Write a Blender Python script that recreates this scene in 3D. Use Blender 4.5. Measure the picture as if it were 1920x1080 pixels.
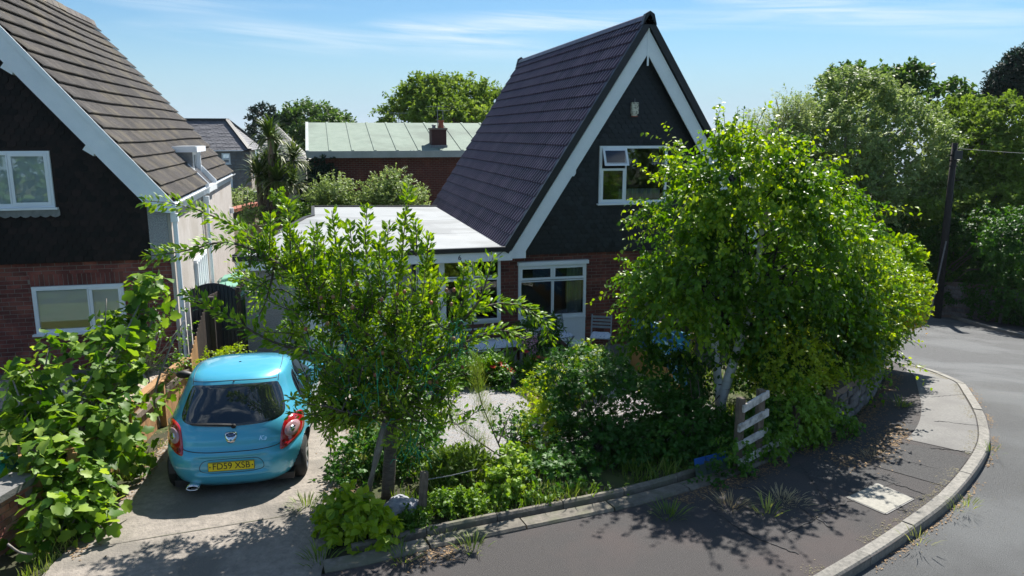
import bpy, bmesh, math, random
import numpy as np
from mathutils import Vector, Matrix, noise as mnoise
from mathutils.bvhtree import BVHTree
random.seed(7); RS = np.random.RandomState(11)
R = math.radians
for _o in list(bpy.data.objects): bpy.data.objects.remove(_o)
SC = bpy.context.scene; COL = SC.collection

# ---------------------------------------------------------------- camera, sky, sun, exposure
cam = bpy.data.cameras.new('camera'); camo = bpy.data.objects.new('camera', cam); COL.objects.link(camo)
cam.sensor_width = 36; cam.lens = 1450/1920*36; cam.clip_start = .1; cam.clip_end = 30000
camo.location = (0, 0, 4.2)
camo.rotation_euler = (R(90)-math.atan(290/1450), 0, -R(14.05))
SC.camera = camo
SUN_EL, SUN_AZ = R(49), R(35)
sl = bpy.data.lights.new('sun', 'SUN'); sl.energy = 5.0; sl.angle = R(.53); sl.color = (1, .955, .88)
so = bpy.data.objects.new('sun', sl); COL.objects.link(so)
SDIR = Vector((math.cos(SUN_EL)*math.sin(SUN_AZ), math.cos(SUN_EL)*math.cos(SUN_AZ), math.sin(SUN_EL)))
so.rotation_euler = SDIR.to_track_quat('Z', 'Y').to_euler(); so.location = (6, 10, 25)
W = bpy.data.worlds.new('World'); SC.world = W; W.use_nodes = True
SC.view_settings.view_transform = 'Standard'; SC.view_settings.look = 'None'
SC.view_settings.gamma = 1; SC.view_settings.use_curve_mapping = False
SC.view_settings.exposure = 1.0
CLX, CLY = 1.9, .3
def world_nodes():
    nt = W.node_tree; nt.nodes.clear(); N = nt.nodes.new; L = nt.links.new
    out = N('ShaderNodeOutputWorld'); bg = N('ShaderNodeBackground'); L(bg.outputs[0], out.inputs[0])
    bg.inputs[1].default_value = .05
    sky = N('ShaderNodeTexSky'); sky.sky_type = 'NISHITA'; sky.sun_disc = False
    sky.sun_elevation = SUN_EL; sky.sun_rotation = SUN_AZ
    sky.altitude = 60; sky.air_density = 1.0; sky.dust_density = 0.2; sky.ozone_density = 1.2
    tc = N('ShaderNodeTexCoord'); sp = N('ShaderNodeSeparateXYZ'); L(tc.outputs['Generated'], sp.inputs[0])
    # cirrus: long streaks, noise stretched along the horizon
    at2 = N('ShaderNodeMath'); at2.operation = 'ARCTAN2'; L(sp.outputs[0], at2.inputs[0]); L(sp.outputs[1], at2.inputs[1])
    sl_ = N('ShaderNodeMath'); sl_.operation = 'MULTIPLY_ADD'; L(at2.outputs[0], sl_.inputs[0]); sl_.inputs[1].default_value = .06; L(sp.outputs[2], sl_.inputs[2])
    cb = N('ShaderNodeCombineXYZ'); L(at2.outputs[0], cb.inputs[0]); L(sl_.outputs[0], cb.inputs[1])
    def noise_(sc, loc, scale, det, dist):
        mp = N('ShaderNodeMapping'); L(cb.outputs[0], mp.inputs[0]); mp.inputs['Scale'].default_value = sc; mp.inputs['Location'].default_value = loc
        n1 = N('ShaderNodeTexNoise'); L(mp.outputs[0], n1.inputs[0]); n1.inputs['Scale'].default_value = scale; n1.inputs['Detail'].default_value = det; n1.inputs['Roughness'].default_value = .6; n1.inputs['Distortion'].default_value = dist; return n1
    n1 = noise_((1.6, 12, 1), (CLX, CLY, 0), 1.0, 2, .3); n2 = noise_((2.6, 46, 1), (1.3, 0, 0), 1.6, 8, .6)
    r1 = N('ShaderNodeMapRange'); L(n1.outputs[0], r1.inputs[0]); r1.inputs[1].default_value = .49; r1.inputs[2].default_value = .63
    r2 = N('ShaderNodeMapRange'); L(n2.outputs[0], r2.inputs[0]); r2.inputs[1].default_value = .34; r2.inputs[2].default_value = .64
    m = N('ShaderNodeMath'); m.operation = 'MULTIPLY'; L(r1.outputs[0], m.inputs[0]); L(r2.outputs[0], m.inputs[1])
    m2 = N('ShaderNodeMath'); m2.operation = 'MULTIPLY'; L(m.outputs[0], m2.inputs[0])
    r3 = N('ShaderNodeMapRange'); L(sp.outputs[2], r3.inputs[0]); r3.inputs[1].default_value = .085; r3.inputs[2].default_value = .125; r3.inputs[4].default_value = .9
    L(r3.outputs[0], m2.inputs[1])
    tint = N('ShaderNodeMix'); tint.data_type = 'RGBA'; tint.blend_type = 'MULTIPLY'; tint.inputs[0].default_value = 1
    L(sky.outputs[0], tint.inputs[6]); tint.inputs[7].default_value = (.58, .9, 1.12, 1)
    hz = N('ShaderNodeMapRange'); L(sp.outputs[2], hz.inputs[0]); hz.inputs[1].default_value = 0; hz.inputs[2].default_value = .145; hz.inputs[3].default_value = .93; hz.inputs[4].default_value = 0; hz.interpolation_type = 'SMOOTHSTEP'
    hm = N('ShaderNodeMix'); hm.data_type = 'RGBA'; L(hz.outputs[0], hm.inputs[0]); L(tint.outputs[2], hm.inputs[6]); hm.inputs[7].default_value = (4.9, 7.1, 8.5, 1)
    mix = N('ShaderNodeMix'); mix.data_type = 'RGBA'; L(m2.outputs[0], mix.inputs[0]); L(hm.outputs[2], mix.inputs[6])
    mix.inputs[7].default_value = (9.6, 10.6, 11.2, 1)
    L(mix.outputs[2], bg.inputs[0])
world_nodes()

# ---------------------------------------------------------------- ground height
def ss(a, b, x):
    t = np.clip((np.asarray(x, float)-a)/(b-a), 0, 1); return t*t*(3-2*t)
def G(x, y):
    x = np.asarray(x, float); y = np.asarray(y, float)
    a = np.clip((y-9)/7.2, 0, 1); w = np.clip((x+1.5)/5, 0, 1)
    g = -(.29+.36*w)*a
    g = g*(1-(1-ss(-3.0, -2.3, x))*(1-ss(16, 22, y)))
    d = np.maximum(0, (x-10.3)*.8+(y-11.5)*.6)
    g = g-.13*np.minimum(d, 25)*ss(10.0, 11.5, x)
    return g-.13*np.clip(y-27, 0, 45)-.05*np.clip(y-60, 0, 1000)
def g(x, y): return float(G(x, y))

# ---------------------------------------------------------------- object helpers
def tag(o, label=None, cat=None, group=None, kind=None):
    for k, v in (('label', label), ('category', cat), ('group', group), ('kind', kind)):
        if v: o[k] = v
    return o
def wloc(p):
    v = Vector((0, 0, 0))
    while p is not None: v += p.location; p = p.parent
    return v
def thing(name, label, cat, loc=(0, 0, 0), group=None, rz=0):
    o = bpy.data.objects.new(name, None); COL.objects.link(o); o.empty_display_size = .2
    o.location = loc; o.rotation_euler = (0, 0, rz); return tag(o, label, cat, group)
def link(name, me, parent=None, world=True, loc=None, rot=None, scale=None):
    o = bpy.data.objects.new(name, me); COL.objects.link(o)
    if parent is not None:
        o.parent = parent
    base = -wloc(parent) if (parent is not None and world) else Vector((0, 0, 0))
    o.location = base + Vector(loc) if loc is not None else base
    if rot is not None:
        if isinstance(rot, Matrix): o.rotation_euler = rot.to_euler()
        else: o.rotation_euler = rot
    if scale is not None: o.scale = scale
    return o
class MB:
    def __init__(s): s.v = []; s.f = []; s.n = 0
    def add(s, v, f):
        s.v += [tuple(p) for p in v]; s.f += [tuple(i+s.n for i in q) for q in f]; s.n += len(v); return s
    def box(s, x0, x1, y0, y1, z0, z1):
        v = [(x, y, z) for z in (z0, z1) for y in (y0, y1) for x in (x0, x1)]
        return s.add(v, [(0, 2, 3, 1), (4, 5, 7, 6), (0, 1, 5, 4), (2, 6, 7, 3), (0, 4, 6, 2), (1, 3, 7, 5)])
    def bar(s, a, b, w, h, up=(0, 0, 1)):
        a = Vector(a); b = Vector(b); d = (b-a).normalized(); u = Vector(up)
        r = d.cross(u); r = r.normalized() if r.length > 1e-5 else Vector((1, 0, 0)); u = r.cross(d)
        v = [p+r*sx*w/2+u*sz*h/2 for p in (a, b) for sz in (-1, 1) for sx in (-1, 1)]
        return s.add(v, [(0, 1, 3, 2), (4, 6, 7, 5), (0, 4, 5, 1), (2, 3, 7, 6), (0, 2, 6, 4), (1, 5, 7, 3)])
    def tube(s, pts, rad, n=8, caps=True):
        pts = [Vector(p) for p in pts]; m = len(pts)
        if not hasattr(rad, '__len__'): rad = [rad]*m
        V = []; u = None
        for i, p in enumerate(pts):
            d = (pts[min(i+1, m-1)]-pts[max(i-1, 0)]).normalized()
            if u is None: u = d.orthogonal().normalized()
            u = (u-d*u.dot(d)).normalized(); w = d.cross(u)
            for k in range(n):
                a = 2*math.pi*k/n; V.append(p+(u*math.cos(a)+w*math.sin(a))*rad[i])
        F = [(i*n+k, i*n+(k+1) % n, (i+1)*n+(k+1) % n, (i+1)*n+k) for i in range(m-1) for k in range(n)]
        if caps: F += [tuple(range(n-1, -1, -1)), tuple((m-1)*n+k for k in range(n))]
        return s.add(V, F)
    def lathe(s, c, prof, n=16):
        V = [(c[0]+r*math.cos(2*math.pi*k/n), c[1]+r*math.sin(2*math.pi*k/n), c[2]+z) for r, z in prof for k in range(n)]
        m = len(prof)
        F = [(i*n+k, i*n+(k+1) % n, (i+1)*n+(k+1) % n, (i+1)*n+k) for i in range(m-1) for k in range(n)]
        F += [tuple(range(n-1, -1, -1)), tuple((m-1)*n+k for k in range(n))]
        return s.add(V, F)
    def prism(s, outl, ext):
        n = len(outl); e = Vector(ext); V = [Vector(p) for p in outl]; V += [p+e for p in V]
        F = [tuple(range(n-1, -1, -1)), tuple(range(n, 2*n))]+[(i, (i+1) % n, n+(i+1) % n, n+i) for i in range(n)]
        return s.add(V, F)
    def mesh(s, m=None, smooth=False, name='m'):
        me = bpy.data.meshes.new(name); me.from_pydata(s.v, [], s.f); me.update()
        if m: me.materials.append(m)
        if smooth: me.polygons.foreach_set('use_smooth', [True]*len(me.polygons))
        return me
    def build(s, name, m, parent=None, smooth=False, world=True, fixn=False, label=None, kind=None):
        me = s.mesh(m, smooth, name)
        if fixn:
            bm = bmesh.new(); bm.from_mesh(me); bmesh.ops.recalc_face_normals(bm, faces=bm.faces); bm.to_mesh(me); bm.free()
        return tag(link(name, me, parent, world), label, kind=kind)
def npmesh(name, V, F, m, tint=None, smooth=False):
    me = bpy.data.meshes.new(name); V = np.ascontiguousarray(V, np.float32); F = np.ascontiguousarray(F, np.int32); k = F.shape[1]
    me.vertices.add(len(V)); me.vertices.foreach_set('co', V.ravel())
    me.loops.add(F.size); me.loops.foreach_set('vertex_index', F.ravel())
    me.polygons.add(len(F)); me.polygons.foreach_set('loop_start', np.arange(0, F.size, k, dtype=np.int32))
    try: me.polygons.foreach_set('loop_total', np.full(len(F), k, np.int32))
    except Exception: pass
    me.update(calc_edges=True); me.materials.append(m)
    if smooth: me.polygons.foreach_set('use_smooth', np.ones(len(F), bool))
    if tint is not None:
        a = me.attributes.new('tint', 'FLOAT', 'POINT'); a.data.foreach_set('value', np.ascontiguousarray(tint, np.float32))
    return me
def gridmesh(name, P, m, smooth=True):
    P = np.asarray(P, float); a, b = P.shape[:2]; I = np.arange(a*b).reshape(a, b)
    F = np.stack([I[:-1, :-1], I[1:, :-1], I[1:, 1:], I[:-1, 1:]], -1).reshape(-1, 4)
    return npmesh(name, P.reshape(-1, 3), F, m, smooth=smooth)
def resample(pl, n):
    pl = np.asarray(pl, float); d = np.r_[0, np.cumsum(np.linalg.norm(np.diff(pl, axis=0), axis=1))]
    t = np.linspace(0, d[-1], n); return np.stack([np.interp(t, d, pl[:, i]) for i in range(pl.shape[1])], 1)
def smoothpl(pl, n=200):
    pl = np.asarray(pl, float); P = np.vstack([2*pl[0]-pl[1], pl, 2*pl[-1]-pl[-2]]); out = []
    for i in range(1, len(P)-2):
        for t in np.linspace(0, 1, 12, endpoint=False):
            a, b, c, d = P[i-1:i+3]
            out.append(.5*(2*b+(c-a)*t+(2*a-5*b+4*c-d)*t*t+(3*b-a-3*c+d)*t**3))
    out.append(P[-2]); return resample(out, n)

# ---------------------------------------------------------------- materials
def newmat(name):
    m = bpy.data.materials.new(name); m.use_nodes = True; nt = m.node_tree; b = nt.nodes['Principled BSDF']
    return m, nt, b
def rgb(c): return (c[0], c[1], c[2], 1)
def pm(name, c1, c2=None, scale=4., rough=.7, bump=0., bscale=None, metal=0., spec=.5, rnd=0., c3=None, s3=.5, aniso=None, coat=0., detail=6, lo=.35, hi=.65, stretch=None):
    """noise-coloured principled: c1..c2 by fine noise, c3 patches by large noise, rnd = per object value change"""
    m, nt, b = newmat(name); N = nt.nodes.new; L = nt.links.new
    b.inputs['Roughness'].default_value = rough; b.inputs['Metallic'].default_value = metal
    b.inputs['Specular IOR Level'].default_value = spec; b.inputs['Coat Weight'].default_value = coat
    if c2 is None and not bump and not rnd:
        b.inputs['Base Color'].default_value = rgb(c1); return m
    c2 = c2 or c1
    geo = N('ShaderNodeNewGeometry'); src = geo.outputs['Position']
    if stretch:
        mp = N('ShaderNodeMapping'); L(src, mp.inputs[0]); mp.inputs['Scale'].default_value = stretch; src = mp.outputs[0]
    no = N('ShaderNodeTexNoise'); L(src, no.inputs[0]); no.inputs['Scale'].default_value = scale; no.inputs['Detail'].default_value = detail; no.inputs['Roughness'].default_value = .65
    mr = N('ShaderNodeMapRange'); L(no.outputs[0], mr.inputs[0]); mr.inputs[1].default_value = lo; mr.inputs[2].default_value = hi
    mix = N('ShaderNodeMix'); mix.data_type = 'RGBA'; L(mr.outputs[0], mix.inputs[0]); mix.inputs[6].default_value = rgb(c1); mix.inputs[7].default_value = rgb(c2)
    o = mix.outputs[2]
    if c3:
        n3 = N('ShaderNodeTexNoise'); L(src, n3.inputs[0]); n3.inputs['Scale'].default_value = s3; n3.inputs['Detail'].default_value = 5
        m3 = N('ShaderNodeMapRange'); L(n3.outputs[0], m3.inputs[0]); m3.inputs[1].default_value = .48; m3.inputs[2].default_value = .62
        x3 = N('ShaderNodeMix'); x3.data_type = 'RGBA'; L(m3.outputs[0], x3.inputs[0]); L(o, x3.inputs[6]); x3.inputs[7].default_value = rgb(c3); o = x3.outputs[2]
    if rnd:
        oi = N('ShaderNodeObjectInfo'); r = N('ShaderNodeMapRange'); L(oi.outputs['Random'], r.inputs[0]); r.inputs[3].default_value = 1-rnd; r.inputs[4].default_value = 1+rnd
        hs = N('ShaderNodeHueSaturation'); L(r.outputs[0], hs.inputs['Value']); L(o, hs.inputs['Color']); o = hs.outputs[0]
    L(o, b.inputs['Base Color'])
    if bump:
        nb = no
        if bscale:
            nb = N('ShaderNodeTexNoise'); L(src, nb.inputs[0]); nb.inputs['Scale'].default_value = bscale; nb.inputs['Detail'].default_value = 4
        bp = N('ShaderNodeBump'); bp.inputs['Strength'].default_value = bump; bp.inputs['Distance'].default_value = .02
        L(nb.outputs[0], bp.inputs['Height']); L(bp.outputs[0], b.inputs['Normal'])
    return m
def leafmat(name, dark, mid, light, trans=.35, rough=.42, spec=.5):
    m, nt, b = newmat(name); N = nt.nodes.new; L = nt.links.new
    at = N('ShaderNodeAttribute'); at.attribute_name = 'tint'
    cr = N('ShaderNodeValToRGB'); L(at.outputs['Fac'], cr.inputs[0]); e = cr.color_ramp.elements
    e[0].position = 0; e[0].color = rgb(dark); e[1].position = 1; e[1].color = rgb(light); k = e.new(.55); k.color = rgb(mid)
    L(cr.outputs[0], b.inputs['Base Color']); b.inputs['Roughness'].default_value = rough; b.inputs['Specular IOR Level'].default_value = spec
    tr = N('ShaderNodeBsdfTranslucent'); hs = N('ShaderNodeHueSaturation'); L(cr.outputs[0], hs.inputs['Color']); hs.inputs['Value'].default_value = 1.5; hs.inputs['Hue'].default_value = .485; hs.inputs['Saturation'].default_value = 1.1
    L(hs.outputs[0], tr.inputs[0])
    ms = N('ShaderNodeMixShader'); ms.inputs[0].default_value = trans; L(b.outputs[0], ms.inputs[1]); L(tr.outputs[0], ms.inputs[2])
    L(ms.outputs[0], nt.nodes['Material Output'].inputs[0]); return m
def glassmat(name, tintc=(.75, .8, .8), refl=.12):
    m, nt, b = newmat(name); N = nt.nodes.new; L = nt.links.new; nt.nodes.remove(b)
    t = N('ShaderNodeBsdfTransparent'); t.inputs[0].default_value = rgb(tintc); gl = N('ShaderNodeBsdfGlossy'); gl.inputs['Roughness'].default_value = .02
    lw = N('ShaderNodeLayerWeight'); lw.inputs[0].default_value = .35; mr = N('ShaderNodeMapRange'); L(lw.outputs['Fresnel'], mr.inputs[0]); mr.inputs[3].default_value = refl; mr.inputs[4].default_value = .9
    ms = N('ShaderNodeMixShader'); L(mr.outputs[0], ms.inputs[0]); L(t.outputs[0], ms.inputs[1]); L(gl.outputs[0], ms.inputs[2]); L(ms.outputs[0], nt.nodes['Material Output'].inputs[0]); return m
M = {}
M['white'] = pm('white_upvc', (.84, .88, .92), (.78, .82, .86), 3, .35)
M['whitewood'] = pm('white_painted_board', (.84, .88, .93), (.75, .8, .86), 2.5, .5, bump=.1, bscale=30)
M['glass'] = glassmat('window_glass', refl=.05)
M['glass2'] = glassmat('window_glass_bright', (.96, .98, .98), .1)
M['black'] = pm('black_trim', (.012, .012, .016), (.02, .02, .025), 8, .45)
M['brick'] = pm('dark_red_brick', (.165, .045, .034), (.105, .028, .024), 22, .85, .4, rnd=.35, c3=(.21, .065, .045), s3=3)
M['brickL'] = pm('red_brick', (.19, .048, .038), (.12, .032, .028), 22, .85, .4, rnd=.35, c3=(.24, .075, .055), s3=3)
M['brickW'] = pm('weathered_pink_brick', (.4, .15, .11), (.3, .1, .08), 22, .9, .5, rnd=.3, c3=(.35, .2, .16), s3=4)
M['mortar'] = pm('mortar', (.2, .165, .145), (.27, .235, .21), 30, .95, .4)
M['mortarD'] = pm('mortar_dark', (.16, .12, .1), (.22, .18, .15), 30, .95, .4)
M['render'] = pm('cream_render', (.53, .49, .46), (.46, .425, .395), 5, .9, .3, bscale=60, c3=(.42, .38, .34), s3=1.1)
M['pebble'] = pm('pebbledash', (.42, .42, .43), (.26, .26, .27), 55, .95, 1., lo=.42, hi=.58)
M['tileM'] = pm('dark_purple_roof_tile', (.062, .038, .062), (.042, .026, .044), 6, .4, .1, bscale=40, rnd=.28, spec=.45, c3=(.074, .05, .072), s3=1.3)
M['tileL'] = pm('grey_brown_roof_tile', (.13, .115, .105), (.085, .076, .07), 14, .85, .3, rnd=.22, c3=(.17, .145, .11), s3=1.6)
M['scalM'] = pm('black_hanging_tile', (.008, .01, .013), (.016, .018, .022), 14, .5, .15, rnd=.6, spec=.4)
M['scalL'] = pm('brown_hanging_tile', (.016, .009, .007), (.009, .0055, .005), 14, .65, .15, rnd=.7, spec=.3)
M['flat'] = pm('pale_grey_roof_membrane', (.29, .31, .325), (.25, .27, .285), 1.2, .7, c3=(.2, .215, .225), s3=.9)
M['lead'] = pm('lead', (.16, .17, .18), (.24, .25, .26), 8, .5, .1)
M['wood'] = pm('fence_timber', (.42, .235, .1), (.28, .15, .065), 6, .8, .3, rnd=.2, stretch=(6, 6, 1))
M['woodgrey'] = pm('weathered_timber', (.2, .16, .12), (.1, .075, .055), 10, .85, .4, rnd=.2, stretch=(4, 4, 1))
M['wooddark'] = pm('dark_timber', (.045, .03, .022), (.025, .018, .014), 10, .7, .3, rnd=.2)
M['railwood'] = pm('flaking_white_rail', (.62, .6, .56), (.3, .28, .25), 9, .8, .3, lo=.45, hi=.62)
M['asphalt'] = pm('road_asphalt', (.035, .037, .039), (.14, .142, .143), 130, .9, .8, c3=(.125, .13, .132), s3=.5, detail=3, lo=.38, hi=.62)
M['pave'] = pm('pavement_asphalt', (.028, .026, .027), (.085, .078, .076), 110, .9, .7, c3=(.07, .058, .056), s3=.9, detail=3)
M['pave2'] = pm('pavement_patch', (.022, .022, .023), (.062, .06, .06), 60, .9, .4, detail=3)
M['conc'] = pm('driveway_concrete', (.3, .265, .228), (.2, .178, .155), 11, .9, .6, c3=(.165, .15, .13), s3=1.1, bscale=40)
M['conc2'] = pm('concrete_slab', (.2, .195, .185), (.15, .147, .14), 30, .9, .3, c3=(.14, .135, .13), s3=1.)
M['slab'] = pm('pale_cover_slab', (.34, .325, .28), (.25, .24, .21), 25, .85, .3)
M['kerb'] = pm('kerb_stone', (.26, .245, .22), (.15, .145, .13), 20, .9, .5, rnd=.15)
M['edge'] = pm('edging_concrete', (.2, .18, .15), (.11, .1, .085), 12, .95, .6, rnd=.15, c3=(.13, .13, .09), s3=3)
M['stone'] = pm('grey_stone', (.2, .19, .185), (.12, .115, .115), 9, .95, .7, rnd=.35)
M['stoneF'] = pm('blue_grey_stone', (.13, .14, .155), (.2, .2, .2), 3, .95, .5, rnd=.3)
M['soil'] = pm('garden_soil', (.05, .045, .025), (.03, .035, .015), 5, 1, .6, c3=(.06, .08, .02), s3=1.5)
M['lawn'] = pm('lawn_base', (.07, .1, .02), (.11, .11, .04), 7, 1, .5)
M['gravel'] = pm('gravel_base', (.2, .2, .2), (.33, .33, .33), 60, .95, .9, lo=.42, hi=.58)
M['bark'] = pm('brown_bark', (.085, .07, .058), (.15, .125, .1), 14, .9, .8, stretch=(1, 1, 4))
M['barkgrey'] = pm('grey_bark', (.3, .27, .24), (.19, .17, .15), 10, .9, .6)
M['darkbark'] = pm('dark_bark', (.02, .018, .016), (.038, .034, .03), 10, .9, .6)
M['slate'] = pm('slate', (.1, .1, .115), (.15, .15, .165), 3, .6, .3, rnd=.3)
M['felt'] = pm('green_mineral_felt', (.19, .245, .2), (.23, .285, .235), 3, .9, .1, c3=(.16, .2, .165), s3=.5)
def lm(k, *a, **q): M[k] = leafmat(k+'_leaves', *a, **q)
lm('birch', (.02, .08, .006), (.1, .23, .012), (.42, .54, .03), trans=.45, rough=.42, spec=.4)
lm('plum', (0.0336, 0.101, 0.00896), (0.101, 0.224, 0.0157), (0.291, 0.426, 0.0392), trans=.4, rough=.45, spec=.35)
lm('fig', (.04, .115, .012), (.13, .25, .025), (.33, .46, .07), trans=.42, rough=.5, spec=.35)
lm('hedge', (0.0392, 0.112, 0.00896), (0.168, 0.302, 0.0157), (0.504, 0.582, 0.056), trans=.4, rough=.4, spec=.35)
lm('shrub', (0.0157, 0.0672, 0.00896), (0.0448, 0.14, 0.0146), (0.146, 0.28, 0.0246), trans=.32, rough=.5, spec=.3)
lm('lime', (0.146, 0.246, 0.0134), (0.302, 0.426, 0.0224), (0.504, 0.582, 0.0672), trans=.42, spec=.3)
lm('tree', (0.0336, 0.0784, 0.0134), (0.084, 0.168, 0.028), (0.168, 0.269, 0.0504), trans=.35, rough=.55, spec=.3)
lm('treebright', (.05, .1, .016), (.14, .23, .035), (.27, .36, .08), trans=.4, rough=.7, spec=.12)
lm('treegrey', (0.0784, 0.134, 0.0392), (0.202, 0.291, 0.084), (0.381, 0.448, 0.19), trans=.35, rough=.55, spec=.3)
lm('treedark', (0.0112, 0.028, 0.0157), (0.0202, 0.0448, 0.0246), (0.0392, 0.0672, 0.0358), trans=.15, rough=.6, spec=.2)
lm('palm', (.02, .06, .01), (.08, .14, .022), (.26, .28, .12), trans=.25, rough=.5, spec=.3)
lm('grass', (0.0448, 0.112, 0.0112), (0.134, 0.224, 0.028), (0.403, 0.426, 0.112), trans=.35, rough=.6)
lm('straw', (0.336, 0.269, 0.146), (0.47, 0.392, 0.224), (0.56, 0.493, 0.314), trans=.3, rough=.7)

# ---------------------------------------------------------------- ground, streets
def sheet(name, A, B, m, dz=.004, nu=120, nv=14, kind='structure', label=None, off=None):
    A = resample(A, nu); B = resample(B, nu); t = np.linspace(0, 1, nv)[None, :, None]
    P2 = A[:, None, :]*(1-t)+B[:, None, :]*t
    z = G(P2[..., 0], P2[..., 1])+dz
    if off is not None: z = z+off(P2[..., 0], P2[..., 1])
    P3 = np.dstack([P2, z]); o = link(name, gridmesh(name, P3, m)); return tag(o, label, kind=kind)
def make_ground():
    xs = np.r_[-3000, -800, -200, -80, -40, np.linspace(-20, 40, 151), 50, 80, 200, 800, 3000]
    ys = np.r_[-60, -20, np.linspace(-6, 50, 141), 56, 64, 80, 100, 140, 200, 300, 430]
    X, Y = np.meshgrid(xs, ys, indexing='ij'); Z = G(X, Y)
    far = np.clip((Y-430+370)/370, 0, 1)
    # keep the base well under road and pavement sheets
    Z = Z-.18*ss(0, 1, (X*0+1)*(Y < 45))*roadmask(X, Y)
    P3 = np.dstack([X, Y, np.maximum(Z, -70)])
    tag(link('ground', gridmesh('ground', P3, M['soil'])), 'grassy ground and garden soil', kind='structure')
KERB = smoothpl([(-14, 3.2), (-6, 3.6), (-1, 4.1), (2.4, 4.9), (4.73, 5.82), (5.95, 6.35), (7.13, 6.95), (8.52, 7.88), (9.35, 8.66), (10.3, 9.84), (11.62, 11.65), (12.6, 13.5), (13.0, 15.5), (13.2, 20), (13.5, 40)], 300)
EDGE = smoothpl([(-14, 6.2), (-6, 6.6), (-2.9, 6.9), (-.1, 7.07), (.92, 7.25), (2.1, 7.43), (3.42, 7.63), (4.62, 7.97), (6.15, 8.62), (7.46, 9.3), (9.17, 10.75), (10.6, 12.4), (11.2, 14.5), (11.3, 20), (11.4, 40)], 300)
FARK = smoothpl([(-14, -8), (4, -8), (15, -6), (21, 1), (22.5, 10), (23.2, 17), (24.3, 21.5), (25.6, 25.5), (28.45, 31.2), (31, 40)], 300)
WALLF = smoothpl([(27, 8), (27.6, 15), (28, 21), (27.4, 25), (26.2, 27.6), (27.5, 31.5), (30.5, 40)], 120)
def roadmask(X, Y):
    # 1 on the street side of the garden edge
    D = np.full(X.shape, 1e9); S = np.zeros(X.shape)
    E2 = EDGE[::6]
    for a, b in zip(E2[:-1], E2[1:]):
        d = b-a; L = np.hypot(*d); t = np.clip(((X-a[0])*d[0]+(Y-a[1])*d[1])/L**2, 0, 1)
        px = X-(a[0]+d[0]*t); py = Y-(a[1]+d[1]*t); dd = np.hypot(px, py); s = d[0]*(Y-a[1])-d[1]*(X-a[0])
        m = dd < D; D = np.where(m, dd, D); S = np.where(m, s, S)
    return ss(-.05, .35, np.where(S < 0, D, -D))
make_ground()
sheet('road', KERB, FARK, M['asphalt'], -.1, 200, 40)
Kin = KERB+np.array([0, 0])
sheet('pavement', KERB, EDGE, M['pave'], 0, 240, 12)
sheet('far_pavement', FARK[150:], smoothpl([(27.2, 6), (28.3, 15), (28.7, 21), (28.1, 25), (27, 28), (28.5, 32), (31.8, 41)], 60), M['pave2'], 0, 60, 6)
# pale concrete strip beside the kerb on the bend, darker square patch in front of it
def edge_in(k0, k1, d, curve=KERB, w=.16):
    seg = curve[k0:k1]; t = np.gradient(seg, axis=0); n = np.stack([-t[:, 1], t[:, 0]], 1); n /= np.linalg.norm(n, axis=1)[:, None]
    return seg+n*(w+.0), seg+n*d[:, None] if hasattr(d, '__len__') else seg+n*d
def nearest(curve, p): return int(np.argmin(np.hypot(curve[:, 0]-p[0], curve[:, 1]-p[1])))
k0, k1 = nearest(KERB, (8.35, 7.75)), nearest(KERB, (12.7, 14))
dd = np.interp(np.linspace(0, 1, k1-k0), [0, .3, .75, 1], [.95, .85, .75, .35])
a_, b_ = edge_in(k0, k1, dd)
sheet('concrete_strip', a_, b_, M['conc2'], .006, 60, 5)
k2 = nearest(KERB, (7.35, 7.08)); a_, b_ = edge_in(k2, k0, .95); sheet('tarmac_patch', a_, b_, M['pave2'], .006, 30, 5)
def quadsheet(name, q, m, dz, n=8, **k):
    q = [np.array(c[:2], float) for c in q]
    return sheet(name, np.array([q[0], q[1]]), np.array([q[3], q[2]]), m, dz, n, n, **k)
s = thing('cover_slab', 'pale square concrete cover slab set flush in the tarmac pavement', 'slab', (6.23, 7.1, 0))
mb = MB(); q = [(5.87, 7.22, 0.00), (6.46, 7.44, 0.00), (6.59, 7.00, 0.00), (6.02, 6.77, 0.00)]; mb.prism([(p[0], p[1], -.03) for p in q], (0, 0, .042)); mb.build('slab_plate', M['slab'], s, fixn=True)
mb = MB()
for i in range(4):
    a = Vector(q[i]); b = Vector(q[(i+1) % 4]); mb.bar((a.x, a.y, .003), (b.x, b.y, .003), .035, .01)
mb.build('slab_joint', M['black'], s)
quadsheet('tarmac_trench', [(6.38, 8.42, 0.00), (8.15, 9.24, -0.02), (8.37, 8.91, 0.00), (6.54, 7.99, 0.00)], M['pave2'], .005)
quadsheet('tarmac_repair', [(5.67, 8.08, 0.00), (6.60, 8.51, 0.00), (6.77, 7.41, 0.00), (6.01, 7.30, 0.00)], M['pave2'], .003)
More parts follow.
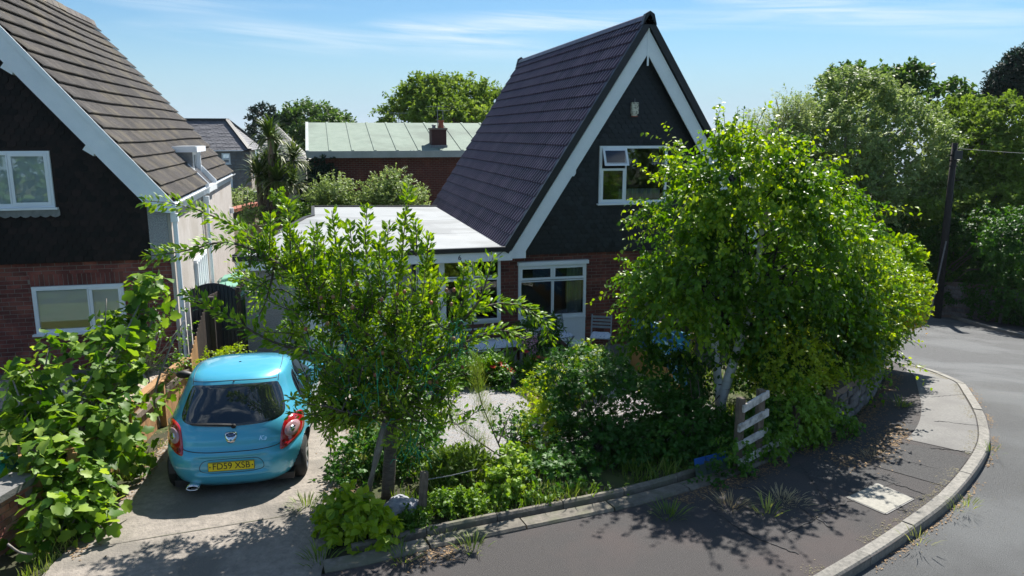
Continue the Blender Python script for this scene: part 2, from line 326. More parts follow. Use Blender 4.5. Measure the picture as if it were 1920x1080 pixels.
# crack lines in the pavement as recessed dark seams
def crack(pts, w=.012):
    pts = smoothpl(pts, 26); pts = pts+RS.randn(*pts.shape)*.012; mb = MB()
    for a, b in zip(pts[:-1], pts[1:]): mb.bar((a[0], a[1], g(*a)+.0065), (b[0], b[1], g(*b)+.0065), w*(.6+.8*RS.rand()), .003)
    return mb
cm = MB()
for ln in ([(4.77, 7.83, 0.00), (5.11, 7.46, 0.00), (5.24, 6.64, 0.00)], [(4.73, 6.66, 0.00), (5.88, 7.13, 0.00), (6.29, 6.76, 0.00)], [(6.56, 7.61, 0.00), (6.89, 6.94, 0.00)],
           [(5.89, 8.19, 0.00), (5.55, 7.07, 0.00)], [(7.51, 7.62, 0.00), (7.07, 8.25, 0.00)], [(8.73, 9.05, -0.00), (9.32, 8.67, 0.00)], [(7.93, 8.22, 0.00), (8.45, 7.90, 0.00)], [(9.74, 10.21, -0.11), (10.40, 10.17, -0.11)], [(4.19, 7.41, 0.00), (4.28, 6.77, 0.00), (4.58, 6.25, 0.00)]):
    c = crack([p[:2] for p in ln]); cm.add(c.v, c.f)
cm.build('pavement_cracks', M['pave2'], kind='structure')
# kerb stones: one object per stone along the bend
kt = thing('street_kerb', 'curved line of worn concrete kerb stones between road and pavement', 'kerb', (8, 7.5, 0))
def kerb_stones(curve, i0, i1, parent, m, ln=.92, w=.14, h=.2, top=.018, name='kerb_stone', gap=.012):
    seg = curve[i0:i1]; L = np.r_[0, np.cumsum(np.linalg.norm(np.diff(seg, axis=0), axis=1))]; n = int(L[-1]/ln)
    for k in range(n):
        t = np.linspace(k*L[-1]/n+gap/2, (k+1)*L[-1]/n-gap/2, 4); c = np.stack([np.interp(t, L, seg[:, i]) for i in (0, 1)], 1)
        tg = np.gradient(c, axis=0); nn = np.stack([-tg[:, 1], tg[:, 0]], 1); nn /= np.linalg.norm(nn, axis=1)[:, None]
        V = []; j = RS.randn()*.004
        for p, q in zip(c, nn):
            z = g(*p)+top+j
            for s_, zz in ((0, z-h), (0, z-.025), (.02, z), (w, z), (w, z-h)): V.append((p[0]+q[0]*s_, p[1]+q[1]*s_, zz))
        F = [(i*5+a, i*5+a+1, i*5+a+6, i*5+a+5) for i in range(3) for a in range(4)]+[(0, 1, 2, 3, 4), (19, 18, 17, 16, 15)]
        mb = MB(); mb.add(V, F); mb.build(name, m, parent, fixn=True)
kerb_stones(KERB, nearest(KERB, (-3, 3.9)), nearest(KERB, (13.2, 20)), kt, M['kerb'])
kf = thing('far_kerb', 'kerb stones along the far side of the road under the ivy', 'kerb', (24, 21, g(24, 21)))
kerb_stones(FARK[::-1], 300-nearest(FARK, (29, 33)), 300-nearest(FARK, (22.8, 13)), kf, M['kerb'], 1.2)
# garden edging: two steps of concrete along the front of the garden
et = thing('garden_edging', 'low two step concrete edging between front garden and pavement', 'edging', (3, 7.5, 0))
i0, i1 = nearest(EDGE, (-.05, 7.07)), nearest(EDGE, (7.3, 9.2))
kerb_stones(EDGE, i0, i1, et, M['edge'], .95, .2, .2, .035, 'edging_stone', .02)
E3 = EDGE+np.array([-.08, .25]); kerb_stones(E3, i0+2, i1, et, M['edge'], .8, .06, .25, .095, 'edging_board', .01)
# driveway
DL = [(-3.3, 5.2), (-2.8, 7.0), (-2.75, 7.75), (-2.45, 9.2), (-2.3, 10.6), (-2.2, 12), (-1.9, 16.1)]
DR = [(-.2, 5.2), (-.15, 7.0), (.0, 8.0), (.13, 9.5), (.34, 11.3), (.6, 13), (1.0, 16.1)]
sheet('driveway', DL, DR, M['conc'], .012, 70, 20)
mb = MB()
for y in (8.1, 10.9, 13.6):
    x0 = np.interp(y, [p[1] for p in DL], [p[0] for p in DL]); x1 = np.interp(y, [p[1] for p in DR], [p[0] for p in DR])
    mb.bar((x0, y, g(x0, y)+.014), (x1, y+.3, g(x1, y+.3)+.014), .016, .004)
mb.build('driveway_joints', M['edge'], kind='structure')
# gravel garden, patio, neighbour's gravel and lawn
sheet('gravel_garden', [(1.15, 9.3), (1.3, 11), (1.4, 13.4), (1.6, 14.8)], [(5.6, 9.2), (6, 10.5), (6.2, 12), (5.9, 14.2)], M['gravel'], .02, 40, 30)
sheet('patio', [(1.6, 14.4), (1.3, 16.3)], [(6.9, 14.2), (7.2, 16.3)], M['conc2'], .03, 12, 24)
sheet('neighbour_gravel', [(-9, 12.9), (-9, 14.8)], [(-2.55, 12.9), (-2.55, 14.8)], M['gravel'], .02, 12, 24)
sheet('neighbour_lawn', [(-12, 8.6), (-12, 12.7)], [(-3.2, 8.6), (-2.7, 12.7)], M['lawn'], .02, 20, 30)
mb = MB(); mb.box(-9, -2.6, 12.74, 12.84, -.1, .05); tag(mb.build('lawn_edging', M['edge']), 'thin concrete edging between neighbour lawn and gravel', 'edging')
mb = MB(); mb.box(-9, -2.66, 14.5, 14.76, -.1, .06); tag(mb.build('wall_kerb', M['edge']), 'low dark kerb along the foot of the left brick wall', 'edging')
sheet('side_passage', [(-2.5, 15), (-2.5, 26)], [(-1.7, 15), (-1.65, 26)], M['conc2'], .01, 10, 6)
# gravel stones, scattered as one mesh of small chips
def chips(name, n, xr, yr, size, m, parent=None, dz=.02):
    x = RS.uniform(*xr, n); y = RS.uniform(*yr, n); base = np.array([(0, 0, .5), (1, 0, 0), (-.3, .9, 0), (-.8, -.5, 0), (.3, -.9, 0)]); F0 = np.array([(0, 1, 2), (0, 2, 3), (0, 3, 4), (0, 4, 1)])
    a = RS.uniform(0, 6.28, n); s = size*RS.uniform(.5, 1.3, n); c, si = np.cos(a), np.sin(a)
    V = np.empty((n, 5, 3)); bx = base[None, :, 0]*(.8+.5*RS.rand(n, 1)); by = base[None, :, 1]
    V[..., 0] = x[:, None]+s[:, None]*(bx*c[:, None]-by*si[:, None]); V[..., 1] = y[:, None]+s[:, None]*(bx*si[:, None]+by*c[:, None])
    V[..., 2] = (G(x, y)+dz)[:, None]+s[:, None]*base[None, :, 2]*RS.uniform(.6, 1.4, (n, 1)) 
    F = (F0[None]+np.arange(n)[:, None, None]*5).reshape(-1, 3)
    return tag(link(name, npmesh(name, V.reshape(-1, 3), F, m)), kind='stuff')
M['chip'] = pm('grey_pink_chippings', (.36, .355, .36), (.17, .165, .175), 35, .9, 0, c3=(.27, .24, .22), s3=12, lo=.4, hi=.6)
M['chipL'] = pm('beige_chippings', (.5, .42, .33), (.32, .27, .22), 35, .9, 0, lo=.4, hi=.6)
chips('gravel', 42000, (1.3, 5.9), (9.3, 14.4), .018, M['chip'])
chips('gravel', 14000, (-6.2, -2.6), (12.9, 14.5), .022, M['chipL']).__setitem__('label', 'beige gravel below the neighbour brick wall')
# sea and far hills
sea = MB(); sea.add([(-9000, 430, -71), (9000, 430, -71), (9000, 14000, -71), (-9000, 14000, -71)], [(0, 1, 2, 3)])
sea.build('sea', pm('sea', (.02, .05, .08), rough=.3), kind='structure')
hx = np.linspace(-8000, 8000, 160); hz = np.array([60+55*mnoise.noise(Vector((x/1700, 3.3, 0)))+18*mnoise.noise(Vector((x/400, 7, 0))) for x in hx])
P3 = np.zeros((160, 5, 3)); P3[..., 0] = hx[:, None]; P3[..., 1] = np.array([6000, 6300, 6900, 7600, 8200])[None]
P3[..., 2] = -71+np.array([0, .45, .85, 1, .6])[None]*(hz[:, None]+75)
tag(link('hills', gridmesh('hills', P3, pm('hillside', (.05, .08, .04), (.08, .1, .06), .003, 1))), kind='structure')

def grit(name, line, n, w, size, m, label=None, dz=.006):
    pl = resample(line, 200); k = RS.randint(0, 200, n); p = pl[k]+RS.randn(n, 2)*w*(.4+.6*RS.rand(n, 1)); a = RS.uniform(0, 6.283, n); s = size*RS.uniform(.4, 1.5, n)
    nz = np.array([mnoise.noise(Vector((q[0]*1.3, q[1]*1.3, 2))) for q in p]); ok = nz > -.1; p, a, s = p[ok], a[ok], s[ok]; n = len(p)
    base = np.array([(0, .0, .35), (1, 0, 0), (-.3, .6, 0), (-.9, -.3, 0)]); V = np.empty((n, 4, 3)); c, si = np.cos(a), np.sin(a)
    V[..., 0] = p[:, :1]+s[:, None]*(base[None, :, 0]*c[:, None]-base[None, :, 1]*si[:, None]); V[..., 1] = p[:, 1:]+s[:, None]*(base[None, :, 0]*si[:, None]+base[None, :, 1]*c[:, None]); V[..., 2] = (G(p[:, 0], p[:, 1])+dz)[:, None]+s[:, None]*base[None, :, 2]
    F = (np.array([(0, 1, 2), (0, 2, 3), (0, 3, 1)])[None]+np.arange(n)[:, None, None]*4).reshape(-1, 3)
    return tag(link(name, npmesh(name, V.reshape(-1, 3), F, m)), label, kind='stuff')
M['litter'] = pm('dry_leaf_litter', (.3, .2, .1), (.12, .08, .05), 30, .9, lo=.4, hi=.6); M['litter2'] = pm('pale_litter', (.2, .17, .11), (.1, .1, .06), 30, .9, lo=.4, hi=.6)
k0, k1 = nearest(KERB, (4.5, 5.7)), nearest(KERB, (13, 16))
grit('leaf_litter', edge_in(k0, k1, .2)[1], 3000, .07, .011, M['litter2'], 'dusty grit and moss along the back of the kerb')
grit('leaf_litter', edge_in(k0, k1, -.06)[1], 1500, .05, .015, M['litter'], 'dark litter in the road gutter', -.09)
grit('leaf_litter', EDGE[nearest(EDGE, (.2, 7.1)):nearest(EDGE, (11, 13.5))]+np.array([.04, -.1]), 5200, .13, .017, M['litter'], 'dry leaves under the hedge and along the edging')
grit('leaf_litter', np.array([(6.30, 8.09, 0.00)[:2], (7.26, 8.38, 0.00)[:2], (8.18, 8.96, 0.00)[:2]]), 900, .22, .02, M['litter'], 'reddish dry leaves on the pavement below the hedge')
grit('leaf_litter', np.array([(-2.6, 8), (-2.2, 11), (-2.0, 13)]), 1600, .14, .018, M['litter'], 'dead leaves along the fence side of the drive', .02)
grit('leaf_litter', np.array([(.1, 8), (.25, 10), (.5, 12.5)]), 1200, .16, .018, M['litter'], 'dead leaves along the garden side of the drive', .02)
grit('road_grit', np.array([(6, 5), (10, 8), (13, 12)]), 1500, 1.1, .008, M['litter2'], 'fine pale grit scattered over the road', -.095)

hz_ = MB(); hz_.box(-8600, 8600, -70, 8600, -73, 125); hm_ = bpy.data.materials.new('haze'); hm_.use_nodes = True; nt_h = hm_.node_tree; nt_h.nodes.clear()
oh = nt_h.nodes.new('ShaderNodeOutputMaterial'); vh = nt_h.nodes.new('ShaderNodeVolumePrincipled'); vh.inputs['Density'].default_value = .00015; vh.inputs['Color'].default_value = (.75, .85, .95, 1); nt_h.links.new(vh.outputs[0], oh.inputs[1])
hz_.build('haze', hm_, kind='stuff', fixn=True)

# ---------------------------------------------------------------- shared house builders
def brickmeshes(m, w=.213, h=.064, d=.03, n=3):
    out = []
    for i in range(n):
        mb = MB(); e = .004; j = [RS.uniform(-.002, .002) for _ in range(8)]
        x, z = w/2, h/2
        V = [(-x, d, -z), (x, d, -z), (x, d, z), (-x, d, z), (-x+j[0], e, -z+j[1]), (x+j[2], e, -z), (x+j[3], e, z+j[4]), (-x, e, z+j[5]), (-x+e, 0, -z+e), (x-e, 0, -z+e), (x-e, 0, z-e), (-x+e, 0, z-e)]
        F = [(0, 1, 5, 4), (1, 2, 6, 5), (2, 3, 7, 6), (3, 0, 4, 7), (4, 5, 9, 8), (5, 6, 10, 9), (6, 7, 11, 10), (7, 4, 8, 11), (8, 9, 10, 11)]
        mb.add(V, F); out.append(mb.mesh(m, name='brick'))
    return out
def intervals(x0, x1, holes, z):
    """free spans of [x0,x1] at height z outside the holes (hx0,hx1,hz0,hz1)"""
    sp = [(x0, x1)]
    for h in holes:
        if h[2] < z < h[3]:
            ns = []
            for a, b in sp:
                if h[1] <= a or h[0] >= b: ns.append((a, b)); continue
                if h[0] > a: ns.append((a, h[0]))
                if h[1] < b: ns.append((h[1], b))
            sp = ns
    return sp
def wallholes(mb, x0, x1, y0, y1, z0, z1, holes):
    """solid wall slab with rectangular openings"""
    xs = sorted({x0, x1, *[h[0] for h in holes], *[h[1] for h in holes]}); xs = [x for x in xs if x0 <= x <= x1]
    for a, b in zip(xs[:-1], xs[1:]):
        if b-a < 1e-4: continue
        hz = sorted([(h[2], h[3]) for h in holes if h[0] <= a+1e-4 and h[1] >= b-1e-4]); z = z0
        for p, q in hz:
            if p > z: mb.box(a, b, y0, y1, z, min(p, z1))
            z = max(z, q)
        if z < z1: mb.box(a, b, y0, y1, z, z1)
def lay_bricks(parent, x0, x1, z0, z1, y, holes, meshes, limit=300, courses_from=0):
    n = 0; rest = MB(); k = 0; z = z1-.0375
    while z > z0:
        for a, b in intervals(x0, x1, holes, z):
            x = a; first = True; off = .1125 if k % 2 else 0
            x = a-((a-x0+off) % .225)
            while x < b-.02:
                u, v = max(x+.006, a), min(x+.219, b)
                if v-u > .03:
                    yy = y-.007+RS.uniform(-.002, .002)
                    if n < limit:
                        o = link('brick', meshes[RS.randint(len(meshes))], parent, loc=((u+v)/2, yy, z), scale=((v-u)/.213, 1, 1)); n += 1
                    else: rest.box(u, v, yy, yy+.02, z-.032, z+.032)
                x += .225
        z -= .075; k += 1
    return n, rest
def bars(mb, x0, x1, z0, z1, y, w, d):
    """rectangular frame in the wall plane"""
    mb.box(x0, x0+w, y, y+d, z0, z1); mb.box(x1-w, x1, y, y+d, z0, z1); mb.box(x0+w, x1-w, y, y+d, z0, z0+w); mb.box(x0+w, x1-w, y, y+d, z1-w, z1)
def window(parent, x0, x1, z0, z1, y, lights, name='window', fw=.06, sw=.05, glass='glass', sill=True, frame='white', label=None, d=.08, sillm='white'):
    """lights: (x0,x1,z0,z1,sash?) fractions of the opening"""
    f = MB(); bars(f, x0, x1, z0, z1, y, fw, d); fr = f.build(name, M[frame], parent, label=label)
    for L_ in lights:
        a, b = x0+fw*.5+(x1-x0-fw)*L_[0], x0+fw*.5+(x1-x0-fw)*L_[1]; c, e = z0+fw*.5+(z1-z0-fw)*L_[2], z0+fw*.5+(z1-z0-fw)*L_[3]
        s = MB(); w = sw if L_[4] else .025; yy = y-(.014 if L_[4] else .004)
        bars(s, a+.004, b-.004, c+.004, e-.004, yy, w, .05); s.build('sash' if L_[4] else 'glazing_bead', M[frame], fr)
        p = MB(); p.box(a+w*.8, b-w*.8, yy+.02, yy+.026, c+w*.8, e-w*.8); p.build('pane', M[glass], fr)
    if sill:
        s = MB(); s.box(x0-.05, x1+.05, y-.07, y+.03, z0-.035, z0-.002); s.build('sill', M[sillm], fr)
    return fr
def scallop_mesh(m, w=.146, h=.17, d=.012):
    pts = [(-w/2, h), (-w/2, .05), (-w*.42, .022), (-w*.22, .005), (0, 0), (w*.22, .005), (w*.42, .022), (w/2, .05), (w/2, h)]
    V = [(x, 0 if z < .1 else .008, z) for x, z in pts]+[(x, d, z) for x, z in pts]; n = len(pts)
    F = [tuple(range(n-1, -1, -1))]+[(i, i+1, n+i+1, n+i) for i in range(n-1)]
    mb = MB(); mb.add(V, F); return mb
def lay_scallops(parent, inside, x0, x1, z0, z1, y, m, sortkey, limit=300):
    t = scallop_mesh(m); me = t.mesh(m, name='scallop_tile'); spots = []; k = 0; z = z0
    while z < z1:
        x = x0+(.075 if k % 2 else 0)
        while x < x1:
            if inside(x, z+.05): spots.append((x, z))
            x += .15
        z += .104; k += 1
    spots.sort(key=sortkey); rest = MB()
    for i, (x, z) in enumerate(spots):
        yy = y-.018+RS.uniform(-.004, .003); rx = R(-3.2+RS.uniform(-1, 1)); ry = R(RS.uniform(-1.5, 1.5))
        if i < limit: link('scallop_tile', me, parent, loc=(x, yy, z), rot=(rx, ry, 0))
        else:
            mt = Matrix.Translation((x, yy, z)) @ Matrix.Rotation(ry, 4, 'Y') @ Matrix.Rotation(rx, 4, 'X'); rest.add([mt @ Vector(v) for v in t.v], t.f)
    if rest.v: rest.build('scallop_tiles', m, parent, kind='stuff')
def roof_tiles(parent, org, ex, ey, nrow, gauge, ncol, width, prof, m, limit=300, sag=None, thick=.022, skip=None, lift=.02):
    """org: eave corner, ex: along the eave (unit), ey: up the slope (unit). tiles: profile across x, lapped"""
    ex = Vector(ex).normalized(); ey = Vector(ey).normalized(); ez = ex.cross(ey).normalized()
    if ez.z < 0: ez = -ez
    Mx = Matrix((ex, ey, ez)).transposed()
    flip = Mx.determinant() < 0
    mb = MB(); k = len(prof); L_ = gauge+.04
    V = []
    for (u, h) in prof: V += [(u*width, 0, h+lift-thick), (u*width, 0, h+lift), (u*width, L_, h-.004)]
    F = []
    for i in range(k-1): F += [(3*i, 3*i+3, 3*i+4, 3*i+1), (3*i+1, 3*i+4, 3*i+5, 3*i+2)]
    if flip: F = [tuple(reversed(q)) for q in F]
    V = [tuple(Mx @ Vector(v)) for v in V]; mb.add(V, F); me = mb.mesh(m, name='tile')
    spots = [(r, c) for r in range(nrow) for c in range(ncol)]; rest = MB()
    spots.sort(key=lambda s: (Vector(org)+ex*(s[1]*width)+ey*(s[0]*gauge)-Vector((0, 0, 4.2))).length)
    i = 0
    for r, c in spots:
        p = Vector(org)+ex*(c*width)+ey*(r*gauge)
        if skip and skip(p+ex*width*.5+ey*gauge*.5): continue
        if sag: p += ez*sag(c*width, r*gauge)
        p += ez*RS.uniform(-.002, .003)+ey*RS.uniform(-.003, .003)
        if i < limit: link('tile', me, parent, loc=p)
        else: rest.add([Vector(v)+p for v in V], F)
        i += 1
    if rest.v: rest.build('roof_tiles', m, parent, kind='stuff')

# ---------------------------------------------------------------- main gable house (number 6)
YF = 16.2; APX = 7.0; APZ = 6.62; EVX = 3.86; EVZ = 1.76; YB = 26.7; SL = (APZ-EVZ)/(APX-EVX); BZ = 1.58
RX = 2*APX-EVX
H = thing('gable_house', 'steep black tiled gable house numbered 6 with flat roofed porch and garage', 'house', (APX, YF, g(APX, YF)))
roof = MB()
for sx in (1, -1):
    a = (APX-sx*(APX-EVX), 15.98, EVZ-.06); b = (APX, 15.98, APZ-.06)
    roof.prism([a, b, (b[0], b[1], b[2]-.12), (a[0], a[1], a[2]-.12)], (0, YB-15.98, 0))
rf = roof.build('roof', M['black'], H, fixn=True)
prof = [(0, 0), (.03, 0), (.1, .035), (.2, .042), (.3, .035), (.37, 0), (.5, 0), (.53, 0), (.6, .035), (.7, .042), (.8, .035), (.87, 0), (1.0, 0)]
sl = math.hypot(APX-EVX, APZ-EVZ); NR = 18; NC = 27; TW = (YB-16.03)/NC
roof_tiles(rf, (EVX, 16.03, EVZ), (0, 1, 0), (APX-EVX, 0, APZ-EVZ), NR, sl/NR, NC, TW, prof, M['tileM'], lift=.035, thick=.02)
roof_r = MB(); ez = Vector((APZ-EVZ, 0, APX-EVX)).normalized()
for r in range(NR):   # right slope, out of sight from the street: one board per course
    p = Vector((RX, 16.03, EVZ))+Vector((-(APX-EVX), 0, APZ-EVZ))*(r/NR); q = Vector((RX, 16.03, EVZ))+Vector((-(APX-EVX), 0, APZ-EVZ))*((r+1.1)/NR)
    roof_r.prism([p+ez*.03, q, q-ez*.03, p-ez*.02], (0, YB-16.03, 0))
roof_r.build('tile_course', M['tileM'], rf, fixn=True, kind='stuff')
for k in range(24):
    y0 = 16.0+k*(YB-16)/24; mb = MB(); z = APZ+.035
    mb.prism([(APX-.13, y0, z-.1), (APX-.09, y0, z), (APX, y0, z+.045), (APX+.09, y0, z), (APX+.13, y0, z-.1)], (0, (YB-16)/24-.012, 0)); mb.build('ridge_tile', M['tileM'], rf, fixn=True)
mb = MB(); mb.prism([(APX-.17, 26.66, APZ-.16), (APX-.1, 26.66, APZ+.08), (APX, 26.66, APZ+.15), (APX+.1, 26.66, APZ+.08), (APX+.17, 26.66, APZ-.16)], (0, .12, 0)); mb.build('ridge_end_cap', M['black'], rf, fixn=True)
mb = MB(); mb.prism([(APX-.16, 15.93, APZ-.16), (APX-.1, 15.93, APZ+.06), (APX, 15.93, APZ+.12), (APX+.1, 15.93, APZ+.06), (APX+.16, 15.93, APZ-.16)], (0, .12, 0)); mb.build('ridge_end_cap', M['black'], rf, fixn=True)
dv = Vector((APX-EVX, 0, APZ-EVZ)).normalized()
for sx in (1, -1):
    def X(x): return APX+sx*(x-APX)
    d = Vector((dv.x*sx, 0, dv.z)); n = Vector((-dv.z*sx, 0, dv.x))
    e0 = Vector((X(EVX), 0, EVZ)); e1 = Vector((APX, 0, APZ))
    # verge trim
    mb = MB(); a = e0-d*.05
    mb.prism([(p.x, 15.93, p.z) for p in (a+n*.05, e1+Vector((0, 0, .06)), e1-Vector((0, 0, .2)), a-n*.09)], (0, .13, 0)); mb.build('verge_trim', M['black'], H, fixn=True)
    # bargeboard with foot
    mb = MB(); hb = .265; k = hb/dv.x  # vertical depth
    pz = lambda x, off: EVZ+(x-EVX)*SL-off
    o = .13/dv.x; x1 = EVX+.45
    pts = [(APX, pz(APX, o)), (APX, pz(APX, o+k)), (x1+.02, pz(x1+.02, o+k)), (x1, pz(x1, o+k)), (x1, BZ-.02), (EVX+.14, BZ-.02)]
    pts = [(APX, pz(APX, o)), (APX, pz(APX, o+k*1.05)), (x1, pz(x1, o+k*1.05)), (x1, BZ-.03), (EVX+.12, BZ-.03), (EVX+.05, BZ+.03), (EVX+.17, pz(EVX+.17, o))]
    mb.prism([(X(x), 15.99, z) for x, z in pts], (0, .035, 0)); mb.build('bargeboard', M['whitewood'], H, fixn=True)
    mb = MB(); xq = 5.36; zq = pz(xq, o+k)
    mb.prism([(X(xq-.1), 15.985, zq-.06), (X(xq+.02), 15.985, zq-.06), (X(xq+.06), 15.985, zq+.0), (X(xq+.06), 15.985, zq+.14), (X(xq-.1), 15.985, zq+.0)], (0, .2, 0)); mb.build('purlin_end', M['whitewood'], H, fixn=True)
mb = MB(); mb.box(APX-.02, APX+.02, 15.975, 15.99, APZ-1.0, APZ-.22); mb.build('bargeboard_joint', M['white'], H)
# gable wall, hung with scalloped tiles
WIN = (6.02, 7.62, 2.68, 3.93)
gw = MB(); zc = lambda x: EVZ+(APX-EVX-abs(x-APX))*SL-.3
xs = sorted([4.1, WIN[0], WIN[1], APX, RX-.24])
for a, b in zip(xs[:-1], xs[1:]):
    if a >= WIN[0] and b <= WIN[1]:
        gw.prism([(a, YF, BZ), (b, YF, BZ), (b, YF, WIN[2]), (a, YF, WIN[2])], (0, .2, 0)); gw.prism([(a, YF, WIN[3]), (b, YF, WIN[3]), (b, YF, zc(b)), (a, YF, zc(a))], (0, .2, 0))
    else: gw.prism([(a, YF, BZ), (b, YF, BZ), (b, YF, zc(b)), (a, YF, zc(a))], (0, .2, 0))
gwo = gw.build('gable_wall', M['scalM'], H, fixn=True)
def ins(x, z): return z < zc(x)+.12 and not (WIN[0]-.1 < x < WIN[1]+.1 and WIN[2]-.16 < z < WIN[3]+.02)
lay_scallops(gwo, ins, 4.2, 9.85, BZ+.0, 6.4, YF, M['scalM'], lambda s: abs(s[0]-6.0)+abs(s[1]-3)*.4+(4 if s[0] > 6.9 and s[1] < 3.6 else 0))
wn = window(H, *WIN, YF-.06, [(0, .37, .0, .62, True), (.37, 1, .0, 1, False)], name='upper_window', fw=.055)
# open top-hung vent
vt = MB(); a, b = WIN[0]+.05, WIN[0]+.61; zt, zb = WIN[3]-.05, WIN[3]-.42
for (u0, u1, v0, v1) in ((a, a+.05, 0, 1), (b-.05, b, 0, 1), (a+.05, b-.05, 0, .14), (a+.05, b-.05, .86, 1)):
    def q(x, v): return Vector((x, YF-.09-(1-v)*.17, zb+(zt-zb)*v))
    vt.prism([q(u0, v0), q(u1, v0), q(u1, v1), q(u0, v1)], (0, .035, .015))
vo = vt.build('vent_sash', M['white'], wn, fixn=True)
vp = MB(); vp.add([q(a+.04, .12), q(b-.04, .12), q(b-.04, .88), q(a+.04, .88)], [(0, 1, 2, 3)]); vp.build('pane', M['glass2'], wn)
for (x0, x1, z0, z1, c, nm) in ((6.45, 6.52, 2.72, 3.6, 'curtain', 'curtain'), (6.12, 6.2, 2.75, 3.4, 'curtain', 'curtain')):
    pass
M['net'] = pm('net_curtain', (.55, .58, .6), (.42, .45, .48), 2, .9, stretch=(14, 1, .3))
M['room'] = pm('room_wall', (.2, .19, .18), rough=.9)
M['patchred'] = pm('pink_fabric', (.6, .2, .15), rough=.9)
# brick wall below with a door-height window unit
DW = (4.215, 5.79, -.56, 1.42); gz = -.62
bw = MB(); wallholes(bw, 3.8, 7.06, YF+.1, YF+.3, gz-.3, BZ, [DW]); bwo = bw.build('brick_wall', M['mortarD'], H)
BM = brickmeshes(M['brick']); n_, rest = lay_bricks(bwo, 3.8, 7.06, gz-.05, BZ, YF+.1, [DW], BM, 300)
if rest.v: rest.build('bricks', M['brick'], bwo, kind='stuff')
mb = MB(); mb.box(7.06, 7.26, YF+.1, 18.2, gz-.3, BZ); mb.build('return_wall', M['brick'], H)
mb = MB(); mb.box(7.26, RX-.3, 18.0, 18.2, gz-.6, BZ); mb.box(RX-.3, RX-.1, 16.4, YB-.2, -1.6, EVZ-.2); mb.box(3.95, RX-.3, YB-.4, YB-.2, -1.2, BZ); mb.build('rendered_wall', M['pebble'], H)
mb = MB(); mb.prism([(4.1, YB-.4, BZ), (RX-.24, YB-.4, BZ), (APX, YB-.4, zc(APX))], (0, .15, 0)); mb.build('rear_gable', M['scalM'], H, fixn=True)
mb = MB(); mb.box(3.95, 7.06, 20.2, 20.3, gz, BZ-.1); mb.box(5.2, 8.8, 19.5, 19.6, BZ+.1, 3.7); mb.build('inner_wall', M['room'], H)
mb = MB(); mb.box(3.95, RX-.3, 16.5, YB-.5, BZ-.12, BZ-.02); mb.box(3.95, 7.2, 16.5, 20.2, gz-.05, gz+.02); mb.build('inner_floor', M['room'], H)
dw = window(H, DW[0], DW[1], .14, DW[3]-.08, YF+.04, [(0, .5, .0, .72, False), (.5, 1, .0, .72, False), (0, .5, .73, 1, True), (.5, 1, .73, 1, True)], name='lower_window', fw=.06, sill=False)
mb = MB(); mb.box(DW[0]-.02, DW[1]+.04, YF-.02, YF+.1, DW[3]-.08, DW[3]); mb.build('head_trim', M['white'], dw)
mb = MB(); mb.box(DW[0], DW[1], YF+.05, YF+.12, -.5, .14); mb.box(DW[0], DW[1], YF+.03, YF+.05, .09, .14); mb.box(DW[0]-.03, DW[1]+.03, YF-.05, YF+.08, -.56, -.5); mb.box(DW[0]+.72, DW[0]+.76, YF+.035, YF+.05, -.5, .09); mb.build('infill_panel', M['white'], dw)
def curtain(parent, x0, x1, z0, z1, y, m=None, folds=6, label=None):
    n = folds*6; xs = np.linspace(x0, x1, n+1); P3 = np.array([[(x, y+.03*math.sin(i*2*math.pi/6), z) for z in (z0, z1)] for i, x in enumerate(xs)])
    o = link('curtain', gridmesh('curtain', P3, m or M['net']), parent); return tag(o, label)
curtain(dw, 5.38, 5.74, .2, 1.32, YF+.2, folds=4); curtain(dw, 4.26, 4.33, .2, 1.3, YF+.2, folds=1)
curtain(wn, 6.55, 7.55, 2.75, 2.98, YF+.12, folds=9)
# alarm box
al = MB(); al.box(6.72, 6.87, YF-.11, YF-.02, 4.62, 4.86); al.box(6.74, 6.85, YF-.1, YF-.02, 4.56, 4.62)
ao = al.build('alarm_box', pm('flaking_cream_plastic', (.65, .62, .52), (.2, .18, .14), 26, .6, lo=.52, hi=.56), H)
mb = MB(); mb.box(6.735, 6.855, YF-.105, YF-.025, 4.555, 4.575); mb.build('strobe', pm('rusty_red_plastic', (.3, .06, .03), rough=.5), ao)
mb = MB(); mb.tube([(6.8, YF-.05, 4.86), (6.8, YF-.05, 4.95)], .008, 5); mb.build('cable', M['lead'], ao)
# flat roof over porch and garage
FR = [(-1.65, 16.57, 1.80), (-0.38, 23.07, 1.80), (-0.16, 23.62, 1.80), (-0.17, 26.58, 1.80), (3.50, 25.66, 1.80), (3.98, 26.3, 1.8), (3.98, 16.0, 1.8)]
FR[0] = (FR[0][0], 16.0, 1.8); FR[4] = (3.98, FR[4][1], 1.8); FR[5] = (3.98, FR[4][1]-.01, 1.8); del FR[5]
fz = 1.8
mb = MB(); mb.prism([(p[0], p[1], fz-.1) for p in FR], (0, 0, .1)); fr_ = mb.build('flat_roof', M['flat'], H, fixn=True)
for i in range(len(FR)-2):
    a = Vector(FR[i]); b = Vector(FR[i+1]); mb = MB(); mb.bar((a.x, a.y, fz+.015), (b.x, b.y, fz+.015), .1, .06); mb.build('upstand', M['black'], fr_)
for y in (18.6, 21.6):
    mb = MB(); mb.box(-.9, 3.9, y, y+.025, fz-.002, fz+.003); mb.build('membrane_lap', M['flat'], fr_)
mb = MB(); mb.box(FR[0][0]-.04, 3.84, 15.9, 16.0, fz-.08, fz+.022); mb.build('roof_edge_trim', M['black'], H)
mb = MB(); mb.box(FR[0][0], 4.0, 15.95, 16.02, BZ-.06, fz-.08); mb.box(FR[0][0], FR[0][0]+.05, 16.02, 17.5, BZ-.06, fz-.08); mb.build('fascia', M['whitewood'], H)
gx0 = FR[0][0]+.12
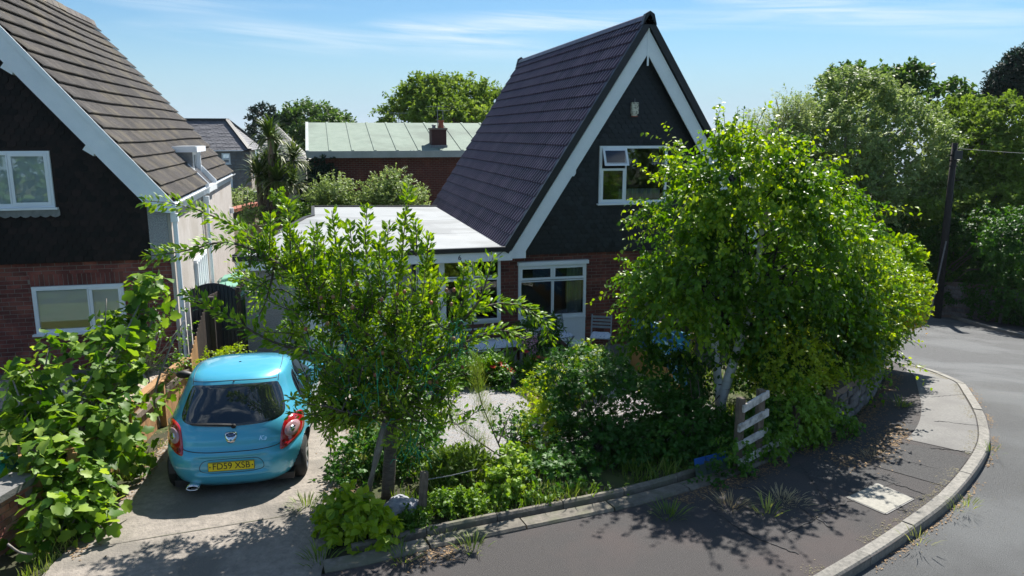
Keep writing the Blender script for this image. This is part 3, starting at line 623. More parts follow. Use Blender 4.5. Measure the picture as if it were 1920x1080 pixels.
holes = [(-.35, 1.55, -1, 1.35), (1.95, 3.8, -1, 1.53)]
mb = MB(); wallholes(mb, gx0, 3.8, YF, YF+.2, -.9, 1.52, holes)
b0 = Vector((FR[1][0]+.1, FR[1][1]-.1, 0)); mb.prism([(gx0, YF+.2, -.9), (gx0+.2, YF+.2, -.9), (b0.x+.2, b0.y, -.9), (b0.x, b0.y, -.9)], (0, 0, 2.6)); mb.box(b0.x, 3.9, b0.y, b0.y+.2, -.9, fz-.1)
mb.build('pebbledash_wall', M['pebble'], H, fixn=True)
gd = MB(); gd.box(-.35, 1.55, YF+.06, YF+.1, -.5, 1.35)
for k in range(12): gd.box(-.33+k*.157, -.33+k*.157+.13, YF+.045, YF+.06, -.45, 1.28)
gd.build('garage_door', M['white'], H)
for k, (a, b) in enumerate(((1.95, 2.5), (2.5, 3.15), (3.15, 3.8))):
    wz = window(H, a, b, .12, 1.53, YF, [(0, 1, 0, .72, True), (0, 1, .73, 1, False)], name='porch_window' if k != 1 else 'porch_door_frame', fw=.06, sill=False, d=.09)
    mb = MB(); mb.box(a, b, YF+.02, YF+.08, -.56, .12); mb.build('infill_panel', M['white'], wz)
for k in range(6):
    pass
def text(name, s, size, loc, rot, m, parent, ext=.003, align='CENTER'):
    c = bpy.data.curves.new(name, 'FONT'); c.body = s; c.size = size; c.extrude = ext; c.align_x = align; c.align_y = 'CENTER'; c.materials.append(m)
    dg = bpy.data.objects.new('tmp', c); COL.objects.link(dg); bpy.context.view_layer.update()
    me = bpy.data.meshes.new_from_object(dg.evaluated_get(bpy.context.evaluated_depsgraph_get())); bpy.data.objects.remove(dg); me.name = name
    return link(name, me, parent, loc=loc, rot=rot)
text('house_number', '6', .15, (2.85, 15.945, BZ+.035), (R(90), 0, 0), pm('navy_number', (.01, .02, .06), rough=.4), H)
mb = MB(); mb.tube([(3.8, 15.9, 1.74), (3.65, 15.94, 1.62), (3.5, 15.97, 1.5), (3.3, 16.0, 1.45), (3.05, 16.06, 1.38)], .006, 5); mb.build('cable', M['black'], H)
for (x_, y_, z_, r_) in ((1.9, 16.12, 1.5, .035), (3.16, 16.16, .9, .02)):
    mb = MB(); mb.tube([(x_, y_, z_), (x_, y_, -.5)], r_, 8); mb.build('downpipe', M['black'], H, smooth=True)
# interior of porch: plants and chairs seen through the glass stay dark
mb = MB(); mb.box(1.8, 3.8, 18.4, 18.5, -.55, 1.6); mb.box(1.75, 1.85, 16.4, 18.4, -.55, 1.6); mb.build('porch_inner_wall', M['room'], H)

# ---------------------------------------------------------------- left neighbour house
LY = 14.8; LEX = -2.5; LEZ = 3.07; LAX = -5.95; LAZ = 7.27; LYB = 24.9; LS = (LAZ-LEZ)/(LEX-LAX); LB = 1.99
LH = thing('neighbour_house', 'brown tile hung gable house with grey roof and red brick ground floor', 'house', (LAX, LY, 0))
ru = Vector((LAX-LEX, 0, LAZ-LEZ)).normalized(); rn = Vector((ru.z, 0, -ru.x))
mb = MB()
for sx in (1, -1):
    def X(x): return LAX+sx*(x-LAX)
    mb.prism([(X(LEX), 14.6, LEZ-.06), (LAX, 14.6, LAZ-.06), (LAX, 14.6, LAZ-.2), (X(LEX), 14.6, LEZ-.2)], (0, LYB-14.6, 0))
lrf = mb.build('roof', M['black'], LH, fixn=True)
prof = [(0, 0)]
for i in range(5): prof += [(i/5+.04, .0), (i/5+.07, .012), (i/5+.13, .012), (i/5+.16, 0)]
prof += [(1, 0)]
lsl = math.hypot(LAX-LEX, LAZ-LEZ); NRL = 17; NCL = 30; TWL = (LYB-14.62)/NCL
DY0, DY1 = 19.0, 20.4; DZT = 3.78
def lskip(p): return DY0 < p.y < DY1 and p.z < DZT-.1
def lsag(u, v): return -.03*math.sin(u*.55+.4)*math.sin(v*.9)
roof_tiles(lrf, (LEX+.03, 14.62, LEZ-.03), (0, 1, 0), (LAX-LEX, 0, LAZ-LEZ), NRL, lsl/NRL, NCL, TWL, prof, M['tileL'], sag=lsag, skip=lskip, thick=.022, lift=.055)
for k in range(22):
    y0 = 14.6+k*(LYB-14.6)/22; mb = MB(); z = LAZ+.03+RS.uniform(-.01, .01)
    mb.prism([(LAX-.16, y0, z-.15), (LAX-.11, y0, z), (LAX, y0, z+.06), (LAX+.11, y0, z), (LAX+.16, y0, z-.15)], (0, (LYB-14.6)/22-.02, 0)); mb.build('ridge_tile', M['tileL'], lrf, fixn=True)
d = ru; n = rn
for sx in (1, -1):
    def X(x): return LAX+sx*(x-LAX)
    o = .06; kk = .52
    zz = lambda x, off: LEZ+(LEX-x)*LS-off
    mb = MB(); mb.prism([(X(x), 14.57, z) for x, z in ((LEX+.06, zz(LEX+.06, o)), (LAX, zz(LAX, o)), (LAX, zz(LAX, o+kk)), (LEX-.32, zz(LEX-.32, o+kk)), (LEX+.06, zz(LEX+.06, o+.12)))], (0, .035, 0)); mb.build('bargeboard', M['whitewood'], LH, fixn=True)
    mb = MB(); mb.prism([(X(x), 14.545, z) for x, z in ((LEX+.08, zz(LEX+.08, -.02)), (LAX, zz(LAX, -.02)), (LAX, zz(LAX, .1)), (LEX+.08, zz(LEX+.08, .1)))], (0, .025, 0)); mb.build('verge_strip', M['white'], LH, fixn=True)
    for xq in (-3.7, -4.78):
        z = zz(xq, o+kk); mb = MB(); mb.prism([(X(xq-.11), 14.6, z-.02), (X(xq+.05), 14.6, z-.13), (X(xq+.09), 14.6, z-.02), (X(xq-.02), 14.6, z+.1)], (0, .25, 0)); mb.build('purlin_end', M['whitewood'], LH, fixn=True)
LW1 = (-5.9, -4.0, 3.09, 4.05+.02)
lw0 = (-5.11, 14.80, 3.91); lw1 = (-4.37, 14.80, 3.91); lw2 = (-4.41, 14.80, 2.96); 
LW1 = (lw1[0]-2.0, lw1[0], lw2[2], lw1[2])
LWx = ((-4.92, 14.90, 1.60)[0], (-3.45, 14.90, 1.55)[0], (-3.54, 14.90, 0.73)[2], (-4.16, 14.90, 1.57)[2])
mb = MB(); zc2 = lambda x: LEZ+(-abs(x-LAX)+LEX-LAX)*LS-.3
shx = -2.93
xs = sorted([2*LAX-shx, LW1[0], LW1[1], LAX, shx])
for a, b in zip(xs[:-1], xs[1:]):
    if a >= LW1[0]-1e-4 and b <= LW1[1]+1e-4:
        mb.prism([(a, LY, LB), (b, LY, LB), (b, LY, LW1[2]), (a, LY, LW1[2])], (0, .2, 0)); mb.prism([(a, LY, LW1[3]), (b, LY, LW1[3]), (b, LY, zc2(b)), (a, LY, zc2(a))], (0, .2, 0))
    else: mb.prism([(a, LY, LB), (b, LY, LB), (b, LY, zc2(b)), (a, LY, zc2(a))], (0, .2, 0))
lgo = mb.build('gable_wall', M['scalL'], LH, fixn=True)
def insL(x, z): return z < zc2(x)+.05 and not (LW1[0]-.1 < x < LW1[1]+.1 and LW1[2]-.14 < z < LW1[3]+.02)
lay_scallops(lgo, insL, -8.9, shx-.03, LB+.0, 6.9, LY, M['scalL'], lambda s: abs(s[0]+4.1)+abs(s[1]-3.4)*.6)
lu = window(LH, *LW1, LY-.05, [(0, .69, 0, 1, False), (.69, 1, 0, 1, True)], name='upper_window', glass='glass2', fw=.07)
M['blind'] = pm('pale_reflection_blind', (.8, .88, .9), (.7, .8, .84), 1.2, .9)  # blind kept pale to stand in for bright surroundings reflected in the panes
mb = MB(); mb.box(LW1[0], LW1[1], LY+.02, LY+.03, LW1[2], LW1[3]); mb.build('blind', M['blind'], lu)
# lead apron with scalloped edge
mb = MB(); x0, x1, z = LW1[0]-.06, LW1[1]+.07, LW1[2]-.035; pts = [(x1, z), (x0, z)]
nsc = 14
for i in range(nsc):
    for t in (0, .25, .5, .75): u = x0+(x1-x0)*(i+t)/nsc; pts.append((u, z-.1-.035*math.sin(t*math.pi)))
pts.append((x1, z-.1)); mb.prism([(a, LY-.06, b) for a, b in pts], (0, .012, 0)); mb.build('lead_apron', M['lead'], lu, fixn=True)
bwl = MB(); wallholes(bwl, -9.1, -2.62, LY+.1, LY+.3, -.4, LB, [LWx]); lbo = bwl.build('brick_wall', M['mortar'], LH)
BL = brickmeshes(M['brickL'])
# soldier course over the window
SOL = (LWx[0]-.03, LWx[1]-.0, LWx[3], LWx[3]+.22)
n_, rest = lay_bricks(lbo, -6.1, -2.62, -.15, LB, LY+.1, [LWx, SOL], BL, 275)
if rest.v: rest.build('bricks', M['brickL'], lbo, kind='stuff')
k = int((SOL[1]-SOL[0])/.075)
for i in range(k): link('brick', BL[i % 3], lbo, loc=(SOL[0]+.04+i*.0755, LY+.093, SOL[2]+.11), rot=(0, R(90), 0))
rest = MB()
_n, rest = lay_bricks(lbo, -9.1, -6.1, -.15, LB, LY+.1, [], BL, 0); rest.build('bricks_far', M['brickL'], lbo, kind='stuff').name = 'bricks.001'
ll = window(LH, *LWx, LY+.04, [(0, .62, 0, 1, False), (.62, 1, 0, 1, True)], name='lower_window', glass='glass2', fw=.07)
mb = MB(); mb.box(LWx[0], LWx[1], LY+.1, LY+.11, LWx[2]+.2, LWx[3]); mb.build('blind', M['blind'], ll)
# rendered corner and side wall
mb = MB(); mb.prism([(shx, LY-.02, LB), (-2.62, LY-.02, LB), (-2.62, LY-.02, zc2(-2.62)+.15), (shx, LY-.02, zc2(shx)+.1)], (0, .25, 0)); mb.build('corner_render', M['pebble'], LH, fixn=True)
mb = MB(); mb.box(-2.62, -2.56, LY+.02, DY0-.1, -.8, 2.9); mb.box(-2.7, -2.52, DY0-.1, LYB-.1, -.8, 2.92); mb.box(-9.3, -2.7, LYB-.3, LYB-.15, -.8, 2.9); mb.box(-9.3, -9.1, LY+.1, LYB-.3, -.8, 2.9); mb.build('side_wall', M['render'], LH)
mb = MB(); mb.prism([(2*LAX-LEX+.2, LYB-.3, 2.9), (LEX-.2, LYB-.3, 2.9), (LAX, LYB-.3, LAZ-.3)], (0, .12, 0)); mb.build('rear_gable', M['scalL'], LH, fixn=True)
mb = MB(); mb.box(-8.9, -2.8, 16.6, 16.7, -.1, 2.9); mb.box(-8.9, -2.8, 15.1, 24, 2.4, 2.5); mb.box(-9, -2.7, 15.1, 24, -.3, -.1); mb.build('inner_wall', M['blind'], LH)
# gutters, downpipes, dormer
def gutter(x, z, y0, y1):
    mb = MB(); pr = [(x+.055*math.cos(a), z+.055*math.sin(a)) for a in np.linspace(math.pi, 2*math.pi, 7)]
    pr += [(x+.045*math.cos(a), z+.045*math.sin(a)) for a in np.linspace(2*math.pi, math.pi, 7)]
    mb.prism([(a, y0, b) for a, b in pr], (0, y1-y0, 0)); return mb
gutter(LEX+.07, LEZ-.06, 14.6, DY0).build('gutter', M['white'], LH, fixn=True); gutter(LEX+.07, LEZ-.06, DY1, LYB).build('gutter', M['white'], LH, fixn=True)
mb = MB(); mb.box(LEX-.02, LEX+.02, 14.62, LYB, LEZ-.24, LEZ-.08); mb.build('eaves_board', M['white'], LH)
for (x, y) in ((-2.5, 14.85), (-2.46, 18.8)):
    mb = MB(); mb.box(x-.06, x+.06, y-.06, y+.06, LEZ-.42, LEZ-.27); mb.tube([(x, y, LEZ-.4), (x, y, .0 if y < 16 else -.5)], .042, 10); mb.build('downpipe', M['white'], LH, smooth=False)
xr = lambda z: LEX-(z-LEZ)/LS
dm = MB(); dm.box(xr(DZT)-.1, -2.6, DY0-.05, DY1+.05, DZT, DZT+.12); dmo = dm.build('dormer_roof', M['whitewood'], LH, label='flat white dormer roof edge')
mb = MB(); mb.box(xr(DZT)-.1, -2.64, DY0, DY1, DZT+.12, DZT+.13); mb.build('dormer_lead', M['lead'], LH)
fx = -2.82; zr_ = lambda x: LEZ+(LEX-x)*LS
for (y, mm, nm) in ((DY0+.02, 'lead', 'dormer_cheek'), (DY1-.09, 'white', 'dormer_cheek')):
    mb = MB(); mb.prism([(fx+.1, y, zr_(fx)-.25), (fx+.1, y, DZT), (xr(DZT)+.02, y, DZT), (xr(DZT)+.02, y, DZT-.3)], (0, .07, 0)); mb.build(nm, M[mm], LH, fixn=True)
mb = MB(); mb.prism([(LEX+.1, DY1-.02, LEZ-.22), (LEX+.1, DY1-.02, LEZ-.0), (fx, DY1-.02, zr_(fx)+.09), (fx, DY1-.02, LEZ-.22)], (0, .05, 0)); mb.prism([(LEX+.1, DY0-.03, LEZ-.22), (LEX+.1, DY0-.03, LEZ-.0), (fx, DY0-.03, zr_(fx)+.07), (fx, DY0-.03, LEZ-.22)], (0, .05, 0)); mb.build('dormer_flashing', M['white'], LH, fixn=True)
f = MB(); zb = 3.02
for (y0, y1, z0, z1) in ((DY0+.1, DY0+.17, zb, DZT), (DY1-.17, DY1-.1, zb, DZT), (DY0+.17, DY1-.17, zb, zb+.07), (DY0+.17, DY1-.17, DZT-.08, DZT), (DY0+.65, DY0+.75, zb+.07, DZT-.08)): f.box(fx-.04, fx+.03, y0, y1, z0, z1)
do = f.build('dormer_window', M['white'], LH); mb = MB(); mb.box(fx-.02, fx-.015, DY0+.17, DY1-.17, zb+.07, DZT-.08); mb.build('pane', M['glass'], do)
mb = MB(); mb.box(fx-.1, LEX+.1, DY0+.03, DY1-.03, LEZ-.2, LEZ-.06); mb.build('dormer_apron', M['white'], LH)
# side door with louvred glazing on the flank
mb = MB(); x = -2.52
for y0 in np.arange(17.0, 18.5, .28): mb.box(x-.04, x+.03, y0, y0+.1, -.3, 1.55)
mb.box(x-.04, x+.02, 16.95, 18.6, 1.55, 1.62); mb.box(x-.045, x-.02, 16.95, 18.6, -.3, 1.55)
mb.build('side_door', M['white'], LH)
mb = MB(); mb.box(-2.53, -2.42, LYB-.9, LYB-.8, 1.9, 2.05); mb.build('outside_light', M['white'], LH)

# ---------------------------------------------------------------- small blue hatchback, built in its own axes: rear bumper at y = 0, heading +y
def make_car():
    car = thing('parked_car', 'small bright blue three door hatchback parked nose in on the concrete driveway', 'car', (-1.13, 8.98, g(-1.1, 10.5)+.012), rz=R(-3.5)); car.scale = (1, 1, .955)
    paint, nt, b = newmat('metallic_blue_paint'); b.inputs['Base Color'].default_value = (.075, .44, .63, 1); b.inputs['Metallic'].default_value = .2; b.inputs['Roughness'].default_value = .3
    b.inputs['Coat Weight'].default_value = 1; b.inputs['Coat Roughness'].default_value = .03
    glass = pm('tinted_car_glass', (.008, .012, .016), rough=.04, spec=.9, coat=.6)
    rub = pm('black_rubber', (.015, .015, .016), (.025, .025, .025), 30, .8, .3); plas = pm('dark_plastic', (.02, .02, .022), rough=.55)
    red = pm('red_lens', (.42, .006, .012), rough=.1, spec=.8, coat=1); clear = pm('pinkish_clear_lens', (.5, .3, .33), (.42, .22, .26), 40, .12, coat=1); chrome = pm('chrome', (.75, .77, .8), metal=1, rough=.12)
    alloy = pm('alloy', (.35, .36, .37), metal=.8, rough=.35)
    # z-level table: z, half width, y rear, y front, exponent
    T = np.array([
        [.17, .70, .13, 3.42, 3.2], [.24, .765, .05, 3.52, 3.4], [.34, .80, .015, 3.58, 3.6], [.45, .822, .0, 3.61, 3.7], [.55, .832, .012, 3.61, 3.7], [.62, .832, .045, 3.58, 3.6],
        [.68, .826, .085, 3.52, 3.5], [.76, .818, .105, 3.38, 3.4], [.84, .805, .14, 3.12, 3.3], [.91, .785, .18, 2.86, 3.2], [.97, .76, .225, 2.68, 3.1],
        [1.05, .728, .285, 2.52, 3.1], [1.14, .69, .36, 2.36, 3.1], [1.24, .648, .45, 2.18, 3.1], [1.32, .612, .525, 1.96, 3.0], [1.37, .575, .58, 1.78, 2.9],
        [1.405, .52, .65, 1.62, 2.7], [1.43, .44, .74, 1.5, 2.5], [1.446, .32, .86, 1.36, 2.3], [1.455, .17, .98, 1.22, 2.1], [1.457, .02, 1.07, 1.12, 2]])
    nz = 150; u = np.linspace(0, len(T)-1, nz); i = np.clip(u.astype(int), 0, len(T)-2); f = (u-i)[:, None]
    Pm = T[np.clip(i-1, 0, len(T)-1)]; P0 = T[i]; P1 = T[i+1]; P2 = T[np.clip(i+2, 0, len(T)-1)]
    Z = .5*((2*P0)+(P1-Pm)*f+(2*Pm-5*P0+4*P1-P2)*f**2+(3*P0-Pm-3*P1+P2)*f**3)
    nt_ = 192; th = np.linspace(0, 2*np.pi, nt_, endpoint=False)
    V = np.zeros((nz, nt_, 3))
    for k in range(nz):
        z, w, yr, yf, n = Z[k]; n = n+1.5*float(ss(1.25, .8, z)); c, s_ = np.cos(th), np.sin(th)
        ex = np.sign(c)*np.abs(c)**(2/n); ey = np.sign(s_)*np.abs(s_)**(2/n)
        V[k, :, 0] = w*ex; V[k, :, 1] = (yr+yf)/2+(yf-yr)/2*ey
        # more rounded rear plan view
        rb = np.clip((-ey-.55)/.45, 0, 1); V[k, :, 1] += .10*(np.abs(ex)**2.2)*rb*(z < 2); V[k, :, 2] = z
        # hatch recess round the number plate
        if .3 < z < .62:
            m_ = ss(.44, .36, np.abs(V[k, :, 0]))*(ey < -.5)*ss(.34, .39, z)*ss(.6, .55, z); V[k, :, 1] += .03*m_
    # crease: shoulder line over the wheels
    for k in range(nz):
        z = Z[k, 0]
        for yw in (.62, 2.92):
            m_ = np.exp(-((V[k, :, 1]-yw)/.42)**2)*np.exp(-((z-.55)/.22)**2)*(np.abs(V[k, :, 0]) > .5); V[k, :, 0] += np.sign(V[k, :, 0])*.022*m_
    wz, wr = .30, .345
    keep = np.ones((nz-1, nt_), bool)
    for yw in (.62, 2.92):
        d = np.hypot(V[..., 1]-yw, V[..., 2]-wz); side = np.abs(V[..., 0]) > .55
        sn = side & (np.abs(d-wr) < .022); a = np.arctan2(V[..., 2]-wz, V[..., 1]-yw)
        V[..., 1] = np.where(sn, yw+wr*np.cos(a), V[..., 1]); V[..., 2] = np.where(sn, wz+wr*np.sin(a), V[..., 2])
        d = np.hypot(V[..., 1]-yw, V[..., 2]-wz); inn = (d <= wr+1e-3) & side; j = (np.arange(nt_)+1) % nt_
        allin = inn[:-1] & inn[1:] & inn[:-1][:, j] & inn[1:][:, j]; keep &= ~allin
    I = np.arange(nz*nt_).reshape(nz, nt_); J = np.roll(I, -1, 1)
    F = np.stack([I[:-1], J[:-1], J[1:], I[1:]], -1)[keep]
    me = npmesh('body', V.reshape(-1, 3), F, paint, smooth=True); bo = link('body', me, car, world=False)
    full = np.stack([I[:-1], J[:-1], J[1:], I[1:]], -1).reshape(-1, 4)
    bvh = BVHTree.FromPolygons([tuple(v) for v in V.reshape(-1, 3)], [tuple(q) for q in full])
    def surf(x, z, axis, side=1, y=None):
        if axis == 'rear': o, d = Vector((x, -1, z)), Vector((0, 1, 0))
        elif axis == 'side': o, d = Vector((side*2, x, z)), Vector((-side, 0, 0))
        else: o, d = Vector((x, z, 3)), Vector((0, 0, -1))
        h = bvh.ray_cast(o, d); 
        return (h[0], h[1] if h[1].dot(d) < 0 else -h[1]) if h[0] is not None else (o+d*1.2, -d)
    def patch(name, outl, axis, m, off=.004, side=1, rings=7, thick=True, parent=bo, cen=None, label=None):
        n = len(outl); cx, cz = cen or (sum(p[0] for p in outl)/n, sum(p[1] for p in outl)/n); V_ = []; fine = outl
        for r in range(rings+1):
            t = r/rings
            for (x, z) in fine:
                p, nn = surf(cx+(x-cx)*t, cz+(z-cz)*t, axis, side); V_.append(p+nn*(off if r < rings else -.004))
                if r == 0: pass
        # outer ring pushed in for a rounded edge
        pr = []
        for r, t in enumerate(list(np.linspace(0, .97, rings))+[1.0]):
            for (x, z) in fine:
                p, nn = surf(cx+(x-cx)*t, cz+(z-cz)*t, axis, side); pr.append(p+nn*(off if t < .99 else -.003))
        F_ = [(r*n+k, r*n+(k+1) % n, (r+1)*n+(k+1) % n, (r+1)*n+k) for r in range(rings) for k in range(n)]
        mb = MB(); mb.add(pr, F_); return mb.build(name, m, parent, smooth=True, world=False, label=label)
    def curve2(pts, per=8, closed=True):
        p = np.array(pts+pts[:3] if closed else [pts[0]]+pts+[pts[-1]], float); out = []
        for k in range(len(p)-3):
            for t in np.linspace(0, 1, per, endpoint=False):
                a, b, c, d = p[k:k+4]; out.append(tuple(.5*(2*b+(c-a)*t+(2*a-5*b+4*c-d)*t*t+(3*b-a-3*c+d)*t**3)))
        return out
    # rear window
    rw = curve2([(-.44, 1.312), (0, 1.338), (.44, 1.312), (.53, 1.25), (.585, 1.1), (.6, .985), (.52, .935), (.3, .915), (0, .908), (-.3, .915), (-.52, .935), (-.6, .985), (-.585, 1.1), (-.53, 1.25)])
    patch('rear_window', rw, 'rear', glass, .004, rings=8)
    # body seams (dark, slightly raised tubes sunk in the paint)
    def seam(pts, axis, r=.0045, side=1, m=plas, name='seam', closed=False, off=-.001):
        q = curve2(pts, 10, closed); mb = MB(); P3 = [surf(a, b_, axis, side)[0]+surf(a, b_, axis, side)[1]*off for a, b_ in q]
        if closed: P3.append(P3[0])
        mb.tube(P3, r, 5); return mb.build(name, m, bo, smooth=True, world=False)
    seam([(-.60, .90), (-.585, .8), (-.56, .7), (-.52, .655), (-.3, .635), (0, .632), (.3, .635), (.52, .655), (.56, .7), (.585, .8), (.60, .90)], 'rear', .006)
    seam([(-.5, 1.335), (-.25, 1.362), (0, 1.37), (.25, 1.362), (.5, 1.335)], 'rear', .005)
    seam([(-.36, .44), (-.3, .53), (-.1, .545), (.1, .545), (.3, .53), (.36, .44), (.3, .385), (0, .375), (-.3, .385)], 'rear', .004, closed=True)
    for sx in (-1, 1):
        seam([(sx*.5, .7), (sx*.51, 1.0), (sx*.5, 1.3), (sx*.47, 1.7)], 'top', .005, name='roof_gutter')
        tl = curve2([(sx*.60, .905), (sx*.70, .93), (sx*.765, .895), (sx*.79, .80), (sx*.785, .70), (sx*.72, .655), (sx*.60, .60), (sx*.55, .60), (sx*.545, .66), (sx*.56, .8)])
        t_ = patch('tail_light', tl, 'rear', red, .014, rings=6)
        cc = [(sx*.665+.078*math.cos(a), .785+.083*math.sin(a)) for a in np.linspace(0, 2*math.pi, 28, endpoint=False)]
        patch('round_lens', cc, 'rear', clear, .024, rings=4, parent=t_)
        cc = [(sx*.665+.03*math.cos(a), .785+.032*math.sin(a)) for a in np.linspace(0, 2*math.pi, 18, endpoint=False)]
        patch('bulb', cc, 'rear', chrome, .027, rings=2, parent=t_)
        cc = [(sx*.592+.026*math.cos(a), .645+.026*math.sin(a)) for a in np.linspace(0, 2*math.pi, 18, endpoint=False)]
        patch('small_lens', cc, 'rear', pm('dark_red_lens', (.2, .003, .01), rough=.15), .018, rings=2, parent=t_)
        # side glazing, pillar, door
        s1 = curve2([(.92, .93), (.88, 1.02), (.92, 1.16), (1.02, 1.27), (1.14, 1.3), (1.2, 1.28), (1.22, 1.1), (1.22, .93), (1.07, .905)])
        patch('side_window', s1, 'side', glass, .004, sx)
        s2 = curve2([(1.27, .93), (1.27, 1.1), (1.27, 1.29), (1.5, 1.345), (1.75, 1.31), (2.05, 1.15), (2.3, .98), (2.28, .92), (1.8, .90), (1.4, .905)])
        patch('door_window', s2, 'side', glass, .004, sx)
        seam([(1.24, 1.33), (1.235, .9), (1.22, .6), (1.24, .35), (1.35, .27), (1.9, .25), (2.25, .28), (2.35, .5), (2.36, .9)], 'side', .005, sx, name='door_seam')
        mb = MB(); q = [surf(y, .80, 'side', sx)[0] for y in (1.34, 1.4, 1.46, 1.52)]
        mb.tube([p+Vector((sx*.022*k, 0, 0)) for p, k in zip(q, (0, 1, 1, 0))], .014, 8); mb.build('door_handle', paint, bo, smooth=True, world=False)
        # mirror
        m2 = curve2([(-.11, 0), (0, .055), (.1, .04), (.11, -.03), (0, -.06)]); mb = MB()
        rows = []
        for t in np.linspace(0, 1, 7):
            sc = math.sin(math.acos(min(1, 1-2*t)) if t < 1 else 0)*1.0 if 0 < t < 1 else .2
            rows.append([(sx*(.84+.09+x_*1), 2.18+(t-.5)*.12, .98+z_*1) for x_, z_ in [(a*sc, b_*sc) for a, b_ in m2]])
        n = len(m2); Vm = [p for r in rows for p in r]; Fm = [(r*n+k, r*n+(k+1) % n, (r+1)*n+(k+1) % n, (r+1)*n+k) for r in range(6) for k in range(n)]+[tuple(range(n)), tuple(6*n+k for k in range(n))]
        mb.add(Vm, Fm); mb.tube([(sx*.76, 2.2, .93), (sx*.86, 2.2, .95)], .022, 6); mb.build('door_mirror', paint if sx > 0 else plas, bo, smooth=True, world=False, fixn=True)
        # wheels
        for yw in (.62, 2.92):
            x0 = sx*.81; pr = [(.0, .2), (.02, .26), (.045, .285), (.09, .292), (.135, .285), (.16, .26), (.175, .2)]
            mb = MB(); n = 36; Vw = []
            for (dx, r) in pr: Vw += [(x0-sx*dx, yw+r*math.cos(2*math.pi*k/n), wz-.008+r*math.sin(2*math.pi*k/n)) for k in range(n)]
            mb.add(Vw, [(q*n+k, q*n+(k+1) % n, (q+1)*n+(k+1) % n, (q+1)*n+k) for q in range(len(pr)-1) for k in range(n)])
            wh = mb.build('wheel', rub, car, smooth=True, world=False, fixn=True)
            mb = MB(); n = 30; rm = [(.004, .2), (.02, .185), (.07, .18)]; Vw = []
            for (dx, r) in rm: Vw += [(x0-sx*dx, yw+r*math.cos(2*math.pi*k/n), wz-.008+r*math.sin(2*math.pi*k/n)) for k in range(n)]
            mb.add(Vw, [(q*n+k, q*n+(k+1) % n, (q+1)*n+(k+1) % n, (q+1)*n+k) for q in range(2) for k in range(n)])
            for s5 in range(7):
                a = s5*2*math.pi/7; mb.bar((x0-sx*.03, yw+.03*math.cos(a), wz-.008+.03*math.sin(a)), (x0-sx*.012, yw+.188*math.cos(a), wz-.008+.188*math.sin(a)), .035, .02, up=(1, 0, 0))
            mb.tube([(x0-sx*.05, yw, wz-.008), (x0-sx*.012, yw, wz-.008)], .045, 12); mb.build('rim', alloy, wh, world=False)
            mb = MB(); mb.tube([(x0-sx*.075, yw, wz-.008), (x0-sx*.085, yw, wz-.008)], .178, 24); mb.build('brake_disc', plas, wh, world=False)
            # arch liner
            mb = MB(); n = 20; A = np.linspace(-.0, math.pi+.0, n); 
            Vl = [(sx*xx, yw+(wr-.004)*math.cos(a), wz+(wr-.004)*math.sin(a)) for xx in (.76, .42) for a in A]
            mb.add(Vl, [(k, k+1, n+k+1, n+k) for k in range(n-1)]+[tuple(n+k for k in range(n))]); mb.build('arch_liner', plas, car, world=False)
    mb = MB(); mb.box(-.68, .68, .2, 3.35, .16, .24); mb.build('underbody', plas, car, world=False)
    mb = MB(); mb.box(-.4, -.1, .2, .5, .17, .26); mb.build('silencer', plas, car, world=False)
    mb = MB(); cx = -.45; mb.tube([(cx, .2, .20), (cx, -.01, .20)], .04, 12, False)
    for dx in (-.05, .0, .05): pass
    pr = [(cx+dx*.075, .02+0*dx, .205+dz*.032) for dx, dz in [(math.cos(a), math.sin(a)) for a in np.linspace(0, 2*math.pi, 20, endpoint=False)]]
    n = 20; V_ = pr+[(p[0], .14, p[2]) for p in pr]+[((p[0]-cx)*.82+cx, .02, (p[2]-.205)*.78+.205) for p in pr]+[((p[0]-cx)*.82+cx, .12, (p[2]-.2)*.78+.2) for p in pr]
    mb = MB(); F_ = []
    for k in range(n): j = (k+1) % n; F_ += [(k, j, n+j, n+k), (k, 2*n+k, 2*n+j, j), (2*n+k, 3*n+k, 3*n+j, 2*n+j)]
    F_.append(tuple(3*n+k for k in range(n))); mb.add(V_, F_); mb.build('exhaust_tip', chrome, car, world=False, smooth=True)
    # number plate
    p, nn = surf(0, .465, 'rear'); tilt = math.atan2(nn.z, -nn.y); yl = pm('yellow_plate', (.85, .66, .01), rough=.35)
    mb = MB(); mb.box(-.26, .26, -.006, .006, -.056, .056); pl = mb.build('number_plate', yl, bo, world=False); pl.location = p+Vector((0, -.012, 0)); pl.rotation_euler = (-tilt*.5-R(4), 0, 0)
    blk = pm('plate_black', (.01, .01, .01), rough=.4)
    t = text('registration', 'FD59 XSB', .098, (0, -.0075, .002), (R(90), 0, 0), blk, None, .001); t.parent = pl; t.scale = (1.0, 1.0, 1)
    bb = np.array([v.co[:] for v in t.data.vertices]); wd = bb[:, 0].max()-bb[:, 0].min(); hh = bb[:, 1].max()-bb[:, 1].min(); t.scale = (.415/wd, .079/hh, 1); t.location.z = .002
    mb = MB(); bars(mb, -.26, .26, -.056, .056, -.0075, .005, .001)
    for sx in (-1, 1): mb.tube([(sx*.237, -.006, 0), (sx*.237, -.009, 0)], .008, 8)
    mb.build('plate_border', blk, pl, world=False)
    # badge: chrome shield with a dark oval, and the script name
    sh = curve2([(-.07, .83), (-.05, .85), (0, .855), (.05, .85), (.07, .83), (.06, .78), (.035, .735), (0, .725), (-.035, .735), (-.06, .78)], 4)
    bd = patch('badge', sh, 'rear', chrome, .012, rings=3)
    ov = [(.055*math.cos(a), .818+.023*math.sin(a)) for a in np.linspace(0, 2*math.pi, 24, endpoint=False)]
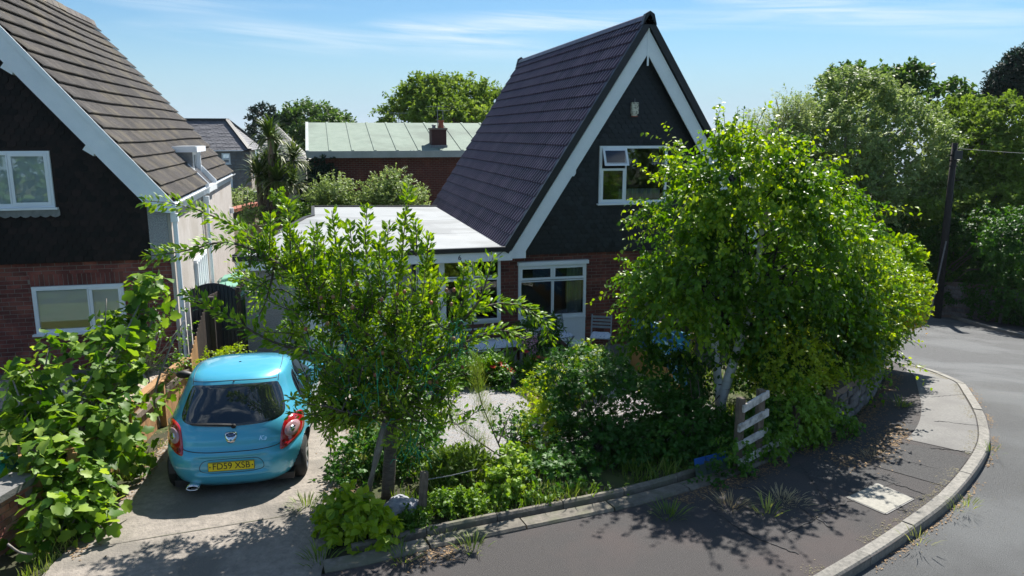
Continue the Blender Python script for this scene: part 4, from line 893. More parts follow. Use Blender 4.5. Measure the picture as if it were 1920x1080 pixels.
    patch('badge_oval', ov, 'rear', pm('badge_navy', (.01, .02, .08), rough=.2), .017, rings=2, parent=bd)
    kh = [(.012*math.cos(a), .762+.012*math.sin(a)) for a in np.linspace(0, 2*math.pi, 12, endpoint=False)]; patch('lock_button', kh, 'rear', pm('lock_blue', (.05, .3, .5), rough=.3), .016, rings=2, parent=bd)
    def surftext(name, s, size, x, z, off):
        p, nn = surf(x, z, 'rear'); q = Matrix((Vector((1, 0, 0)), nn.cross(Vector((1, 0, 0))).normalized(), nn)).transposed()
        o = text(name, s, size, (0, 0, 0), (0, 0, 0), chrome, None, .002); o.parent = bo; o.location = p+nn*off; o.rotation_euler = q.to_euler(); return o
    surftext('badge_lettering', 'Ford', .034, 0, .818, .019)
    k_ = surftext('model_lettering', 'Ka', .085, .36, .755, .006); 
    for vv in k_.data.vertices: vv.co.x += vv.co.y*.35
    # wiper
    q = [surf(x, z, 'rear')[0]+surf(x, z, 'rear')[1]*.022 for x, z in ((.03, .915), (-.12, .925), (-.28, .932), (-.44, .925))]
    mb = MB(); mb.tube(q, [.018, .014, .012, .006], 6); q2 = [surf(x, z, 'rear')[0]+surf(x, z, 'rear')[1]*.011 for x, z in ((.0, .93), (-.15, .94), (-.3, .945), (-.46, .935))]; mb.tube(q2, .008, 5)
    mb.tube([surf(.03, .912, 'rear')[0], surf(.03, .912, 'rear')[0]+Vector((0, -.03, .01))], .028, 10); mb.build('rear_wiper', rub, bo, smooth=True, world=False)
    mb = MB(); p, nn = surf(0, 1.36, 'rear'); mb.tube([p, p+nn*.015], .01, 6); mb.build('washer_jet', rub, bo, world=False)
    p, nn = surf(0, 1.9, 'top'); mb = MB(); mb.tube([p, p+Vector((0, -.05, .25))], .004, 5)
    # things seen inside through the back glass: parcel shelf edge and wheel ring lie just behind it
    hl = pm('light_patch', (.3, .32, .33), rough=.4)
    return car
make_car()

# ---------------------------------------------------------------- fences, walls, gate, bins
def post(mb, x, y, z0, z1, w=.075):
    mb.box(x-w/2, x+w/2, y-w/2, y+w/2, z0, z1)
FL = [(-2.85, 9.1), (-2.62, 10.2), (-2.42, 12.2), (-2.15, 14.2), (-1.78, 16.1)]
FLs = resample(FL, 90)
fe = thing('timber_fence', 'orange brown close boarded timber fence between the driveway and the neighbour garden', 'fence', (-2.45, 12, g(-2.45, 12)))
bm_ = MB(); bm_.box(-.006, .006, -.045, .045, 0, 1); bme = bm_.mesh(M['wood'], name='board')
bmg = MB(); bmg.box(-.006, .006, -.045, .045, 0, 1); bmeg = bmg.mesh(M['wooddark'], name='board')
for i in range(len(FLs)-1):
    a, b = FLs[i], FLs[i+1]; y = a[1]; h = .66 if y < 13.6 else (.66+.85*min(1, (y-13.6)/1.2)); ang = math.atan2(-(b[0]-a[0]), b[1]-a[1])
    link('board', bme if y < 14 else bmeg, fe, loc=(a[0], a[1], g(*a)-.05), rot=(0, 0, ang), scale=(1, .93, h+.05+RS.uniform(-.006, .006)))
for i in range(0, 89, 18):
    a = FLs[i]; h = .7 if a[1] < 13.6 else 1.5; mb = MB(); post(mb, a[0]+.05, a[1], g(*a)-.1, g(*a)+h, .09); mb.build('post', M['wood'] if a[1] < 13.6 else M['wooddark'], fe)
for k in range(3):
    a, b = FLs[k*18], FLs[min(k*18+18, 60)]; mb = MB(); mb.bar((a[0], a[1], g(*a)+.70), (b[0], b[1], g(*b)+.70), .12, .03); mb.build('capping_rail', M['wood'], fe)
    mb = MB(); mb.bar((a[0]+.04, a[1], g(*a)+.5), (b[0]+.04, b[1], g(*b)+.5), .06, .08); mb.build('rail', M['woodgrey'], fe)
# dark trellis fence deeper in the passage
tf = thing('passage_fence', 'dark slatted timber fence along the side passage behind the car', 'fence', (-1.7, 17, g(-1.7, 17)))
for i in range(22):
    y = 16.2+i*.3; mb = MB(); x = -1.75+.02*(y-16); mb.box(x-.012, x+.012, y, y+.12, g(x, y), g(x, y)+1.35+.02*(i % 2)); mb.build('slat', M['woodgrey'] if i % 3 else M['wooddark'], tf)
for z in (.4, 1.2):
    mb = MB(); mb.bar((-1.72, 16.2, g(-1.7, 17)+z), (-1.6, 22.7, g(-1.7, 22)+z), .04, .08); mb.build('rail', M['woodgrey'], tf)
# brick garden wall at the lower left with stone coping
A = (-3.10, 8.69, 0.62); A = Vector((A[0], A[1], 0)); Bd = Vector((-.62, -1.55, 0)).normalized(); B = A+Bd*2.6; nrm = Vector((-Bd.y, Bd.x, 0)); nrm = nrm if nrm.x > 0 else -nrm
lw = thing('garden_wall', 'low weathered pink brick garden wall with flat stone coping beside the drive', 'wall', (A.x, A.y, 0))
mb = MB(); mb.prism([A-nrm*.22+Vector((0, 0, -.1)), A-nrm*.006+Vector((0, 0, -.1)), B-nrm*.006+Vector((0, 0, -.1)), B-nrm*.22+Vector((0, 0, -.1))], (0, 0, .66)); lwb = mb.build('wall_core', M['mortar'], lw, fixn=True)
BW = brickmeshes(M['brickW']); rzA = math.atan2(-Bd.y, -Bd.x)
for r in range(8):
    for c in range(12):
        s0 = c*.225+(.11 if r % 2 else 0); 
        if s0+.2 > 2.6: continue
        p = A+Bd*(s0+.11); q = link('brick', BW[(r+c) % 3], lwb, loc=(p.x+nrm.x*.006, p.y+nrm.y*.006, .525-r*.075)); q.rotation_euler = (0, 0, rzA)
        # brick face looks along its own -y: turn it to the drive side
        q.rotation_euler.z = math.atan2(nrm.y, nrm.x)+math.pi/2
for c in range(4):
    p0 = A+Bd*(c*.66-.04); p1 = A+Bd*(c*.66+.6); mb = MB(); mb.bar((p0.x-nrm.x*.1, p0.y-nrm.y*.1, .6), (p1.x-nrm.x*.1, p1.y-nrm.y*.1, .6), .32, .07); mb.build('coping_stone', M['conc2'], lw)
wp = thing('corner_post_frame', 'short orange timber post and board at the end of the low brick wall', 'fence post', (A.x, A.y+.1, 0))
mb = MB(); mb.box(A.x-.02, A.x+.06, A.y+.03, A.y+.11, -.05, .62); mb.build('post', M['wood'], wp)
mb = MB(); mb.bar((A.x+.02, A.y+.08, .67), (A.x-.2, A.y+.75, .72), .1, .05); mb.build('rail', M['woodgrey'], wp); mb = MB(); mb.bar((A.x-.12, A.y+.1, .62), (A.x-.34, A.y+.72, .64), .03, .22); mb.build('board', M['wood'], wp)
# heap of teal netting on the neighbour side
nb = (-3.54, 9.32, 0.55); M['teal'] = pm('teal_plastic_sheet', (.0, .2, .17), (.01, .3, .25), 5, .45, .5, bscale=9)
bm = bmesh.new(); bmesh.ops.create_icosphere(bm, subdivisions=5, radius=1)
for v in bm.verts:
    c = v.co.copy(); k = 1+.28*mnoise.noise(c*2.2+Vector((3, 1, 0)))+.16*abs(mnoise.noise(c*5.5))+.05*mnoise.noise(c*13); v.co = Vector((c.x*.45*k, c.y*.42*k, max(c.z*.3*k+.3, -.02)))
me = bpy.data.meshes.new('sheet_heap'); bm.to_mesh(me); bm.free(); me.materials.append(M['teal']); me.polygons.foreach_set('use_smooth', [True]*len(me.polygons))
tag(link('sheet_heap', me, loc=(nb[0]-.25, nb[1]+.05, 0)), 'crumpled teal plastic sheeting heaped behind the low brick wall', 'plastic sheet')
# metal gate, dark blue, corrugated, arched top
ga = thing('side_gate', 'dark blue corrugated metal gate with arched top beside the left house', 'gate', (-2.1, 15.35, g(-2.1, 15.35)))
M['gate'] = pm('dark_blue_metal', (.012, .018, .034), (.02, .026, .045), 4, .4, metal=.2)
GX0, GX1, GY = -2.45, -1.62, 15.4; gb = g(-2.1, GY); zt0 = (-2.54, 15.40, 1.25)[2]
n = 12
for i in range(n):
    x0 = GX0+(GX1-GX0)*i/n; x1 = GX0+(GX1-GX0)*(i+1)/n; f = lambda x: zt0+.14*(1-((x-(GX0+GX1)/2)/((GX1-GX0)/2))**2)
    mb = MB(); w = x1-x0; pr = [(x0, GY+.02), (x0+w*.25, GY+.02), (x0+w*.35, GY), (x0+w*.85, GY), (x1, GY+.02)]
    V = [(x, y, gb+.05) for x, y in pr]+[(x, y, f(x)) for x, y in pr]; V += [(x, y+.008, z) for x, y, z in V]
    F = [(k, k+1, 6+k, 5+k) for k in range(4)]+[(10+k+1, 10+k, 15+k, 16+k) for k in range(4)]; mb.add(V, F); mb.build('panel', M['gate'], ga)
mb = MB(); xs = np.linspace(GX0, GX1, 14); mb.tube([(x, GY, f(x)) for x in xs], .02, 6); mb.build('gate_frame', M['gate'], ga); mb = MB(); mb.bar((GX0, GY-.02, gb+.75), (GX1, GY-.02, gb+.75), .03, .05); mb.build('cross_rail', M['gate'], ga)
for i in range(7):
    x = GX0+.06+i*.12; mb = MB(); mb.tube([(x, GY, f(x)), (x, GY, f(x)+.09)], [.012, .001], 5); mb.build('finial', M['lead'], ga)
for x in (GX0-.05, GX1+.05):
    mb = MB(); post(mb, x, GY+.02, gb-.05, zt0+.05, .07); mb.build('gate_post', M['white'] if x < -2 else M['wooddark'], ga)
# wheelie bins with green lids
M['binlid'] = pm('faded_green_plastic', (.12, .3, .22), (.16, .36, .27), 3, .5); M['binbody'] = pm('green_plastic', (.03, .1, .07), rough=.5)
def bin_(x, y, rz, sc, label):
    z = g(x, y); t = thing('wheelie_bin', label, 'bin', (x, y, z), 'green lidded bins in the side passage', rz); h = 1.0*sc
    mb = MB(); V = []
    for zz, a, b in ((.06, .21, .24), (h, .28, .33)): V += [(-a, -b, zz), (a, -b, zz), (a, b, zz), (-a, b, zz)]
    mb.add(V, [(3, 2, 1, 0), (0, 1, 5, 4), (1, 2, 6, 5), (2, 3, 7, 6), (3, 0, 4, 7), (4, 5, 6, 7)]); mb.build('bin_body', M['binbody'], t, world=False)
    mb = MB(); rows = []
    for yy, zz, in ((-.38, h+.0), (-.36, h+.05), (-.2, h+.09), (.1, h+.11), (.33, h+.07), (.36, h+.0)): rows.append([(-.3, yy, zz-.02), (-.27, yy, zz), (.27, yy, zz), (.3, yy, zz-.02)])
    V = [p for r in rows for p in r]; V += [(p[0], p[1], h-.02) for p in V]; F = [(r*4+c, r*4+c+1, r*4+c+5, r*4+c+4) for r in range(5) for c in range(3)]
    m_ = 24; ring = [0, 1, 2, 3, 7, 11, 15, 19, 23, 22, 21, 20, 16, 12, 8, 4]; F += [(ring[i], ring[(i+1) % 16], ring[(i+1) % 16]+m_, ring[i]+m_) for i in range(16)]
    mb.add(V, F); mb.build('lid', M['binlid'], t, world=False, fixn=True)
    mb = MB(); mb.tube([(-.25, .36, h+.0), (-.25, .42, h), (.25, .42, h), (.25, .36, h)], .015, 6); mb.build('handle', M['binbody'], t, world=False)
    for sx in (-.24, .24): mb = MB(); mb.tube([(sx-.03, .3, .1), (sx+.03, .3, .1)], .1, 12); mb.build('wheel', M['black'], t, world=False)
bin_(-1.98, 17.0, R(85), 1.1, 'nearest green lidded bin in the side passage behind the metal gate')
bin_(-1.95, 17.85, R(95), 1.12, 'middle one of the three green lidded bins in the side passage')
bin_(-1.9, 18.8, R(88), 1.14, 'farthest green lidded bin in the side passage')

# ---------------------------------------------------------------- patio furniture
M['bench'] = pm('brown_bench_wood', (.11, .045, .03), (.07, .03, .02), 8, .7, .3, stretch=(2, 8, 8)); M['grey'] = pm('grey_painted_slats', (.3, .33, .36), (.24, .27, .3), 8, .6)
def fabric(name, base, ink, scale=26):
    m, nt, b = newmat(name); N = nt.nodes.new; L = nt.links.new; tc = N('ShaderNodeTexCoord'); v = N('ShaderNodeTexVoronoi'); L(tc.outputs['Object'], v.inputs[0]); v.inputs['Scale'].default_value = scale
    mr = N('ShaderNodeMath'); mr.operation = 'LESS_THAN'; L(v.outputs['Distance'], mr.inputs[0]); mr.inputs[1].default_value = .3
    x = N('ShaderNodeMix'); x.data_type = 'RGBA'; L(mr.outputs[0], x.inputs[0]); x.inputs[6].default_value = rgb(base); x.inputs[7].default_value = rgb(ink); L(x.outputs[2], b.inputs['Base Color']); b.inputs['Roughness'].default_value = .9; return m
M['cush'] = fabric('blue_and_white_fabric', (.62, .68, .78), (.22, .32, .55))
def pad(w, d, h, m, name, parent, loc, rot=(0, 0, 0)):
    P3 = []
    for a in np.linspace(-1, 1, 12):
        P3.append([(a*w/2, b*d/2, h*max(0, (1-abs(a)**6)*(1-abs(b)**6))**.4*(.9+.1*math.cos(a*4)*math.cos(b*5))) for b in np.linspace(-1, 1, 12)])
    o = link(name, gridmesh(name, P3, m), parent, False, loc, rot); o.location = loc
    o.parent = parent; return o
def chair(x, y, rz, label):
    z = g(x, y)+.03; t = thing('folding_chair', label, 'chair', (x, y, z), 'grey slatted garden chairs on the patio', rz)
    for sx in (-.21, .21):
        mb = MB(); mb.bar((sx, .24, 0), (sx*.97, -.22, .46), .03, .022); mb.build('front_leg', M['grey'], t, world=False)
        mb = MB(); mb.bar((sx*.93, -.28, 0), (sx*.93, .1, .42), .03, .022); mb.bar((sx, .16, .38), (sx, .3, .86), .03, .022); mb.build('rear_leg', M['grey'], t, world=False)
    for k in range(6):
        mb = MB(); mb.box(-.21, .21, -.22+k*.075, -.165+k*.075, .44, .455); mb.build('seat_slat', M['grey'], t, world=False)
    for k in range(4):
        zz = .6+k*.07; yy = .23+(zz-.6)*.27; mb = MB(); mb.bar((-.21, yy, zz), (.21, yy, zz), .012, .045); mb.build('back_slat', M['grey'], t, world=False)
    pad(.42, .4, .07, M['cush'], 'cushion', t, (0, -.02, .457))
chair(4.98, 15.55, R(15), 'grey folding chair close against the white window panel, half hidden by leaves')
chair(5.75, 15.15, R(-25), 'grey folding chair with blue and white cushion in front of the brick wall')
bt = thing('garden_bench', 'brown wooden bench with a long blue and white patterned cushion', 'bench', (3.35, 15.0, g(3.35, 15)+.03), rz=R(4))
for sx in (-.62, .62):
    for sy in (-.2, .22):
        mb = MB(); mb.box(sx-.03, sx+.03, sy-.03, sy+.03, 0, .62 if sy < 0 else .86); mb.build('leg', M['bench'], bt, world=False)
    mb = MB(); mb.box(sx-.035, sx+.035, -.25, .25, .62, .65); mb.build('armrest', M['bench'], bt, world=False)
for k in range(5):
    mb = MB(); mb.box(-.6, .6, -.22+k*.09, -.15+k*.09, .4, .42); mb.build('seat_slat', M['bench'], bt, world=False)
for k in range(3):
    mb = MB(); mb.box(-.6, .6, .22, .24, .52+k*.12, .6+k*.12); mb.build('back_slat', M['bench'], bt, world=False)
pad(1.16, .44, .09, M['cush'], 'cushion', bt, (0, -.02, .425))
lt = thing('patio_table', 'small low dark wooden table between the bench and the chairs', 'table', (4.55, 14.9, g(4.5, 14.9)+.03))
mb = MB(); mb.box(-.3, .3, -.22, .22, .4, .43); mb.build('tabletop', M['bench'], lt, world=False)
for sx in (-.26, .26):
    for sy in (-.18, .18): mb = MB(); mb.box(sx-.02, sx+.02, sy-.02, sy+.02, 0, .4); mb.build('leg', M['bench'], lt, world=False)
# painted beach mural on a low fence
MA = Vector((5.95, 13.95, 0)); MBp = Vector((5.75, 10.9, 0)); mb0 = (5.62, 10.81, 0.60); MBp = Vector((mb0[0]+.25, mb0[1]-1.0, 0))
mu = thing('mural_fence', 'low panel fence painted with a beach scene of blue sea, foam and sand', 'fence', (MA.x, MA.y, g(MA.x, MA.y)))
def muralmat():
    m, nt, b = newmat('beach_mural_paint'); N = nt.nodes.new; L = nt.links.new; geo = N('ShaderNodeNewGeometry'); sp = N('ShaderNodeSeparateXYZ'); L(geo.outputs['Position'], sp.inputs[0])
    mp = N('ShaderNodeMapping'); L(geo.outputs['Position'], mp.inputs[0]); mp.inputs['Scale'].default_value = (1, .5, 5)
    wv = N('ShaderNodeTexNoise'); L(mp.outputs[0], wv.inputs[0]); wv.inputs['Scale'].default_value = 3; wv.inputs['Detail'].default_value = 5
    cr = N('ShaderNodeValToRGB'); L(wv.outputs[0], cr.inputs[0]); e = cr.color_ramp.elements; e[0].position = .35; e[0].color = (.008, .05, .2, 1); e[1].position = .62; e[1].color = (.5, .68, .78, 1); k = e.new(.47); k.color = (.01, .14, .38, 1); k = e.new(.56); k.color = (.02, .28, .36, 1)
    n2 = N('ShaderNodeTexNoise'); L(geo.outputs['Position'], n2.inputs[0]); n2.inputs['Scale'].default_value = 1.3
    ad = N('ShaderNodeMath'); ad.operation = 'MULTIPLY_ADD'; L(n2.outputs[0], ad.inputs[0]); ad.inputs[1].default_value = .9; ad.inputs[2].default_value = -.42
    zz = N('ShaderNodeMath'); zz.operation = 'LESS_THAN'; L(sp.outputs[2], zz.inputs[0]); L(ad.outputs[0], zz.inputs[1])
    x = N('ShaderNodeMix'); x.data_type = 'RGBA'; L(zz.outputs[0], x.inputs[0]); L(cr.outputs[0], x.inputs[6]); x.inputs[7].default_value = (.42, .22, .06, 1); L(x.outputs[2], b.inputs['Base Color']); b.inputs['Roughness'].default_value = .6; return m
M['mural'] = muralmat(); MBp = MA+(MBp-MA)*.62; d = MBp-MA; n = 5
for i in range(n):
    p = MA+d*(i/n); q = MA+d*((i+1)/n-.004); mb = MB(); zt = g(p.x, p.y)+1.12; mb.prism([(p.x, p.y, g(p.x, p.y)+.02), (q.x, q.y, g(q.x, q.y)+.02), (q.x, q.y, g(q.x, q.y)+1.12), (p.x, p.y, zt)], (.02, .0, 0)); mb.build('painted_panel', M['mural'], mu, fixn=True)
for i in (0, 2.5, 5):
    p = MA+d*(i/n); mb = MB(); post(mb, p.x+.06, p.y, g(p.x, p.y)-.1, g(p.x, p.y)+1.15, .08); mb.build('post', M['woodgrey'], mu)
# white rail fence in the hedge
rfn = thing('rail_fence', 'flaking white four rail fence half buried in ivy under the birch tree', 'fence', (5.3, 8.35, 0))
pa = Vector((4.98, 8.12, 0)); pb = Vector((6.5, 8.95, 0)); dr = (pb-pa).normalized()
for k, (s0, s1) in enumerate(((-.02, 1.55), (-.08, .62), (-.08, .62), (0, .6))):
    z = .15+.235*k; a = pa+dr*s0; b = pa+dr*s1; mb = MB(); mb.bar((a.x, a.y, z+g(a.x, a.y)), (b.x, b.y, z+g(b.x, b.y)+.02*k), .03, .095); mb.build('rail', M['railwood'], rfn)
for s0 in (.02, .5, 1.5):
    p = pa+dr*s0; mb = MB(); post(mb, p.x-.02, p.y+.05, g(p.x, p.y)-.1, .98 if s0 < 1 else .5, .085); mb.build('post', M['woodgrey'], rfn)
# blue painted board
bb_ = thing('painted_board', 'small board painted bright blue above grey green, leaning at the garden edge', 'board', (4.45, 8.25, 0))
p0 = (4.37, 8.08, 0.00); p1 = (4.90, 8.21, 0.00)
mbd, nt, b = newmat('blue_board_paint'); N = nt.nodes.new; L = nt.links.new; ge = N('ShaderNodeNewGeometry'); sp = N('ShaderNodeSeparateXYZ'); L(ge.outputs['Position'], sp.inputs[0]); no = N('ShaderNodeTexNoise'); L(ge.outputs['Position'], no.inputs[0]); no.inputs['Scale'].default_value = 9
ma = N('ShaderNodeMath'); ma.operation = 'MULTIPLY_ADD'; L(no.outputs[0], ma.inputs[0]); ma.inputs[1].default_value = .3; ma.inputs[2].default_value = .03; gt = N('ShaderNodeMath'); gt.operation = 'GREATER_THAN'; L(sp.outputs[2], gt.inputs[0]); L(ma.outputs[0], gt.inputs[1])
x = N('ShaderNodeMix'); x.data_type = 'RGBA'; L(gt.outputs[0], x.inputs[0]); x.inputs[6].default_value = (.05, .08, .07, 1); x.inputs[7].default_value = (.006, .09, .36, 1); L(x.outputs[2], b.inputs['Base Color'])
for k in range(3):
    a = Vector(p0).lerp(Vector(p1), k/3); b2 = Vector(p0).lerp(Vector(p1), (k+1)/3-.02); mb = MB(); mb.prism([(a.x, a.y, 0.02), (b2.x, b2.y, 0.02), (b2.x, b2.y+.08, .24), (a.x, a.y+.08, .24)], (0, .015, 0)); mb.build('board', mbd, bb_, fixn=True)
# stake, wire, boulder, leaning prop
sk = thing('wooden_stake', 'weathered wooden stake with a wire at the front of the garden', 'stake', (.98, 7.98, 0))
mb = MB(); mb.bar((.95, 7.95, -.05), (1.0, 8.0, .52), .085, .085, up=(1, 0, 0)); mb.build('post', M['woodgrey'], sk); mb = MB(); mb.tube([(1.0, 7.97, .44), (1.3, 8.05, .42), (1.62, 8.12, .43)], .005, 5); mb.build('wire', M['lead'], sk)
def rock(name, c, r, m, label, cat, seed=0, flat=.6):
    bm = bmesh.new(); bmesh.ops.create_icosphere(bm, subdivisions=4, radius=1)
    for v in bm.verts:
        q = v.co.copy(); k = 1+.35*mnoise.noise(q*1.4+Vector((seed, 0, 0)))+.12*mnoise.noise(q*4+Vector((seed, 0, 0)))+.04*mnoise.noise(q*12); v.co = Vector((q.x*r*k, q.y*r*k*.9, q.z*r*k*flat))
    me = bpy.data.meshes.new(name); bm.to_mesh(me); bm.free(); me.materials.append(m); return tag(link(name, me, loc=c), label, cat)
rock('boulder', (.74, 8.02, .1), .21, pm('pale_grey_rock', (.36, .37, .4), (.2, .21, .24), 8, .9, .8), 'pale grey boulder at the foot of the plum tree', 'rock', 2)
for i, (px_, py_) in enumerate(((940, 792), (1000, 800), (985, 790))):
    pass
ps = thing('leaning_prop', 'bundle of grey sticks leaning on the plum tree trunk as a prop', 'stick', (.45, 8.4, 0))
for k in range(5):
    mb = MB(); o = Vector((RS.uniform(-.03, .03), RS.uniform(-.03, .03), 0)); mb.tube([Vector((.36, 8.45, 0))+o, Vector((.47, 8.42, .42))+o*.5, Vector((.53, 8.4, .66))+o*1.2, Vector((.62, 8.42, 1.02))+o*.6], [.014, .014, .016, .01], 6); mb.build('stick', M['barkgrey'], ps, smooth=True)
# pot plant on the gravel
pt = thing('plant_pot', 'buff terracotta pot on the gravel with a pale leaved plant', 'plant pot', (3.25, 11.22, -0.19))
mb = MB(); mb.lathe((0, 0, 0), [(.12, 0), (.17, .26), (.2, .27), (.2, .33), (.17, .33), (.16, .29), (.02, .28)], 20); mb.build('pot', pm('buff_terracotta', (.42, .32, .2), (.34, .26, .17), 9, .8, .2), pt, world=False, smooth=False)

# ---------------------------------------------------------------- stone walls
def stone_wall(name, label, line, h, mstone, mcore, ln=.27, ch=.13, limit=280, top=None, base=0.):
    pl = resample(line, 160); L_ = np.r_[0, np.cumsum(np.linalg.norm(np.diff(pl, axis=0), axis=1))]
    t = thing(name, label, 'wall', (pl[0][0], pl[0][1], g(*pl[0])))
    mb = MB()
    for i in range(len(pl)-1):
        a, b = pl[i], pl[i+1]; d = (b-a)/np.linalg.norm(b-a); n = np.array([-d[1], d[0]])*.18
        mb.prism([(a[0]+n[0]*.12, a[1]+n[1]*.12, g(*a)-.3), (b[0]+n[0]*.12, b[1]+n[1]*.12, g(*b)-.3), (b[0]+n[0], b[1]+n[1], g(*b)-.3), (a[0]+n[0], a[1]+n[1], g(*a)-.3)], (0, 0, .3+h-.03))
    core = mb.build('wall_core', mcore, t, fixn=True); cnt = 0; rest = MB(); nr = int(h/ch)
    for r in range(nr):
        s = RS.uniform(-.2, 0)
        while s < L_[-1]:
            w = ln*RS.uniform(.55, 1.4); c = s+w/2
            if 0 < c < L_[-1]:
                x = np.interp(c, L_, pl[:, 0]); y = np.interp(c, L_, pl[:, 1]); x2 = np.interp(c+.05, L_, pl[:, 0]); y2 = np.interp(c+.05, L_, pl[:, 1]); an = math.atan2(y2-y, x2-x)
                hh = ch*RS.uniform(.8, 1.0)-.012; ww = w-.018; z = g(x, y)+base+(r+.5)*ch+RS.uniform(-.01, .01); j = lambda: RS.uniform(-.012, .012); dp = RS.uniform(.0, .03)
                V = [(-ww/2, .1, -hh/2), (ww/2, .1, -hh/2), (ww/2, .1, hh/2), (-ww/2, .1, hh/2), (-ww/2+j(), -dp+.02, -hh/2+j()), (ww/2+j(), -dp+.02, -hh/2+j()), (ww/2+j(), -dp+.02, hh/2+j()), (-ww/2+j(), -dp+.02, hh/2+j()), (j()*2, -dp-.012, j()*2)]
                F = [(0, 1, 5, 4), (1, 2, 6, 5), (2, 3, 7, 6), (3, 0, 4, 7), (4, 5, 8), (5, 6, 8), (6, 7, 8), (7, 4, 8)]
                if cnt < limit: q = MB(); q.add(V, F); o = q.build('stone', mstone, core, world=False); o.location = Vector((x, y, z))-wloc(core); o.rotation_euler = (0, 0, an); cnt += 1
                else: mt = Matrix.Translation((x, y, z)) @ Matrix.Rotation(an, 4, 'Z'); rest.add([mt @ Vector(v) for v in V], F)
            s += w
    if rest.v: rest.build('stones', mstone, core, kind='stuff')
    return t
i0, i1 = nearest(EDGE, (7.1, 9.15)), nearest(EDGE, (11.2, 14.6))
stone_wall('garden_stone_wall', 'grey rubble stone retaining wall curving round the bend under the hedge', EDGE[i0:i1:6]+np.array([-.02, .04]), .62, M['stone'], M['mortarD'], .24, .125, 260)
stone_wall('far_stone_wall', 'dark stone wall across the road under hanging ivy', WALLF[25:110:4][::-1]*1.0, 1.5, M['stone'], M['mortarD'], .38, .19, 290)

# ---------------------------------------------------------------- telegraph pole and posts
tp = thing('telegraph_pole', 'tall dark creosoted telegraph pole leaning by the ivy clad wall', 'pole', (25.20, 26.56, -3.37))
pb_ = Vector((25.20, 26.56, -3.37)); pt_ = Vector((25.34, 26.56, 3.82)); pt_.y = pb_.y+.2
mb = MB(); mb.tube([pb_-Vector((0, 0, .2)), pb_.lerp(pt_, .5), pt_], [.17, .145, .115], 14); mb.build('pole', M['darkbark'], tp, smooth=True)
for k, zz in enumerate((.07, .1, .13)):
    c = pb_.lerp(pt_, 1-zz); mb = MB(); mb.tube([c+Vector((-.2, -.02, 0)), c+Vector((.2, -.02, 0))], .035, 6); mb.build('bracket', M['black'], tp)
mb = MB(); c = pb_.lerp(pt_, .95); mb.box(c.x-.2, c.x+.2, c.y-.25, c.y-.12, c.z-.3, c.z+.05); mb.build('junction_box', M['black'], tp)
mb = MB(); mb.tube([pb_+Vector((-.45, -.1, 0)), pb_+Vector((-.28, -.15, 1.8)), pb_+Vector((-.1, -.16, 3.2))], .035, 6); mb.build('cable_guard', M['lead'], tp)
w0 = pb_.lerp(pt_, .97); w1 = w0+Vector((9, -9, .1))
wi = MB(); wi.tube([w0.lerp(w1, t)-Vector((0, 0, .9*4*t*(1-t)*.35)) for t in np.linspace(0, 1, 14)], .008, 5); tag(wi.build('overhead_wire', pm('pale_cable', (.25, .25, .24))), 'pale overhead telephone wire running right from the pole', 'wire')
for k, (bx, by, tx, ty, nm) in enumerate(((1872, 604, 1877, 562, 'short grey marker post leaning beside a taller one under the ivy'), (1880, 603, 1888, 546, 'taller thin grey post at the foot of the ivy wall'))):
    b0 = Vector((27.15+.3*k, 25.2-.2*k, 0)); b0 = Vector((26.82, 24.99, -3.42))+Vector((.28*k, 0, 0)); b0.z = g(b0.x, b0.y); mb = MB(); hgt = 1.0 if k == 0 else 1.4
    mb.tube([b0, b0+Vector((.1+.1*k, 0, hgt))], .06-.015*k, 8); tag(mb.build('marker_post', M['conc2']), nm, 'post')

# ---------------------------------------------------------------- buildings behind
gh = thing('green_roof_house', 'long red brick house with pale green felt roof behind the porch', 'house', (4, 32, g(4, 32)))
gE0, gE1 = (-0.30, 32.00, 3.50), (5.96, 32.00, 3.53); gR = (0.09, 37.00, 4.65); ez_ = gE0[2]-.02; rz_ = gR[2]; gx0, gx1 = gE0[0], 13.0; gy0, gy1 = 32.0, 37.0
zw = ez_-.22
mb = MB(); mb.box(gx0+.2, gx1, 32.3, 41.6, -3, zw); ghw = mb.build('wall', M['mortarD'], gh)
mb = MB(); k = 0; z = zw-.04
BK = MB()
while z > -.6:
    x = gx0+.2+(.11 if k % 2 else 0)-.2
    while x < 9.5:
        u = max(x, gx0+.2); v = x+.205
        if v-u > .05: BK.box(u, v, 32.27+RS.uniform(0, .01), 32.31, z-.028, z+.028)
        x += .225
    z -= .075; k += 1
BK.build('bricks', M['brick'], ghw, kind='stuff')
mb = MB(); mb.prism([(gx0, 32, ez_-.1), (gx0, 37, rz_-.1), (gx0, 42, ez_-.1)], (gx1-gx0, 0, 0)); mb.prism([(gx0, 32.3, ez_-.25), (gx0, 41.7, ez_-.25), (gx0, 41.7, ez_-.1), (gx0, 32.3, ez_-.1)], (gx1-gx0, 0, 0)); ghr = mb.build('roof', M['felt'], gh, fixn=True)
n = 15; wv = (gx1-gx0)/n
for i in range(n):
    a = gx0+i*wv; b = a+wv-.02
    P4 = [(a, 31.95, ez_), (b, 31.95, ez_), (b, 37, rz_), (a, 37, rz_)]; mb = MB(); mb.prism(P4, (0, -.0, .03)); mb.prism([(b-.05, 31.95, ez_+.03), (b+.05, 31.95, ez_+.03), (b+.05, 37, rz_+.03), (b-.05, 37, rz_+.03)], (0, 0, .03)); mb.build('roof_panel', M['felt'], ghr, fixn=True)
mb = MB(); mb.prism([(gx0, 37, rz_), (gx1, 37, rz_), (gx1, 42, ez_), (gx0, 42, ez_)], (0, 0, .03)); mb.build('roof_panel', M['felt'], ghr, fixn=True)
M['fascg'] = pm('pale_weathered_fascia', (.42, .46, .45), (.33, .37, .36), 2, .8)
